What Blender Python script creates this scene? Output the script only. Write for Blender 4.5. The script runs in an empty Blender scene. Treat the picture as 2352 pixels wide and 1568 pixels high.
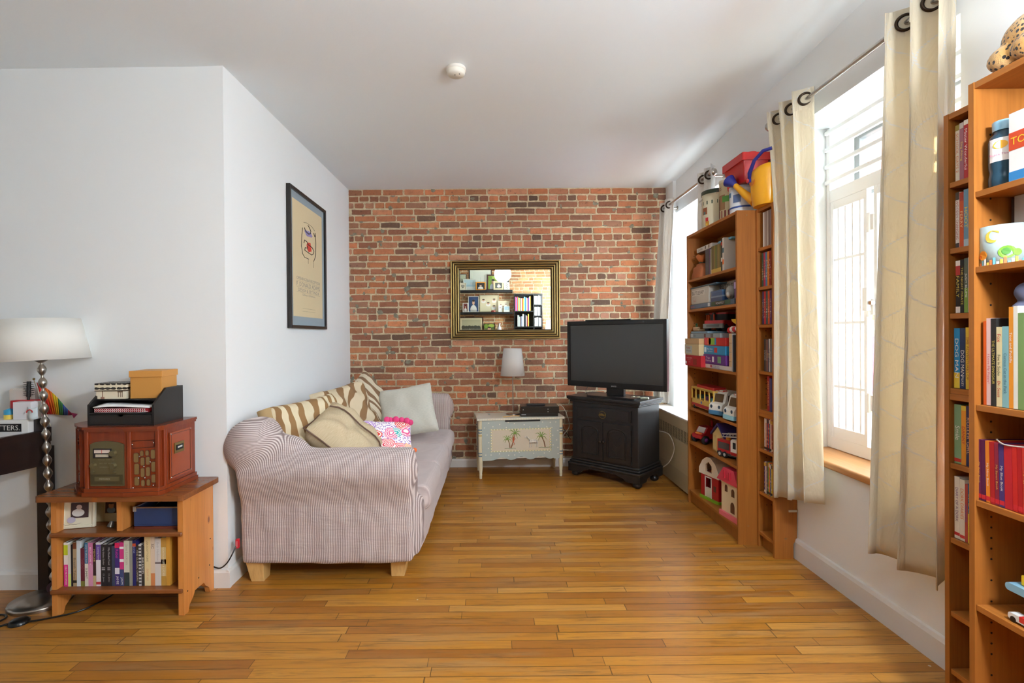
import bpy, math, random
from mathutils import Matrix, Vector
pi = math.pi
SC = bpy.context.scene
COL = SC.collection

# ------------------------------------------------------------------ camera
def make_camera():
    pitch, roll, yaw = 0.0061, 0.0080155, 0.003382
    fw = Vector((math.sin(yaw)*math.cos(pitch), math.cos(yaw)*math.cos(pitch), -math.sin(pitch)))
    r = Vector((math.cos(yaw), -math.sin(yaw), 0.0)); u = r.cross(fw)
    r2 = r*math.cos(roll)-u*math.sin(roll); u2 = u*math.cos(roll)+r*math.sin(roll)
    cd = bpy.data.cameras.new('camera'); cam = bpy.data.objects.new('camera', cd); COL.objects.link(cam)
    cd.sensor_fit = 'HORIZONTAL'; cd.sensor_width = 36.0; cd.lens = 1180/2352*36
    cd.shift_x = (1176-1141.6)/2352; cd.shift_y = -(784-777.5)/2352
    cd.clip_start = 0.02; cd.clip_end = 200
    m = Matrix.Identity(4)
    for i in range(3):
        m[i][0] = r2[i]; m[i][1] = u2[i]; m[i][2] = -fw[i]
    m.translation = Vector((0, 0, 1.29)); cam.matrix_world = m
    SC.camera = cam
make_camera()

# ------------------------------------------------------------------ world, sun, exposure
W = bpy.data.worlds.new('sky'); SC.world = W; W.use_nodes = True
bg = W.node_tree.nodes['Background']
bg.inputs[0].default_value = (0.74, 0.86, 1.0, 1); bg.inputs[1].default_value = 11.0
sl = bpy.data.lights.new('sun', 'SUN'); sl.energy = 40.0; sl.angle = 0.01; sl.color = (1.0, 0.94, 0.84)
so = bpy.data.objects.new('sun', sl); COL.objects.link(so)
so.rotation_euler = Vector((-0.28, -0.60, -0.22)).to_track_quat('-Z', 'Y').to_euler()
SC.view_settings.view_transform = 'Standard'; SC.view_settings.look = 'None'
SC.view_settings.gamma = 1.0; SC.view_settings.use_curve_mapping = False
SC.view_settings.exposure = 0.93
SC.cycles.use_denoising = True; SC.cycles.use_adaptive_sampling = True; SC.cycles.adaptive_threshold = 0.025
SC.cycles.max_bounces = 10; SC.cycles.diffuse_bounces = 6; SC.cycles.glossy_bounces = 4
SC.cycles.transmission_bounces = 6; SC.cycles.transparent_max_bounces = 12
SC.cycles.sample_clamp_indirect = 6.0; SC.cycles.blur_glossy = 0.5
SC.cycles.caustics_reflective = False; SC.cycles.caustics_refractive = False

# ------------------------------------------------------------------ materials
def lin(c):
    o = []
    for v in c[:3]:
        v = v/255.0
        o.append(v/12.92 if v <= 0.04045 else ((v+0.055)/1.055)**2.4)
    return (o[0], o[1], o[2], 1.0)
_mc = {}
def base(name):
    m = bpy.data.materials.new(name); m.use_nodes = True
    nt = m.node_tree; return m, nt, nt.nodes['Principled BSDF']
def C(c, rough=0.5, metal=0.0, name=None, spec=0.5, coat=0.0):
    k = (tuple(c), rough, metal, spec, coat)
    if k in _mc: return _mc[k]
    m, nt, b = base(name or 'paint_%d_%d_%d' % tuple(int(x) for x in c[:3]))
    b.inputs['Base Color'].default_value = lin(c); b.inputs['Roughness'].default_value = rough
    b.inputs['Metallic'].default_value = metal; b.inputs['Specular IOR Level'].default_value = spec
    b.inputs['Coat Weight'].default_value = coat
    # faint procedural mottling so no surface is perfectly flat
    n = nt.nodes.new('ShaderNodeTexNoise'); n.inputs['Scale'].default_value = 35
    bp = nt.nodes.new('ShaderNodeBump'); bp.inputs['Strength'].default_value = 0.03; bp.inputs['Distance'].default_value = 0.002
    nt.links.new(n.outputs[0], bp.inputs['Height']); nt.links.new(bp.outputs[0], b.inputs['Normal'])
    _mc[k] = m; return m
class G:
    """small node-graph helper"""
    def __init__(s, nt): s.nt = nt
    def n(s, t, **kw):
        nd = s.nt.nodes.new(t)
        for k, v in kw.items(): setattr(nd, k, v)
        return nd
    def l(s, a, b): s.nt.links.new(a, b)
    def put(s, sock, v):
        if hasattr(v, 'is_output') or isinstance(v, bpy.types.NodeSocket): s.l(v, sock)
        else: sock.default_value = v
    def m(s, op, a, b=None, c=None, clamp=False):
        nd = s.n('ShaderNodeMath', operation=op, use_clamp=clamp)
        s.put(nd.inputs[0], a)
        if b is not None: s.put(nd.inputs[1], b)
        if c is not None: s.put(nd.inputs[2], c)
        return nd.outputs[0]
    def mix(s, f, a, b, mode='MIX'):
        nd = s.n('ShaderNodeMix', data_type='RGBA', blend_type=mode)
        s.put(nd.inputs[0], f)
        s.put(nd.inputs[6], a); s.put(nd.inputs[7], b)
        return nd.outputs[2]
    def coord(s, which='Object'):
        return s.n('ShaderNodeTexCoord').outputs[which]
    def map(s, v, scale=(1, 1, 1), loc=(0, 0, 0), rot=(0, 0, 0)):
        nd = s.n('ShaderNodeMapping'); s.l(v, nd.inputs[0])
        nd.inputs['Scale'].default_value = scale; nd.inputs['Location'].default_value = loc; nd.inputs['Rotation'].default_value = rot
        return nd.outputs[0]
    def sep(s, v):
        nd = s.n('ShaderNodeSeparateXYZ'); s.l(v, nd.inputs[0]); return nd.outputs
    def comb(s, x, y, z):
        nd = s.n('ShaderNodeCombineXYZ')
        for i, q in enumerate((x, y, z)): s.put(nd.inputs[i], q)
        return nd.outputs[0]
    def noise(s, v, scale, detail=3, rough=0.5, dist=0.0):
        nd = s.n('ShaderNodeTexNoise'); s.l(v, nd.inputs['Vector'])
        nd.inputs['Scale'].default_value = scale; nd.inputs['Detail'].default_value = detail
        nd.inputs['Roughness'].default_value = rough; nd.inputs['Distortion'].default_value = dist
        return nd.outputs[0]
    def ramp(s, f, stops, interp='LINEAR'):
        nd = s.n('ShaderNodeValToRGB'); nd.color_ramp.interpolation = interp
        e = nd.color_ramp.elements
        while len(e) < len(stops): e.new(0.5)
        for i, (p, c) in enumerate(stops):
            e[i].position = p; e[i].color = c if len(c) == 4 else lin(c)
        s.l(f, nd.inputs[0]); return nd.outputs[0]
    def bump(s, h, strength=0.3, dist=0.01, normal=None):
        nd = s.n('ShaderNodeBump'); nd.inputs['Strength'].default_value = strength; nd.inputs['Distance'].default_value = dist
        s.l(h, nd.inputs['Height'])
        if normal is not None: s.l(normal, nd.inputs['Normal'])
        return nd.outputs[0]
def wn(g, v, dim='3D'):
    nd = g.n('ShaderNodeTexWhiteNoise', noise_dimensions=dim)
    g.l(v, nd.inputs['Vector']); return nd.outputs

def mat_wall(name, col, b=0.12):
    m, nt, bs = base(name); g = G(nt); v = g.coord()
    n1 = g.noise(v, 3.0, 4); c = g.mix(g.m('MULTIPLY', n1, 0.06), lin(col), (1, 1, 1, 1))
    g.l(c, bs.inputs['Base Color']); bs.inputs['Roughness'].default_value = 0.65; bs.inputs['Specular IOR Level'].default_value = 0.3
    n2 = g.noise(v, 60, 5); n3 = g.noise(v, 2.2, 3)
    h = g.m('ADD', g.m('MULTIPLY', n2, 0.25), g.m('MULTIPLY', n3, 1.5))
    g.l(g.bump(h, b, 0.01), bs.inputs['Normal']); return m
M_wall = mat_wall('plaster_white', (232, 235, 235))
M_ceil = mat_wall('plaster_ceiling', (231, 240, 245), 0.2)
M_trim = C((222, 221, 218), 0.35, name='gloss_white_trim')

def mat_floor():
    m, nt, bs = base('oak_strip_floor'); g = G(nt); v = g.coord()
    x, y, z = g.sep(v)
    wv = g.m('MULTIPLY', g.m('SUBTRACT', g.noise(g.map(v, (0.4, 0.4, 0.4)), 1.0, 1), 0.5), 0.02)
    yy = g.m('DIVIDE', g.m('ADD', y, wv), 0.057)
    row = g.m('FLOOR', yy); fy = g.m('FRACT', yy)
    r1 = wn(g, g.comb(row, 3.1, 0.0))[0]
    xx = g.m('DIVIDE', g.m('ADD', x, g.m('MULTIPLY', r1, 3.0)), g.m('ADD', 0.55, g.m('MULTIPLY', r1, 0.45)))
    cl = g.m('FLOOR', xx); fx = g.m('FRACT', xx)
    rnd = wn(g, g.comb(row, cl, 1.7)); r2 = rnd[0]
    r3 = wn(g, g.comb(cl, row, 9.2))[0]
    tone = g.ramp(r2, [(0.0, (150, 92, 28)), (0.22, (166, 106, 32)), (0.5, (178, 118, 36)), (0.78, (190, 130, 44)), (1.0, (198, 142, 64))])
    gv = g.comb(g.m('ADD', g.m('MULTIPLY', x, 2.2), g.m('MULTIPLY', r3, 37.0)), g.m('MULTIPLY', y, 60.0), r3)
    grain = g.noise(gv, 2.0, 5, 0.65, 0.6)
    tone = g.mix(g.ramp(grain, [(0.35, (0, 0, 0)), (0.7, (255, 255, 255))]), tone, g.mix(0.45, tone, lin((138, 84, 30))))
    # worn, greyed patches along the grain
    wear = g.noise(g.comb(g.m('MULTIPLY', x, 1.1), g.m('MULTIPLY', y, 9.0), 0.0), 1.6, 6, 0.7, 0.3)
    big = g.noise(g.map(v, (0.7, 0.7, 1)), 1.3, 2)
    wf = g.m('MULTIPLY', g.ramp(wear, [(0.47, (0, 0, 0)), (0.64, (255, 255, 255))]), g.ramp(big, [(0.33, (30, 30, 30)), (0.60, (215, 215, 215))]))
    tone = g.mix(g.m('MULTIPLY', wf, 0.85), tone, lin((158, 128, 88)))
    dk = g.noise(g.comb(g.m('MULTIPLY', x, 2.0), g.m('MULTIPLY', y, 22.0), 4.0), 2.4, 5, 0.7, 0.5)
    tone = g.mix(g.m('MULTIPLY', g.ramp(dk, [(0.52, (0, 0, 0)), (0.70, (255, 255, 255))]), 0.62), tone, lin((98, 66, 34)))
    ey = g.m('MINIMUM', fy, g.m('SUBTRACT', 1.0, fy)); ex = g.m('MULTIPLY', g.m('MINIMUM', fx, g.m('SUBTRACT', 1.0, fx)), 12.0)
    edge = g.m('MINIMUM', ey, ex)
    gap = g.m('LESS_THAN', edge, g.m('ADD', 0.014, g.m('MULTIPLY', r3, 0.03)))
    tone = g.mix(g.m('MULTIPLY', gap, 0.72), tone, lin((52, 32, 14)))
    sp = g.n('ShaderNodeTexVoronoi'); g.l(v, sp.inputs['Vector']); sp.inputs['Scale'].default_value = 5.0
    spot = g.m('MULTIPLY', g.m('LESS_THAN', sp.outputs['Distance'], 0.028), g.m('GREATER_THAN', g.noise(v, 3.3, 1), 0.55))
    tone = g.mix(g.m('MULTIPLY', spot, 0.8), tone, lin((215, 205, 195)))
    g.l(tone, bs.inputs['Base Color'])
    g.l(g.m('ADD', 0.27, g.m('MULTIPLY', g.m('ADD', wear, wf), 0.22)), bs.inputs['Roughness'])
    bs.inputs['Specular IOR Level'].default_value = 0.5
    h = g.m('SUBTRACT', g.m('ADD', g.m('MULTIPLY', grain, 0.12), g.m('MULTIPLY', r2, 0.35)), gap)
    g.l(g.bump(h, 0.22, 0.003), bs.inputs['Normal']); return m
M_floor = mat_floor()

def mat_brick():
    m, nt, bs = base('old_red_brick'); g = G(nt); v = g.coord()
    a = g.n('ShaderNodeVertexColor', layer_name='Col').outputs[0]
    n = g.noise(v, 14, 5, 0.65); n2 = g.noise(v, 70, 4, 0.7)
    c = g.mix(g.m('MULTIPLY', g.ramp(n, [(0.45, (0, 0, 0)), (0.75, (255, 255, 255))]), 0.5), a, lin((118, 76, 52)))
    c = g.mix(g.m('MULTIPLY', g.ramp(n2, [(0.58, (0, 0, 0)), (0.72, (255, 255, 255))]), 0.4), c, lin((196, 158, 128)))
    c = g.mix(g.m('MULTIPLY', g.ramp(g.noise(v, 40, 3), [(0.62, (0, 0, 0)), (0.7, (255, 255, 255))]), 0.5), c, lin((62, 40, 28)))
    g.l(c, bs.inputs['Base Color']); bs.inputs['Roughness'].default_value = 0.55; bs.inputs['Specular IOR Level'].default_value = 0.4
    g.l(g.bump(g.m('ADD', n, n2), 0.6, 0.006), bs.inputs['Normal']); return m
def mat_mortar(name, c1, c2):
    m, nt, bs = base(name); g = G(nt); v = g.coord()
    n = g.noise(v, 26, 5, 0.7); c = g.ramp(n, [(0.3, c2), (0.6, c1)])
    g.l(c, bs.inputs['Base Color']); bs.inputs['Roughness'].default_value = 0.85
    g.l(g.bump(g.m('ADD', n, g.noise(v, 120, 3)), 0.9, 0.012), bs.inputs['Normal']); return m
M_brick = mat_brick()
M_mortar = mat_mortar('lime_mortar', (226, 213, 182), (186, 168, 132))
M_cement = mat_mortar('cement_patch', (150, 148, 130), (112, 108, 90))

def mat_wood(name, c1, c2, axis=2, scale=1.0, rough=0.35, spec=0.5, knots=False, flat=0, contrast=1.0, ringdark=None):
    m, nt, bs = base(name); g = G(nt); v = g.coord()
    st = [14.0, 14.0, 14.0]; st[axis] = 0.8
    mv = g.map(v, tuple(q*scale for q in st), rot=(0.02, 0.03, 0.01))
    n = g.noise(mv, 1.6, 5, 0.6, 0.8)
    c = g.ramp(n, [(0.5-0.22/contrast, c1), (0.5+0.22/contrast, c2)])
    st2 = [60.0, 60.0, 60.0]; st2[axis] = 2.0
    n2 = g.noise(g.map(v, tuple(st2)), 2.0, 3)
    c = g.mix(g.m('MULTIPLY', g.ramp(n2, [(0.45, (0, 0, 0)), (0.7, (255, 255, 255))]), 0.25), c, lin(tuple(q*0.72 for q in c1)))
    if knots:
        sc = [13.0, 13.0, 13.0]; sc[axis] = 7.0; sc[flat] = 0.0
        vo = g.n('ShaderNodeTexVoronoi'); g.l(g.map(v, tuple(sc)), vo.inputs['Vector']); vo.inputs['Scale'].default_value = 1.0
        k = g.m('LESS_THAN', vo.outputs['Distance'], 0.15); k2 = g.m('LESS_THAN', vo.outputs['Distance'], 0.10)
        sel = g.m('GREATER_THAN', g.sep(vo.outputs['Color'])[0], 0.55)
        c = g.mix(g.m('MULTIPLY', g.m('MULTIPLY', k, sel), 0.55), c, lin((150, 78, 28)))
        c = g.mix(g.m('MULTIPLY', g.m('MULTIPLY', k2, sel), 0.8), c, lin((112, 48, 20)))
    g.l(c, bs.inputs['Base Color']); bs.inputs['Roughness'].default_value = rough; bs.inputs['Specular IOR Level'].default_value = spec
    g.l(g.bump(n2, 0.08, 0.003), bs.inputs['Normal']); return m
M_case = mat_wood('honey_veneer', (152, 92, 36), (172, 108, 46), 2, 1.0, 0.4, 0.4, contrast=0.7)
M_caseh = mat_wood('honey_veneer_shelf', (160, 97, 38), (178, 112, 49), 1, 1.0, 0.4, 0.4, contrast=0.7)
M_pine = mat_wood('knotty_pine', (196, 120, 54), (214, 144, 76), 2, 1.0, 0.3, knots=True)
M_pined = mat_wood('stained_pine', (122, 68, 34), (146, 88, 46), 0, 1.0, 0.25, knots=True, flat=2)
M_cherry = mat_wood('cherry_veneer', (112, 42, 18), (136, 56, 24), 2, 1.0, 0.22)
M_cherryd = mat_wood('cherry_moulding', (112, 46, 22), (136, 60, 28), 0, 1.0, 0.2)
M_sill = mat_wood('oak_sill', (186, 128, 70), (206, 152, 96), 1, 1.0, 0.35)
M_maple = mat_wood('maple_leg', (206, 164, 100), (218, 180, 118), 2, 1.0, 0.25)
M_black = mat_wood('black_paint', (30, 29, 30), (42, 40, 39), 2, 1.0, 0.32)
M_espresso = mat_wood('espresso_wood', (30, 18, 16), (40, 24, 20), 1, 1.0, 0.35)
M_blockw = mat_wood('raw_birch', (214, 180, 134), (226, 196, 152), 1, 1.0, 0.5)

def mat_knit():
    m, nt, bs = base('ribbed_stretch_knit'); g = G(nt); v = g.coord(); x, y, z = g.sep(v)
    geo = g.n('ShaderNodeNewGeometry'); wx, wy, wz = g.sep(geo.outputs['Position'])
    n = g.m('MULTIPLY', g.m('SUBTRACT', g.noise(geo.outputs['Position'], 5.0, 2), 0.5), 0.02)
    isarm = g.m('MAXIMUM', g.m('LESS_THAN', wy, 2.89), g.m('GREATER_THAN', wy, 4.62))
    # on the rolled end at the wall corner the ribs run round the roll
    dx = g.m('SUBTRACT', wx, -1.27); dz = g.m('SUBTRACT', wz, 0.30)
    rad = g.m('SQRT', g.m('ADD', g.m('MULTIPLY', dx, dx), g.m('MULTIPLY', dz, dz)))
    roll = g.m('MULTIPLY', g.m('MULTIPLY', g.m('SUBTRACT', wz, 0.58), 5.0, clamp=True), g.m('MULTIPLY', g.m('SUBTRACT', -1.02, wx), 5.0, clamp=True), clamp=True)
    sx = g.m('ADD', g.m('MULTIPLY', dx, g.m('SUBTRACT', 1.0, roll)), g.m('MULTIPLY', g.m('SUBTRACT', rad, 0.30), roll))
    s = g.m('ADD', g.m('ADD', g.m('MULTIPLY', isarm, sx), g.m('MULTIPLY', g.m('SUBTRACT', 1.0, isarm), wy)), n)
    st = g.m('MULTIPLY', g.m('ADD', g.m('SINE', g.m('MULTIPLY', s, 2*pi/0.009)), 1.0), 0.5)
    da = g.m('MULTIPLY', g.m('ADD', g.m('SINE', g.m('MULTIPLY', wz, 2*pi/0.0075)), 1.0), 0.5)
    f = g.m('MULTIPLY', st, g.m('ADD', 0.72, g.m('MULTIPLY', da, 0.28)))
    soft = g.m('ADD', 0.35, g.m('MULTIPLY', isarm, 0.65))
    f = g.m('ADD', g.m('MULTIPLY', f, soft), g.m('MULTIPLY', g.m('SUBTRACT', 1.0, soft), 0.55))
    c = g.mix(f, lin((134, 115, 113)), lin((226, 214, 210)))
    g.l(c, bs.inputs['Base Color']); bs.inputs['Roughness'].default_value = 0.9; bs.inputs['Specular IOR Level'].default_value = 0.15
    bs.inputs['Sheen Weight'].default_value = 0.15
    wr = g.noise(g.map(geo.outputs['Position'], (3, 3, 9)), 1.6, 4, 0.6, 0.8)
    g.l(g.bump(g.m('ADD', g.m('MULTIPLY', st, 0.06), g.m('MULTIPLY', wr, 0.9)), 0.35, 0.02), bs.inputs['Normal']); return m
M_knit = mat_knit()

def mat_curtain(name, c1, trans=0.5):
    m, nt, bs = base(name); g = G(nt); uv = g.coord('UV'); u, vv, _ = g.sep(uv)
    Wd, P = 0.21, 0.29
    a = g.m('MULTIPLY', g.m('COSINE', g.m('MULTIPLY', vv, 2*pi/P)), Wd*0.47)
    mu = g.m('FLOORED_MODULO', u, 2*Wd)
    d = g.m('MINIMUM', g.m('ABSOLUTE', g.m('SUBTRACT', mu, a)), g.m('ABSOLUTE', g.m('SUBTRACT', mu, g.m('SUBTRACT', Wd, a))))
    d = g.m('MINIMUM', d, g.m('ABSOLUTE', g.m('SUBTRACT', g.m('SUBTRACT', mu, 2*Wd), a)))
    line = g.m('LESS_THAN', d, 0.0085)
    dash = g.m('GREATER_THAN', g.m('SINE', g.m('MULTIPLY', g.m('ADD', vv, g.m('MULTIPLY', u, 0.3)), 2*pi/0.011)), -0.5)
    line = g.m('MULTIPLY', line, dash)
    c = g.mix(g.m('MULTIPLY', line, 1.0), lin(c1), lin((255, 254, 250)))
    c2 = g.mix(g.m('MULTIPLY', line, 0.75), lin((c1[0]*.97, c1[1]*.94, c1[2]*.90)), lin((104, 94, 72)))
    n = g.noise(g.comb(g.m('MULTIPLY', u, 200.0), g.m('MULTIPLY', vv, 8.0), 0.0), 1.0, 2)
    wr = g.noise(g.comb(g.m('MULTIPLY', u, 4.0), g.m('MULTIPLY', vv, 1.3), 0.0), 2.2, 4, 0.6, 1.0)
    nb = g.bump(g.m('ADD', g.m('MULTIPLY', n, 0.03), g.m('ADD', g.m('MULTIPLY', line, 0.15), wr)), 0.5, 0.03)
    g.l(c, bs.inputs['Base Color']); bs.inputs['Roughness'].default_value = 0.42; bs.inputs['Specular IOR Level'].default_value = 0.45
    bs.inputs['Sheen Weight'].default_value = 0.25
    g.l(nb, bs.inputs['Normal'])
    tr = g.n('ShaderNodeBsdfTranslucent'); g.l(c2, tr.inputs[0])
    mx = g.n('ShaderNodeMixShader'); mx.inputs[0].default_value = trans
    g.l(bs.outputs[0], mx.inputs[1]); g.l(tr.outputs[0], mx.inputs[2])
    g.l(mx.outputs[0], nt.nodes['Material Output'].inputs[0]); return m
M_curt = mat_curtain('embroidered_cream_satin', (226, 217, 194), 0.42)
M_curtg = mat_curtain('embroidered_pale_satin', (228, 227, 222), 0.25)

def mat_shade(name, c, t=0.35):
    m, nt, bs = base(name); g = G(nt); bs.inputs['Base Color'].default_value = lin(c); bs.inputs['Roughness'].default_value = 0.8
    n = g.noise(g.map(g.coord(), (40, 40, 300)), 2.0, 2); g.l(g.bump(n, 0.08, 0.003), bs.inputs['Normal'])
    tr = g.n('ShaderNodeBsdfTranslucent'); tr.inputs[0].default_value = lin(c)
    mx = g.n('ShaderNodeMixShader'); mx.inputs[0].default_value = t
    g.l(bs.outputs[0], mx.inputs[1]); g.l(tr.outputs[0], mx.inputs[2]); g.l(mx.outputs[0], nt.nodes['Material Output'].inputs[0]); return m
M_shade = mat_shade('linen_shade', (248, 246, 240)); M_shadew = mat_shade('white_shade', (242, 241, 238), 0.4)
M_steel = C((176, 168, 158), 0.3, 1.0, 'brushed_nickel'); M_chrome = C((200, 200, 200), 0.15, 1.0, 'chrome')
M_bronze = C((58, 46, 36), 0.35, 0.9, 'dark_bronze'); M_brass = C((150, 130, 80), 0.35, 0.9, 'aged_brass')
M_rod = C((196, 192, 186), 0.25, 0.85, 'satin_rod')
M_blk = C((14, 14, 15), 0.28, name='black_plastic'); M_blkm = C((18, 17, 17), 0.5, name='matt_black')
M_dark = C((8, 8, 9), 0.6, name='dark_gap'); M_white = C((236, 236, 234), 0.35, name='white_vinyl')
M_page = C((226, 220, 206), 0.8, name='book_pages'); M_paper = C((238, 237, 234), 0.7, name='white_paper')
def mat_glass(name, col=(1, 1, 1, 1), rough=0.0, alpha_mix=0.9):
    m, nt, bs = base(name); g = G(nt)
    t = g.n('ShaderNodeBsdfTransparent'); t.inputs[0].default_value = col
    gl = g.n('ShaderNodeBsdfGlossy'); gl.inputs['Roughness'].default_value = rough
    fr = g.n('ShaderNodeLayerWeight'); ff = g.m('ADD', .04, g.m('MULTIPLY', g.m('POWER', fr.outputs['Facing'], 5.0), .6))
    mx = g.n('ShaderNodeMixShader'); g.l(ff, mx.inputs[0]); g.l(t.outputs[0], mx.inputs[1]); g.l(gl.outputs[0], mx.inputs[2])
    g.l(mx.outputs[0], nt.nodes['Material Output'].inputs[0]); return m
M_glass = mat_glass('window_glass', (0.92, 0.95, 0.96, 1))
def mat_mirror():
    m, nt, bs = base('mirror_silver'); bs.inputs['Metallic'].default_value = 1; bs.inputs['Roughness'].default_value = 0.0
    bs.inputs['Base Color'].default_value = (0.66, 0.68, 0.62, 1); return m
M_mirror = mat_mirror()

# ------------------------------------------------------------------ mesh builder
_org = {}
_txt = {}
def glyphs(body):
    if body in _txt: return _txt[body]
    cu = bpy.data.curves.new('t', 'FONT'); cu.body = body; cu.size = 1.0; cu.resolution_u = 2
    ob = bpy.data.objects.new('t', cu); COL.objects.link(ob)
    me = ob.to_mesh()
    vs = [tuple(v.co) for v in me.vertices]; fs = [tuple(p.vertices) for p in me.polygons]
    ob.to_mesh_clear(); bpy.data.objects.remove(ob); bpy.data.curves.remove(cu)
    if vs:
        x0 = min(v[0] for v in vs); x1 = max(v[0] for v in vs); y0 = min(v[1] for v in vs); y1 = max(v[1] for v in vs)
    else: x0 = y0 = 0; x1 = y1 = 1
    _txt[body] = (vs, fs, x0, x1, y0, y1); return _txt[body]

class MB:
    def __init__(s): s.v = []; s.f = []; s.mi = []; s.sm = []; s.mats = []; s.uv = {}; s.T = None; s.col = {}
    def M(s, mat):
        if mat not in s.mats: s.mats.append(mat)
        return s.mats.index(mat)
    def add(s, vs, fs, mat, sm=False, uvs=None):
        o = len(s.v); k = s.M(mat)
        for i, v in enumerate(vs):
            v = Vector(v)
            if s.T is not None: v = s.T @ v
            s.v.append((v.x, v.y, v.z))
            if uvs: s.uv[o+i] = uvs[i]
        for f in fs: s.f.append(tuple(o+i for i in f)); s.mi.append(k); s.sm.append(sm)
        return o
    def box(s, x0, x1, y0, y1, z0, z1, mat):
        vs = [(x, y, z) for z in (z0, z1) for y in (y0, y1) for x in (x0, x1)]
        s.add(vs, [(0, 2, 3, 1), (4, 5, 7, 6), (0, 1, 5, 4), (2, 6, 7, 3), (0, 4, 6, 2), (1, 3, 7, 5)], mat)
    def rbox(s, x0, x1, y0, y1, z0, z1, mat, r=0.01, n=3, axis='z'):
        """box with rounded edges along one axis"""
        def poly(a0, a1, b0, b1):
            P = []
            for cx, cy, t0 in ((a1-r, b1-r, 0), (a0+r, b1-r, 90), (a0+r, b0+r, 180), (a1-r, b0+r, 270)):
                for i in range(n+1):
                    t = math.radians(t0+90*i/n); P.append((cx+r*math.cos(t), cy+r*math.sin(t)))
            return P
        if axis == 'z': s.prism(poly(x0, x1, y0, y1), 'z', z0, z1, mat)
        elif axis == 'x': s.prism(poly(y0, y1, z0, z1), 'x', x0, x1, mat)
        else: s.prism(poly(x0, x1, z0, z1), 'y', y0, y1, mat)
    def prism(s, poly, axis, a, b, mat, sm=False):
        n = len(poly)
        def P(p, h): return {'x': (h, p[0], p[1]), 'y': (p[0], h, p[1]), 'z': (p[0], p[1], h)}[axis]
        vs = [P(p, a) for p in poly]+[P(p, b) for p in poly]
        fs = [tuple(range(n)), tuple(range(2*n-1, n-1, -1))]
        s.add(vs, fs, mat); s.add(vs, [(i, (i+1) % n, n+(i+1) % n, n+i) for i in range(n)], mat, sm)
    def cyl(s, p0, p1, r0, mat, r1=None, n=14, sm=True, caps=True):
        p0 = Vector(p0); p1 = Vector(p1); r1 = r0 if r1 is None else r1
        d = (p1-p0).normalized(); a = d.orthogonal().normalized(); b = d.cross(a)
        vs = [p0+(a*math.cos(2*pi*i/n)+b*math.sin(2*pi*i/n))*r0 for i in range(n)]+[p1+(a*math.cos(2*pi*i/n)+b*math.sin(2*pi*i/n))*r1 for i in range(n)]
        s.add(vs, [(i, (i+1) % n, n+(i+1) % n, n+i) for i in range(n)], mat, sm)
        if caps: s.add(vs, [tuple(range(n-1, -1, -1)), tuple(range(n, 2*n))], mat)
    def tube(s, pts, r, mat, n=8):
        pts = [Vector(p) for p in pts]; vs = []; m = len(pts); a = None
        for i, p in enumerate(pts):
            d = (pts[min(i+1, m-1)]-pts[max(i-1, 0)]).normalized()
            a = d.orthogonal().normalized() if a is None else (a-d*a.dot(d)).normalized()
            b = d.cross(a); rr = r[i] if isinstance(r, (list, tuple)) else r
            vs += [p+(a*math.cos(2*pi*k/n)+b*math.sin(2*pi*k/n))*rr for k in range(n)]
        fs = [(i*n+k, i*n+(k+1) % n, (i+1)*n+(k+1) % n, (i+1)*n+k) for i in range(m-1) for k in range(n)]
        s.add(vs, fs, mat, True); s.add(vs[:n]+vs[-n:], [tuple(range(n-1, -1, -1)), tuple(range(n, 2*n))], mat)
    def lathe(s, c, prof, mat, n=24, axis='z', caps=True, sm=True, sweep=1.0):
        cx, cy, cz = c; vs = []
        for r, h in prof:
            for i in range(n):
                t = 2*pi*i/n; a, b = r*math.cos(t), r*math.sin(t)
                vs.append({'z': (cx+a, cy+b, cz+h), 'x': (cx+h, cy+a, cz+b), 'y': (cx+a, cy+h, cz+b)}[axis])
        fs = [(j*n+i, j*n+(i+1) % n, (j+1)*n+(i+1) % n, (j+1)*n+i) for j in range(len(prof)-1) for i in range(n)]
        s.add(vs, fs, mat, sm)
        if caps: s.add(vs[:n]+vs[-n:], [tuple(range(n-1, -1, -1)), tuple(range(n, 2*n))], mat)
    def ball(s, c, r, mat, nu=14, nv=9):
        if not isinstance(r, (tuple, list)): r = (r, r, r)
        vs = []
        for j in range(nv+1):
            p = pi*j/nv
            for i in range(nu):
                t = 2*pi*i/nu; vs.append((c[0]+r[0]*math.sin(p)*math.cos(t), c[1]+r[1]*math.sin(p)*math.sin(t), c[2]+r[2]*math.cos(p)))
        s.add(vs, [(j*nu+i, (j+1)*nu+i, (j+1)*nu+(i+1) % nu, j*nu+(i+1) % nu) for j in range(nv) for i in range(nu)], mat, True)
    def torus(s, c, R, r, mat, axis='z', n=24, k=8):
        vs = []
        for i in range(n):
            t = 2*pi*i/n
            for j in range(k):
                p = 2*pi*j/k; a = (R+r*math.cos(p))*math.cos(t); b = (R+r*math.cos(p))*math.sin(t); h = r*math.sin(p)
                d = {'z': (a, b, h), 'x': (h, a, b), 'y': (a, h, b)}[axis]; vs.append((c[0]+d[0], c[1]+d[1], c[2]+d[2]))
        s.add(vs, [(i*k+j, ((i+1) % n)*k+j, ((i+1) % n)*k+(j+1) % k, i*k+(j+1) % k) for i in range(n) for j in range(k)], mat, True)
    def quad(s, a, b, c, d, mat): s.add([a, b, c, d], [(0, 1, 2, 3)], mat)
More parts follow.
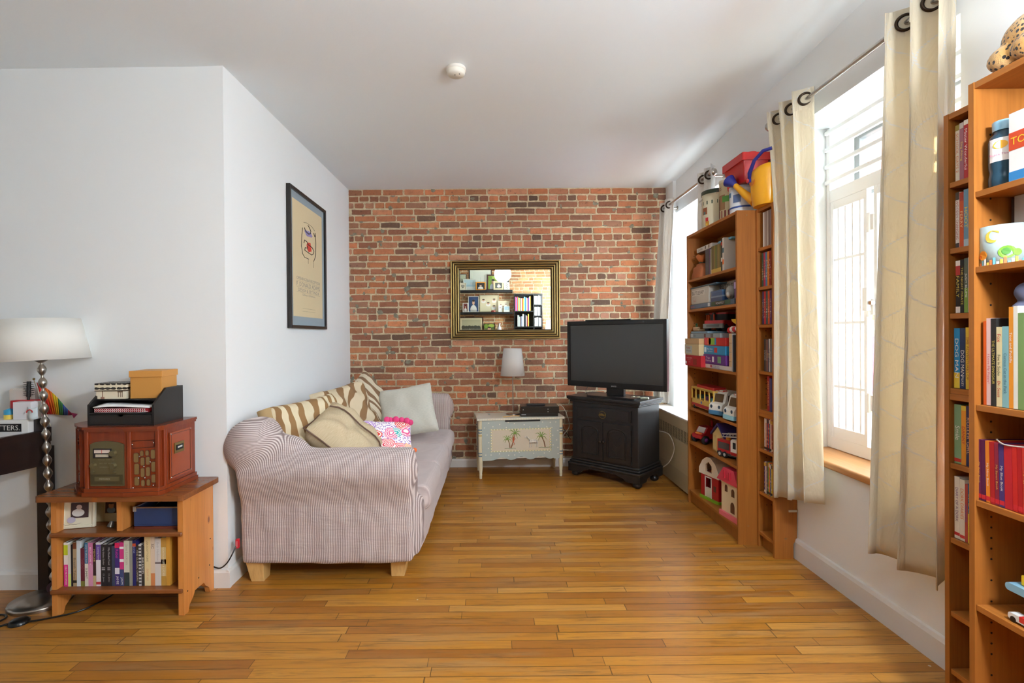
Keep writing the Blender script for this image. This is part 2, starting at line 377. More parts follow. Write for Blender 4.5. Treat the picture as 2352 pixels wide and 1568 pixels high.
    def text(s, body, center, ux, uy, L, Hh, mat):
        """fit text in an L x Hh box centred on center; ux along the writing, uy up the letters"""
        vs, fs, x0, x1, y0, y1 = glyphs(body)
        if not vs: return
        k = min(L/(x1-x0), Hh/(y1-y0)); kx = min(L/(x1-x0), k*1.5)
        c = Vector(center); ux = Vector(ux).normalized(); uy = Vector(uy).normalized()
        s.add([c+ux*((v[0]-(x0+x1)/2)*kx)+uy*((v[1]-(y0+y1)/2)*k) for v in vs], fs, mat)
    def build(s, name, parent=None, bevel=0, seg=2, sub=0, origin=None, local=False):
        me = bpy.data.meshes.new(name); o = bpy.data.objects.new(name, me); COL.objects.link(o)
        if parent is not None:
            org = Vector((0, 0, 0)) if local else _org[parent.name_full]
            _org[o.name_full] = org; o.parent = parent
        else:
            if local: org = Vector((0, 0, 0))
            elif origin is not None: org = Vector(origin)
            else:
                xs = [v[0] for v in s.v]; ys = [v[1] for v in s.v]; zs = [v[2] for v in s.v]
                org = Vector(((min(xs)+max(xs))/2, (min(ys)+max(ys))/2, min(zs)))
            o.location = org; _org[o.name_full] = org
        me.from_pydata([(v[0]-org.x, v[1]-org.y, v[2]-org.z) for v in s.v], [], s.f)
        for m in s.mats: me.materials.append(m)
        me.polygons.foreach_set('material_index', s.mi); me.polygons.foreach_set('use_smooth', s.sm)
        if s.uv:
            ul = me.uv_layers.new(name='UVMap')
            for lp in me.loops: ul.data[lp.index].uv = s.uv.get(lp.vertex_index, (0, 0))
        if s.col:
            ca = me.color_attributes.new('Col', 'FLOAT_COLOR', 'POINT')
            for i in range(len(s.v)): ca.data[i].color = s.col.get(i, (0.5, 0.3, 0.2, 1))
        me.update()
        if bevel:
            b = o.modifiers.new('bevel', 'BEVEL'); b.width = bevel; b.segments = seg; b.limit_method = 'ANGLE'; b.angle_limit = math.radians(40)
        if sub:
            b = o.modifiers.new('sub', 'SUBSURF'); b.levels = sub; b.render_levels = sub
        return o
def tag(o, label=None, cat=None, group=None, kind=None):
    if label: o['label'] = label
    if cat: o['category'] = cat
    if group: o['group'] = group
    if kind: o['kind'] = kind
    return o
def thing(name, label, cat, loc=(0, 0, 0), rotz=0.0, group=None, kind=None):
    o = bpy.data.objects.new(name, None); COL.objects.link(o); o.location = loc; o.rotation_euler = (0, 0, rotz)
    o.empty_display_size = 0.05; _org[o.name_full] = Vector(loc)
    return tag(o, label, cat, group, kind)
def struct(o): o['kind'] = 'structure'; return o
# ================================================================== THE ROOM
D = 5.06; XW = 1.72
def ceil_z(x, y):
    t = min(1, max(0, (x+1.43)/(XW+1.43))); k = 5.06-max(y, 2.0)
    return 2.735+(-0.021*(1-t)+0.032*t)*k
b = MB(); b.quad((-4.6, -0.6, 0), (2.3, -0.6, 0), (2.3, 5.2, 0), (-4.6, 5.2, 0), M_floor)
struct(b.build('floor', origin=(0, 0, 0)))
b = MB(); nx, ny = 24, 20; vs = []
xs = [-4.7+7.0*i/nx for i in range(nx+1)]; ys = [-0.7+5.9*j/ny for j in range(ny+1)]
for y in ys:
    for x in xs: vs.append((x, y, ceil_z(x, y)+0.004*math.sin(x*2.1+1)*math.sin(y*1.7)))
b.add(vs, [(j*(nx+1)+i, (j+1)*(nx+1)+i, (j+1)*(nx+1)+i+1, j*(nx+1)+i+1) for j in range(ny) for i in range(nx)], M_ceil, True)
struct(b.build('ceiling', origin=(0, 0, 2.7)))
# left side wall and the wall facing the camera on the left
b = MB(); b.prism([(-1.393, 2.66), (-1.43, 5.1), (-1.6, 5.1), (-1.6, 2.66)], 'z', 0, 2.9, M_wall); struct(b.build('wall_left'))
b = MB(); b.box(-4.6, -1.6, 2.66, 2.9, 0, 2.9, M_wall); struct(b.build('wall_alcove'))
b = MB(); b.box(-4.75, -4.6, -0.7, 2.9, 0, 2.9, M_wall); struct(b.build('wall_far_left'))
# right wall with two deep window openings
O1 = (1.89, 2.965, 0.62, 2.462); O2 = (3.70, 4.86, 0.60, 2.435); O3 = (-0.42, 0.64, 0.62, 2.50)
b = MB(); XO = 2.12
def wseg(y0, y1, z0, z1, x=XW): b.box(x, XO, y0, y1, z0, z1, M_wall)
wseg(-0.7, O3[0], 0, 3.0); wseg(O3[0], O3[1], 0, O3[2]); wseg(O3[0], O3[1], O3[3], 3.0); wseg(O3[1], O1[0], 0, 3.0); wseg(O1[0], O1[1], 0, O1[2]); wseg(O1[0], O1[1], O1[3], 3.0)
wseg(O1[1], O2[0], 0, 3.0); wseg(O2[0], O2[1], 0, O2[2]); wseg(O2[0], O2[1], O2[3], 3.0); wseg(O2[1], 5.2, 0, 3.0, 1.69)
struct(b.build('wall_right'))

# brick walls, brick by brick: staggered courses with a header course every sixth
def brick_wall(name, x0, x1, z0, z1, y, face, seed, patches, pal):
    rnd = random.Random(seed); w = MB(); s = face
    w.box(x0, x1, min(y, y-s*0.12), max(y, y-s*0.12), 0, z1, M_mortar)
    H = 0.0645; row = 0; z = z1-H
    def brk(a, c, zz, h):
        d = rnd.uniform(0.003, 0.0065); j = lambda q: rnd.uniform(-q, q); q = 0.0035; e = rnd.uniform(0.003, 0.009)
        A, B2, Z0, Z1 = a+j(.002), c+j(.002), zz+j(.0015), zz+h+j(.0015)
        out = [(A+e, Z0+j(q)), ((A+B2)/2, Z0+j(q)), (B2-e, Z0+j(q)), (B2, Z0+e), (B2+j(q), (Z0+Z1)/2), (B2, Z1-e), (B2-e, Z1+j(q)), ((A+B2)/2, Z1+j(q)), (A+e, Z1+j(q)), (A, Z1-e), (A+j(q), (Z0+Z1)/2), (A, Z0+e)]
        n = len(out); cx, cz = (A+B2)/2, (Z0+Z1)/2
        vs = [(p[0], y-s*0.001, p[1]) for p in out]+[(cx+(p[0]-cx)*(1-.004/(abs(p[0]-cx)+.02)), y+s*d, cz+(p[1]-cz)*0.88) for p in out]+[(cx, y+s*(d+j(.001)), cz)]
        vs = [(min(max(v[0], x0), x1), v[1], v[2]) for v in vs]
        fs = [(i, (i+1) % n, n+(i+1) % n, n+i) for i in range(n)]+[(n+i, n+(i+1) % n, 2*n) for i in range(n)]
        base_c = rnd.choice(pal); f = rnd.uniform(0.86, 1.14)
        hz = (zz-z0)/(z1-z0); 
        o = w.add(vs, fs, M_brick)
        c0 = lin(tuple(min(255, q2*f) for q2 in base_c))
        for i in range(len(vs)): w.col[o+i] = c0
    while z > z0-0.02:
        hdr = (row % 6 == 1); L = 0.0985 if hdr else 0.2030
        x = x0-rnd.uniform(0, L); wob = rnd.uniform(-.001, .001)
        while x < x1:
            l = L*rnd.uniform(0.94, 1.05)
            if not hdr and rnd.random() < 0.07: l = 0.10
            a, c = max(x, x0), min(x+l-0.0125, x1)
            if c-a > 0.02: brk(a, c, z+0.0065+wob, H-0.0132)
            x += l
        z -= H; row += 1
    for _ in range(patches):
        cx, cz = rnd.uniform(x0, x1), z0+(z1-z0)*rnd.random(); 
        if rnd.random() < 0.45: cx = x0+abs(rnd.gauss(0, .8)); 
        if cx > x1: continue
        n = 9; rx, rz = rnd.uniform(.010, .036), rnd.uniform(.009, .034)
        pts = [(cx+rx*math.cos(2*pi*i/n)*rnd.uniform(.5, 1.2), cz+rz*math.sin(2*pi*i/n)*rnd.uniform(.5, 1.2)) for i in range(n)]
        pts = [(min(max(p[0], x0), x1), p[1]) for p in pts]
        o = w.add([(p[0], y+s*0.003, p[1]) for p in pts]+[(cx, y+s*0.009, cz)], [(i, (i+1) % n, n) for i in range(n)], M_cement, True)
    return w
PAL = [(184, 122, 82), (190, 122, 80), (170, 108, 74), (176, 114, 78), (162, 102, 72), (152, 96, 70), (184, 128, 96), (188, 116, 74), (144, 96, 72), (172, 122, 98), (174, 110, 74), (166, 106, 76), (180, 120, 86), (184, 114, 76), (132, 90, 68), (108, 80, 62), (150, 108, 84)]
w = brick_wall('wall_back', -1.43, 1.69, 0.0, 2.735, D, -1, 7, 210, PAL); struct(w.build('wall_back', origin=(0, D, 0)))
w = brick_wall('wall_behind', -1.6, 1.72, 0.9, 2.735, -0.50, 1, 11, 50, [(186, 130, 84), (196, 146, 98), (170, 112, 72), (180, 134, 96)])
w.box(-4.7, -1.6, -0.62, -0.50, 0, 2.9, M_wall); w.box(-1.6, 2.2, -0.7, -0.5, 2.735, 2.95, M_wall)
struct(w.build('wall_behind', origin=(0, -0.5, 0)))
# baseboards
def base_run(name, fn):
    b = MB(); fn(b); struct(b.build(name, bevel=.004))
prof = [(0, 0), (0.016, 0), (0.016, 0.075), (0.010, 0.088), (0, 0.092)]
b = MB(); b.prism([(D-0.007-p[0]-.004, p[1]*0.9) for p in prof], 'x', -1.43, 1.69, M_trim); struct(b.build('baseboard_back'))
b = MB(); b.prism([(XW-p[0], p[1]*1.3) for p in prof], 'y', -0.5, 5.0, M_trim); struct(b.build('baseboard_right'))
b = MB(); b.prism([(2.66-p[0], p[1]*1.05) for p in prof], 'x', -4.6, -1.377, M_trim); struct(b.build('baseboard_alcove'))
b = MB(); b.prism([(-1.41+p[0]+.014, p[1]*1.05) for p in prof], 'y', 2.645, 4.99, M_trim); struct(b.build('baseboard_left'))

# ------------------------------------------------------------------ windows
def window(name, O, wood):
    y0, y1, z0, z1 = O
    w = thing(name, None, None, (1.95, (y0+y1)/2, z0)); struct(w)
    fx0, fx1 = 2.03, 2.11
    b = MB()
    for (a, c, e, f) in ((y0, y0+.05, z0, z1), (y1-.05, y1, z0, z1), (y0+.05, y1-.05, z0, z0+.06), (y0+.05, y1-.05, z1-.05, z1), (y0+.05, y1-.05, 1.98, 2.04)): b.box(fx0, fx1, a, c, e, f, M_white)
    b.build('window_frame', w, bevel=.004)
    for k, (e, f) in enumerate(((z0+.06, 1.98), (2.04, z1-.05))):
        b = MB()
        if k == 0:
            ym = (y0+y1)/2
            for (a, c) in ((y0+.05, ym-.005), (ym+.005, y1-.05)):
                for (p, q, r, t) in ((a, a+.045, e, f), (c-.045, c, e, f), (a+.045, c-.045, e, e+.05), (a+.045, c-.045, f-.045, f)): b.box(2.045, 2.09, p, q, r, t, M_white)
        else:
            a, c = y0+.05, y1-.05
            for (p, q, r, t) in ((a, a+.04, e, f), (c-.04, c, e, f), (a+.04, c-.04, e, e+.035), (a+.04, c-.04, f-.035, f)): b.box(2.045, 2.09, p, q, r, t, C((120, 118, 112), .4))
        sa = b.build('window_sash', w, bevel=.003)
        g = MB(); g.box(2.064, 2.068, y0+.09, y1-.09, e+.03, f-.03, M_glass); g.build('pane', sa)
    # casement hinges / latch
    b = MB(); ym = (y0+y1)/2
    b.box(2.035, 2.046, ym-.02, ym+.02, 1.2, 1.34, M_white); b.box(2.0, 2.036, ym-.008, ym+.008, 1.24, 1.27, M_white); b.build('latch', w)
    b = MB()
    if wood:
        b.rbox(1.69, 2.035, y0-.03, y1-.004, z0-.025, z0+.012, M_sill, .012, 4, 'y')
        b.build('window_sill', w)
    else:
        b.box(1.71, 2.035, y0, y1, z0-.02, z0+.006, M_trim); b.build('window_sill', w, bevel=.003)
    return w
window('window_1', O1, True); window('window_2', O2, False); window('window_3', O3, False)

# security gate in the near window
gt = thing('window_gate', 'white steel security gate with vertical bars inside the near window', 'window gate', (1.93, 2.42, 0.64))
b = MB(); X0, X1 = 1.915, 1.94
b.box(X0, X1+.015, 2.93, 2.962, .635, 2.455, M_white); b.box(X0, X1+.015, 1.893, 1.925, .635, 2.455, M_white)
b.box(X0, X1+.015, 1.925, 2.93, 2.03, 2.10, M_white); b.box(X0, X1+.015, 1.925, 2.93, .635, .70, M_white)
b.build('gate_frame', gt, bevel=.002)
for z in (2.43, 2.335, 2.238, 2.147):
    b = MB(); b.box(1.90, 1.918, 1.90, 2.955, z-.011, z+.011, M_white); b.build('cross_bar', gt, bevel=.003)
for (ya, yb) in ((2.64, 2.925), (2.28, 2.59), (1.93, 2.24)):
    b = MB()
    b.box(X0, X1, ya, ya+.022, .7003, 2.0297, M_white); b.box(X0, X1, yb-.022, yb, .7003, 2.0297, M_white)
    b.box(X0+.001, X1-.001, ya+.022, yb-.022, .7005, .76, M_white); b.box(X0+.001, X1-.001, ya+.022, yb-.022, 1.985, 2.0295, M_white)
    for z in (1.70, 1.345, .99): b.box(X0+.004, X1-.004, ya+.022, yb-.022, z-.007, z+.007, M_white)
    n = 5
    for i in range(1, n): 
        yy = ya+(yb-ya)*i/n; b.box(X0+.006, X1-.006, yy-.006, yy+.006, .75, 2.0, M_white)
    b.build('gate_leaf', gt)
for z in (1.85, 1.42, .93):
    b = MB(); b.cyl((1.91, 2.615, z-.05), (1.91, 2.615, z+.05), .011, M_white); b.box(1.908, 1.93, 2.585, 2.645, z-.04, z+.04, M_white); b.build('hinge', gt)
b = MB(); b.box(1.885, 1.918, 2.60, 2.635, 1.40, 1.52, M_white); b.box(1.89, 1.912, 2.575, 2.60, 1.43, 1.45, M_chrome); b.build('lock_box', gt, bevel=.003)

# outside: brick neighbour, red fence, tree
b = MB(); b.box(9.2, 12.5, 9.6, 30, -3, 6.2, M_brick); 
for i in range(len(b.v)): b.col[i] = lin((150, 84, 66))
for k in range(5):
    for j in range(3):
        y = 10.2+2.6*k; z = -1+2.4*j; b.box(9.14, 9.2, y, y+1.0, z, z+1.4, C((210, 210, 205), .5)); b.box(9.12, 9.15, y+.08, y+.92, z+.08, z+1.32, C((60, 75, 90), .1))
tag(b.build('building'), 'red brick neighbouring building seen through the barred near window', 'building')
b = MB(); b.box(3.6, 3.68, 1.0, 12, -3, 1.25, C((110, 38, 34), .7))
for k in range(40): b.box(3.57, 3.60, 1.0+.27*k, 1.08+.27*k, -3, 1.25, C((92, 30, 28), .7))
tag(b.build('fence'), 'dark red board fence outside beyond the near window', 'fence')
rnd = random.Random(3); b = MB(); b.cyl((5.0, 5.6, -3), (5.0, 5.6, 1.4), .14, C((80, 62, 46), .8))
for _ in range(260):
    a = rnd.uniform(0, 2*pi); r = .9*rnd.random()**.5; z = 1.0+1.1*rnd.random()
    p = Vector((5.0+r*math.cos(a), 5.6+r*math.sin(a), z)); q = [Vector((rnd.uniform(-.12, .12), rnd.uniform(-.12, .12), rnd.uniform(-.12, .12))) for _ in range(3)]
    b.add([p+q[0], p+q[1], p+q[2]], [(0, 1, 2)], C((96, 140, 56), .6))
tag(b.build('tree'), 'leafy green tree standing outside behind the red fence', 'tree')

# ------------------------------------------------------------------ curtain rods and curtains
def rod(label, x, z, y0, y1, fin, rings):
    r = thing('curtain_rod', label, 'curtain rod', (x, (y0+y1)/2, z))
    b = MB(); ym = (y0+y1)/2; b.cyl((x, y0, z), (x, ym, z), .0125, M_rod); b.cyl((x, ym, z), (x, y1, z), .0105, M_rod); b.build('rod', r)
    for y, s in fin:
        b = MB(); b.cyl((x, y, z), (x, y+s*.02, z), .014, M_rod); b.ball((x, y+s*.045, z), .030, M_rod, 18, 12); b.build('finial', r)
    for y in rings:
        b = MB(); b.cyl((x, y, z), (XW+.002, y, z), .008, M_rod); b.cyl((XW-.006, y, z), (XW+.002, y, z), .022, M_rod); b.build('bracket', r)
rod('satin metal curtain rod over the near window with a ball finial', 1.64, 2.515, 1.66, 3.0, ((3.0, 1), (1.66, -1)), (2.96, 1.72))
rod('satin metal curtain rod over the far window beside the brick wall', 1.60, 2.47, 3.80, 4.85, ((3.80, -1), (4.85, 1)), (3.84, 4.82))
def curtain(label, mat, x, z_rod, ya, yb, folds, amp, zbot, drop, group, ph=0.0, lining=True, nx=90, nz=46, width=1.35, grom=(), lite=None):
    """drop(t) -> (yA, yB, amp, dx) at t = 0 top .. 1 bottom"""
    c = thing('curtain', label, 'curtain', (x, (ya+yb)/2, .4), group=group)
    ztop = z_rod+0.055; b = MB(); vs = []; uv = []
    for j in range(nz+1):
        t = j/nz; A, B2, am, dx = drop(t)
        for i in range(nx+1):
            s = i/nx; z0 = zbot(s) if callable(zbot) else zbot; z = ztop+(z0-ztop)*t
            a = 2*pi*folds*s+ph
            wv = math.cos(a)+0.22*math.sin(2.7*a+3*t)*t
            Y = A+(B2-A)*s+0.35*am*math.sin(a*2)*(0.6+.4*t)
            vs.append((x+dx+am*wv, Y, z)); uv.append((s*width, z))
    b.add(vs, [(j*(nx+1)+i, j*(nx+1)+i+1, (j+1)*(nx+1)+i+1, (j+1)*(nx+1)+i) for j in range(nz) for i in range(nx)], mat, True, uv)
    o = b.build('curtain_panel', c)
    so_ = o.modifiers.new('th', 'SOLIDIFY'); so_.thickness = .0012
    # doubled heading band
    b = MB(); vs = []; uv = []
    for j in range(5):
        t = (j/4)*(0.11/(ztop-0.4)); A, B2, am, dx = drop(t)
        for i in range(nx+1):
            s = i/nx; a = 2*pi*folds*s+ph; Y = A+(B2-A)*s+0.35*am*math.sin(a*2)*.6
            vs.append((x+dx+am*(math.cos(a))-.003, Y, ztop-(j/4)*.11)); uv.append((s*width, ztop-(j/4)*.11))
    b.add(vs, [(j*(nx+1)+i, j*(nx+1)+i+1, (j+1)*(nx+1)+i+1, (j+1)*(nx+1)+i) for j in range(4) for i in range(nx)], mat, True, uv)
    b.build('heading_band', c)
    A, B2, am, dx = drop(0.02)
    for k in range(1, 12, 2):
        s_ = (pi/2+k*pi-ph)/(2*pi*folds); y = A+(B2-A)*s_
        if not (.03 < s_ < .97): continue
        b = MB(); b.torus((0, 0, 0), .030, .0065, M_bronze, 'y', 26, 8)
        for k in range(len(b.v)):
            v = Matrix.Rotation(math.radians(-28), 3, 'Z') @ Vector(b.v[k]); b.v[k] = (v.x+x-.002, v.y+y, v.z+z_rod)
        b.build('grommet', c)
    return c
GC = 'curtain panels of the two windows'
curtain('cream embroidered curtain hanging between the narrow shelf and the near window', M_curt, 1.635, 2.515, 3.0, 2.68, 2.5, .055, lambda s: .36+.07*s, lambda t: (2.995-.085*min(1, t*3.5), 2.68-.10*t, .052-.010*t, -.02*t), GC, ph=2.2, grom=(2.74, 2.90, 2.97))
curtain('broad cream embroidered curtain beside the tall near bookcase, sunlit from behind', M_curt, 1.635, 2.515, 2.12, 1.81, 2.5, .050, lambda s: .37, lambda t: (2.12+.08*t, 1.81+.005*t, .058, -.02*t), GC, ph=0.3, nx=110, width=1.5, grom=(2.09, 1.97, 1.86))
curtain('pale curtain hanging at the brick wall behind the television', M_curtg, 1.60, 2.47, 4.92, 4.64, 2.0, .030, lambda s: .66, lambda t: (4.92+.06*min(1, t*1.6), 4.64+.02*t, .030, -.05*min(1, t*1.8)), GC, ph=.5, grom=(4.72,), nz=30, nx=60)
curtain('grey-beige curtain gathered behind the tins on the far bookcase', M_curtg, 1.60, 2.47, 3.97, 3.73, 2.0, .028, lambda s: 2.046, lambda t: (3.97, 3.73, .028, 0), GC, ph=2.8, grom=(3.80,), nz=40, nx=60)

# ------------------------------------------------------------------ smoke detector
t = thing('smoke_detector', 'round white smoke detector on the ceiling', 'smoke detector', (-.20, 2.773, 2.69))
zc = ceil_z(-.2, 2.773)-.002
b = MB(); b.lathe((-.2, 2.773, zc-.018), [(0.052, .016), (.054, .002), (.050, 0)], C((232, 230, 222), .4), 32); b.build('base', t)
b = MB(); b.lathe((-.2, 2.773, zc-.042), [(.0496, .026), (.048, .008), (.042, 0), (.0, -.001)], C((228, 226, 214), .4), 32, caps=False); cv = b.build('cover', t)
b = MB(); b.cyl((-.205, 2.765, zc-.0445), (-.205, 2.765, zc-.0425), .003, M_dark); b.cyl((-.18, 2.755, zc-.0445), (-.18, 2.755, zc-.0425), .0028, M_dark); b.build('indicator_light', cv)

# ------------------------------------------------------------------ ceiling lamp behind the camera, then a pendant added as fill
def ceiling_lamp(label, x, y, power, col):
    z = ceil_z(x, y); t = thing('ceiling_lamp', label, 'ceiling lamp', (x, y, z-.09))
    b = MB(); b.lathe((x, y, z-.03), [(.20, .03), (.21, .012), (.20, 0)], M_rod, 32); b.build('base', t)
    m, nt, bs = base('lit_glass'); bs.inputs['Emission Color'].default_value = (1, .93, .82, 1); bs.inputs['Emission Strength'].default_value = 2.5
    b = MB(); b.lathe((x, y, z-.09), [(.0, 0), (.08, .006), (.15, .025), (.19, .06)], m, 32, caps=False); b.build('lamp_shade', t)
    l = bpy.data.lights.new('ceiling_bulb', 'POINT'); l.energy = power; l.color = col; l.shadow_soft_size = .16
    o = bpy.data.objects.new('ceiling_bulb', l); COL.objects.link(o); o.location = (x, y, z-.30)
ceiling_lamp('flush glass ceiling lamp lit behind the camera', 0.15, 0.35, 6, (.84, .92, 1.0))
t = thing('fill_pendant', 'unseen globe pendant added behind the camera as fill light', 'pendant lamp', (1.2, .3, 2.1))  # added out of view to brighten ceiling and walls
b = MB(); b.cyl((1.2, .3, 2.3), (1.2, .3, ceil_z(1.2, .3)), .006, M_blk); b.build('cord', t)
m, nt, bs = base('fill_globe'); bs.inputs['Emission Color'].default_value = (1, .96, .9, 1); bs.inputs['Emission Strength'].default_value = 3
b = MB(); b.lathe((1.2, .3, 2.1), [(.03, .20), (.11, .17), (.15, .10), (.13, .03), (.10, .0)], m, 28, caps=False); b.build('lamp_shade', t)
l = bpy.data.lights.new('fill_bulb', 'POINT'); l.energy = 92; l.color = (.84, .92, 1.0); l.shadow_soft_size = .12  # fill light inside the added pendant
o = bpy.data.objects.new('fill_bulb', l); COL.objects.link(o); o.location = (1.2, .3, 2.02)
# ================================================================== SOFA
def arc(cx, cy, r, a0, a1, n=10, ry=None):
    ry = r if ry is None else ry
    return [(cx+r*math.cos(math.radians(a0+(a1-a0)*i/n)), cy+ry*math.sin(math.radians(a0+(a1-a0)*i/n))) for i in range(n+1)]
sofa = thing('sofa', 'long three-seat sofa in a ribbed mauve-beige stretch cover along the white wall', 'sofa', (-.88, 3.76, 0))
b = MB()
b.rbox(-1.335, -.410, 2.74, 4.85, .105, .40, M_knit, .05, 4, 'z'); b.rbox(-1.335, -.435, 2.665, 2.90, .105, .40, M_knit, .04, 4, 'z')
# near arm: straight panel swelling into an outward roll
b.prism([(2.66, .105), (2.665, .42)]+arc(2.728, .585, .118, 205, 20, 14, .118)[0:]+[(2.87, .50), (2.88, .105)], 'x', -1.335, -.435, M_knit)
b.ball((-.50, 2.735, .575), (.085, .118, .118), M_knit, 18, 12)
# far arm
b.prism([(4.85, .105), (4.66, .105), (4.66, .50)]+arc(4.76, .655, .105, 190, -20, 12), 'x', -1.335, -.43, M_knit)
b.ball((-.47, 4.76, .63), (.085, .105, .118), M_knit, 18, 12)
# back with its roll
b.prism([(-1.335, .105), (-1.36, .55)]+arc(-1.268, .735, .116, 200, 15, 12, .130)+[(-1.12, .50), (-1.10, .105)], 'y', 2.70, 4.86, M_knit)
# rounded back end where it rolls over the near arm
b.ball((-1.283, 2.715, .715), (.150, .118, .150), M_knit, 22, 16)
b.ball((-1.16, 2.75, .665), (.17, .115, .115), M_knit, 20, 14)
b.ball((-1.285, 4.76, .72), (.12, .10, .135), M_knit, 18, 12)
body = b.build('slipcover', sofa)
md = body.modifiers.new('rm', 'REMESH'); md.mode = 'VOXEL'; md.voxel_size = .014; md.use_smooth_shade = True
md = body.modifiers.new('sm', 'SMOOTH'); md.factor = .6; md.iterations = 14
tx = bpy.data.textures.new('cloth_pull', 'CLOUDS'); tx.noise_scale = .22
md = body.modifiers.new('dp', 'DISPLACE'); md.texture = tx; md.strength = .018; md.mid_level = .5; md.texture_coords = 'GLOBAL'
for (y0, y1) in ((2.90, 3.46), (3.465, 4.06), (4.065, 4.655)):
    b = MB(); n = 14; vs = []; fs = []
    x0, x1, z0, z1 = -1.14, -.372, .30, .452
    b.rbox(x0, x1, y0, y1, z0, z1, M_knit, .05, 4, 'y'); b.ball(((x0+x1)/2+.02, (y0+y1)/2, z1-.045), ((x1-x0)*.47, (y1-y0)*.47, .068), M_knit, 22, 12)
    o = b.build('seat_cushion', sofa)
    md = o.modifiers.new('rm', 'REMESH'); md.mode = 'VOXEL'; md.voxel_size = .014; md.use_smooth_shade = True
    md = o.modifiers.new('sm', 'SMOOTH'); md.factor = .6; md.iterations = 14
    md = o.modifiers.new('dp', 'DISPLACE'); md.texture = tx; md.strength = .022; md.texture_coords = 'GLOBAL'
for (xa, xb, ya) in ((-1.325, -1.228, 2.69), (-.57, -.475, 2.735), (-1.325, -1.228, 4.70), (-.57, -.475, 4.70)):
    b = MB(); cx = (xa+xb)/2; s = 1 if cx < -1 else -1
    lo = [(xa+.025*(s > 0), ya+.02), (xb-.004-.02*(s < 0), ya+.02), (xb-.004-.02*(s < 0), ya+.095), (xa+.025*(s > 0), ya+.095)]
    hi = [(xa, ya), (xb, ya), (xb, ya+.11), (xa, ya+.11)]
    b.add([(p[0], p[1], 0) for p in lo]+[(p[0], p[1], .13) for p in hi], [(3, 2, 1, 0), (4, 5, 6, 7), (0, 1, 5, 4), (1, 2, 6, 5), (2, 3, 7, 6), (3, 0, 4, 7)], M_maple)
    tag(b.build('leg', sofa, bevel=.004), 'blond tapered wooden sofa leg')
b = MB(); b.box(-1.352, -1.338, 2.655, 2.672, .20, .245, C((200, 28, 48), .5)); [b.box(-1.3475+q*.004, -1.3465+q*.004, 2.6542, 2.655, .206, .238, C((235, 180, 186), .5)) for q in range(2)]
tag(b.build('care_label', sofa), 'small red fabric label on the cover seam')

# ------------------------------------------------------------------ cushions
def mat_zebra(name, a=(214, 200, 168), c=(146, 112, 74), rot=0.4):
    m, nt, bs = base(name); g = G(nt); uv = g.coord('UV')
    w = g.n('ShaderNodeTexWave', wave_type='BANDS', bands_direction='X'); g.l(g.map(uv, (1, .5, 1), rot=(0, 0, rot)), w.inputs[0])
    w.inputs['Scale'].default_value = 2.1; w.inputs['Distortion'].default_value = 7.5; w.inputs['Detail'].default_value = 2.0; w.inputs['Detail Scale'].default_value = 1.1
    c1 = g.ramp(w.outputs[1], [(.50, a), (.56, c)]); g.l(c1, bs.inputs['Base Color']); bs.inputs['Roughness'].default_value = .85
    bs.inputs['Specular IOR Level'].default_value = .2
    g.l(g.bump(g.noise(g.map(uv, (90, 90, 1)), 3, 3), .25, .004), bs.inputs['Normal']); return m
def mat_linen(name, c, c2, stretch=(8, 90, 1)):
    m, nt, bs = base(name); g = G(nt); uv = g.coord('UV'); n = g.noise(g.map(uv, stretch), 2.5, 4, .7)
    g.l(g.ramp(n, [(.35, c2), (.62, c)]), bs.inputs['Base Color']); bs.inputs['Roughness'].default_value = .85; bs.inputs['Specular IOR Level'].default_value = .2
    g.l(g.bump(n, .3, .004), bs.inputs['Normal']); return m
def mat_floral():
    m, nt, bs = base('floral_print'); g = G(nt); uv = g.coord('UV')
    du = g.n('ShaderNodeTexNoise'); du.inputs['Scale'].default_value = 6; g.l(uv, du.inputs[0])
    v2 = g.n('ShaderNodeVectorMath', operation='MULTIPLY_ADD'); g.l(du.outputs[1], v2.inputs[0]); v2.inputs[1].default_value = (.10, .10, 0); g.l(uv, v2.inputs[2])
    vo = g.n('ShaderNodeTexVoronoi'); vo.inputs['Scale'].default_value = 3.6; g.l(v2.outputs[0], vo.inputs[0])
    hue = g.ramp(g.sep(vo.outputs['Color'])[0], [(0, (226, 74, 60)), (.2, (232, 96, 150)), (.38, (240, 140, 50)), (.52, (60, 180, 180)), (.66, (178, 130, 214)), (.8, (228, 70, 90)), (.92, (236, 190, 60))], 'CONSTANT')
    ring = g.m('GREATER_THAN', g.m('SINE', g.m('MULTIPLY', vo.outputs['Distance'], 60)), -.2)
    c = g.mix(ring, lin((250, 246, 240)), hue); far = g.m('GREATER_THAN', vo.outputs['Distance'], .58)
    c = g.mix(far, c, lin((246, 240, 240)))
    lv = g.noise(g.map(uv, (14, 14, 1)), 2, 3); c = g.mix(g.m('MULTIPLY', far, g.m('GREATER_THAN', lv, .55)), c, lin((150, 110, 190)))
    g.l(c, bs.inputs['Base Color']); bs.inputs['Roughness'].default_value = .8; return m
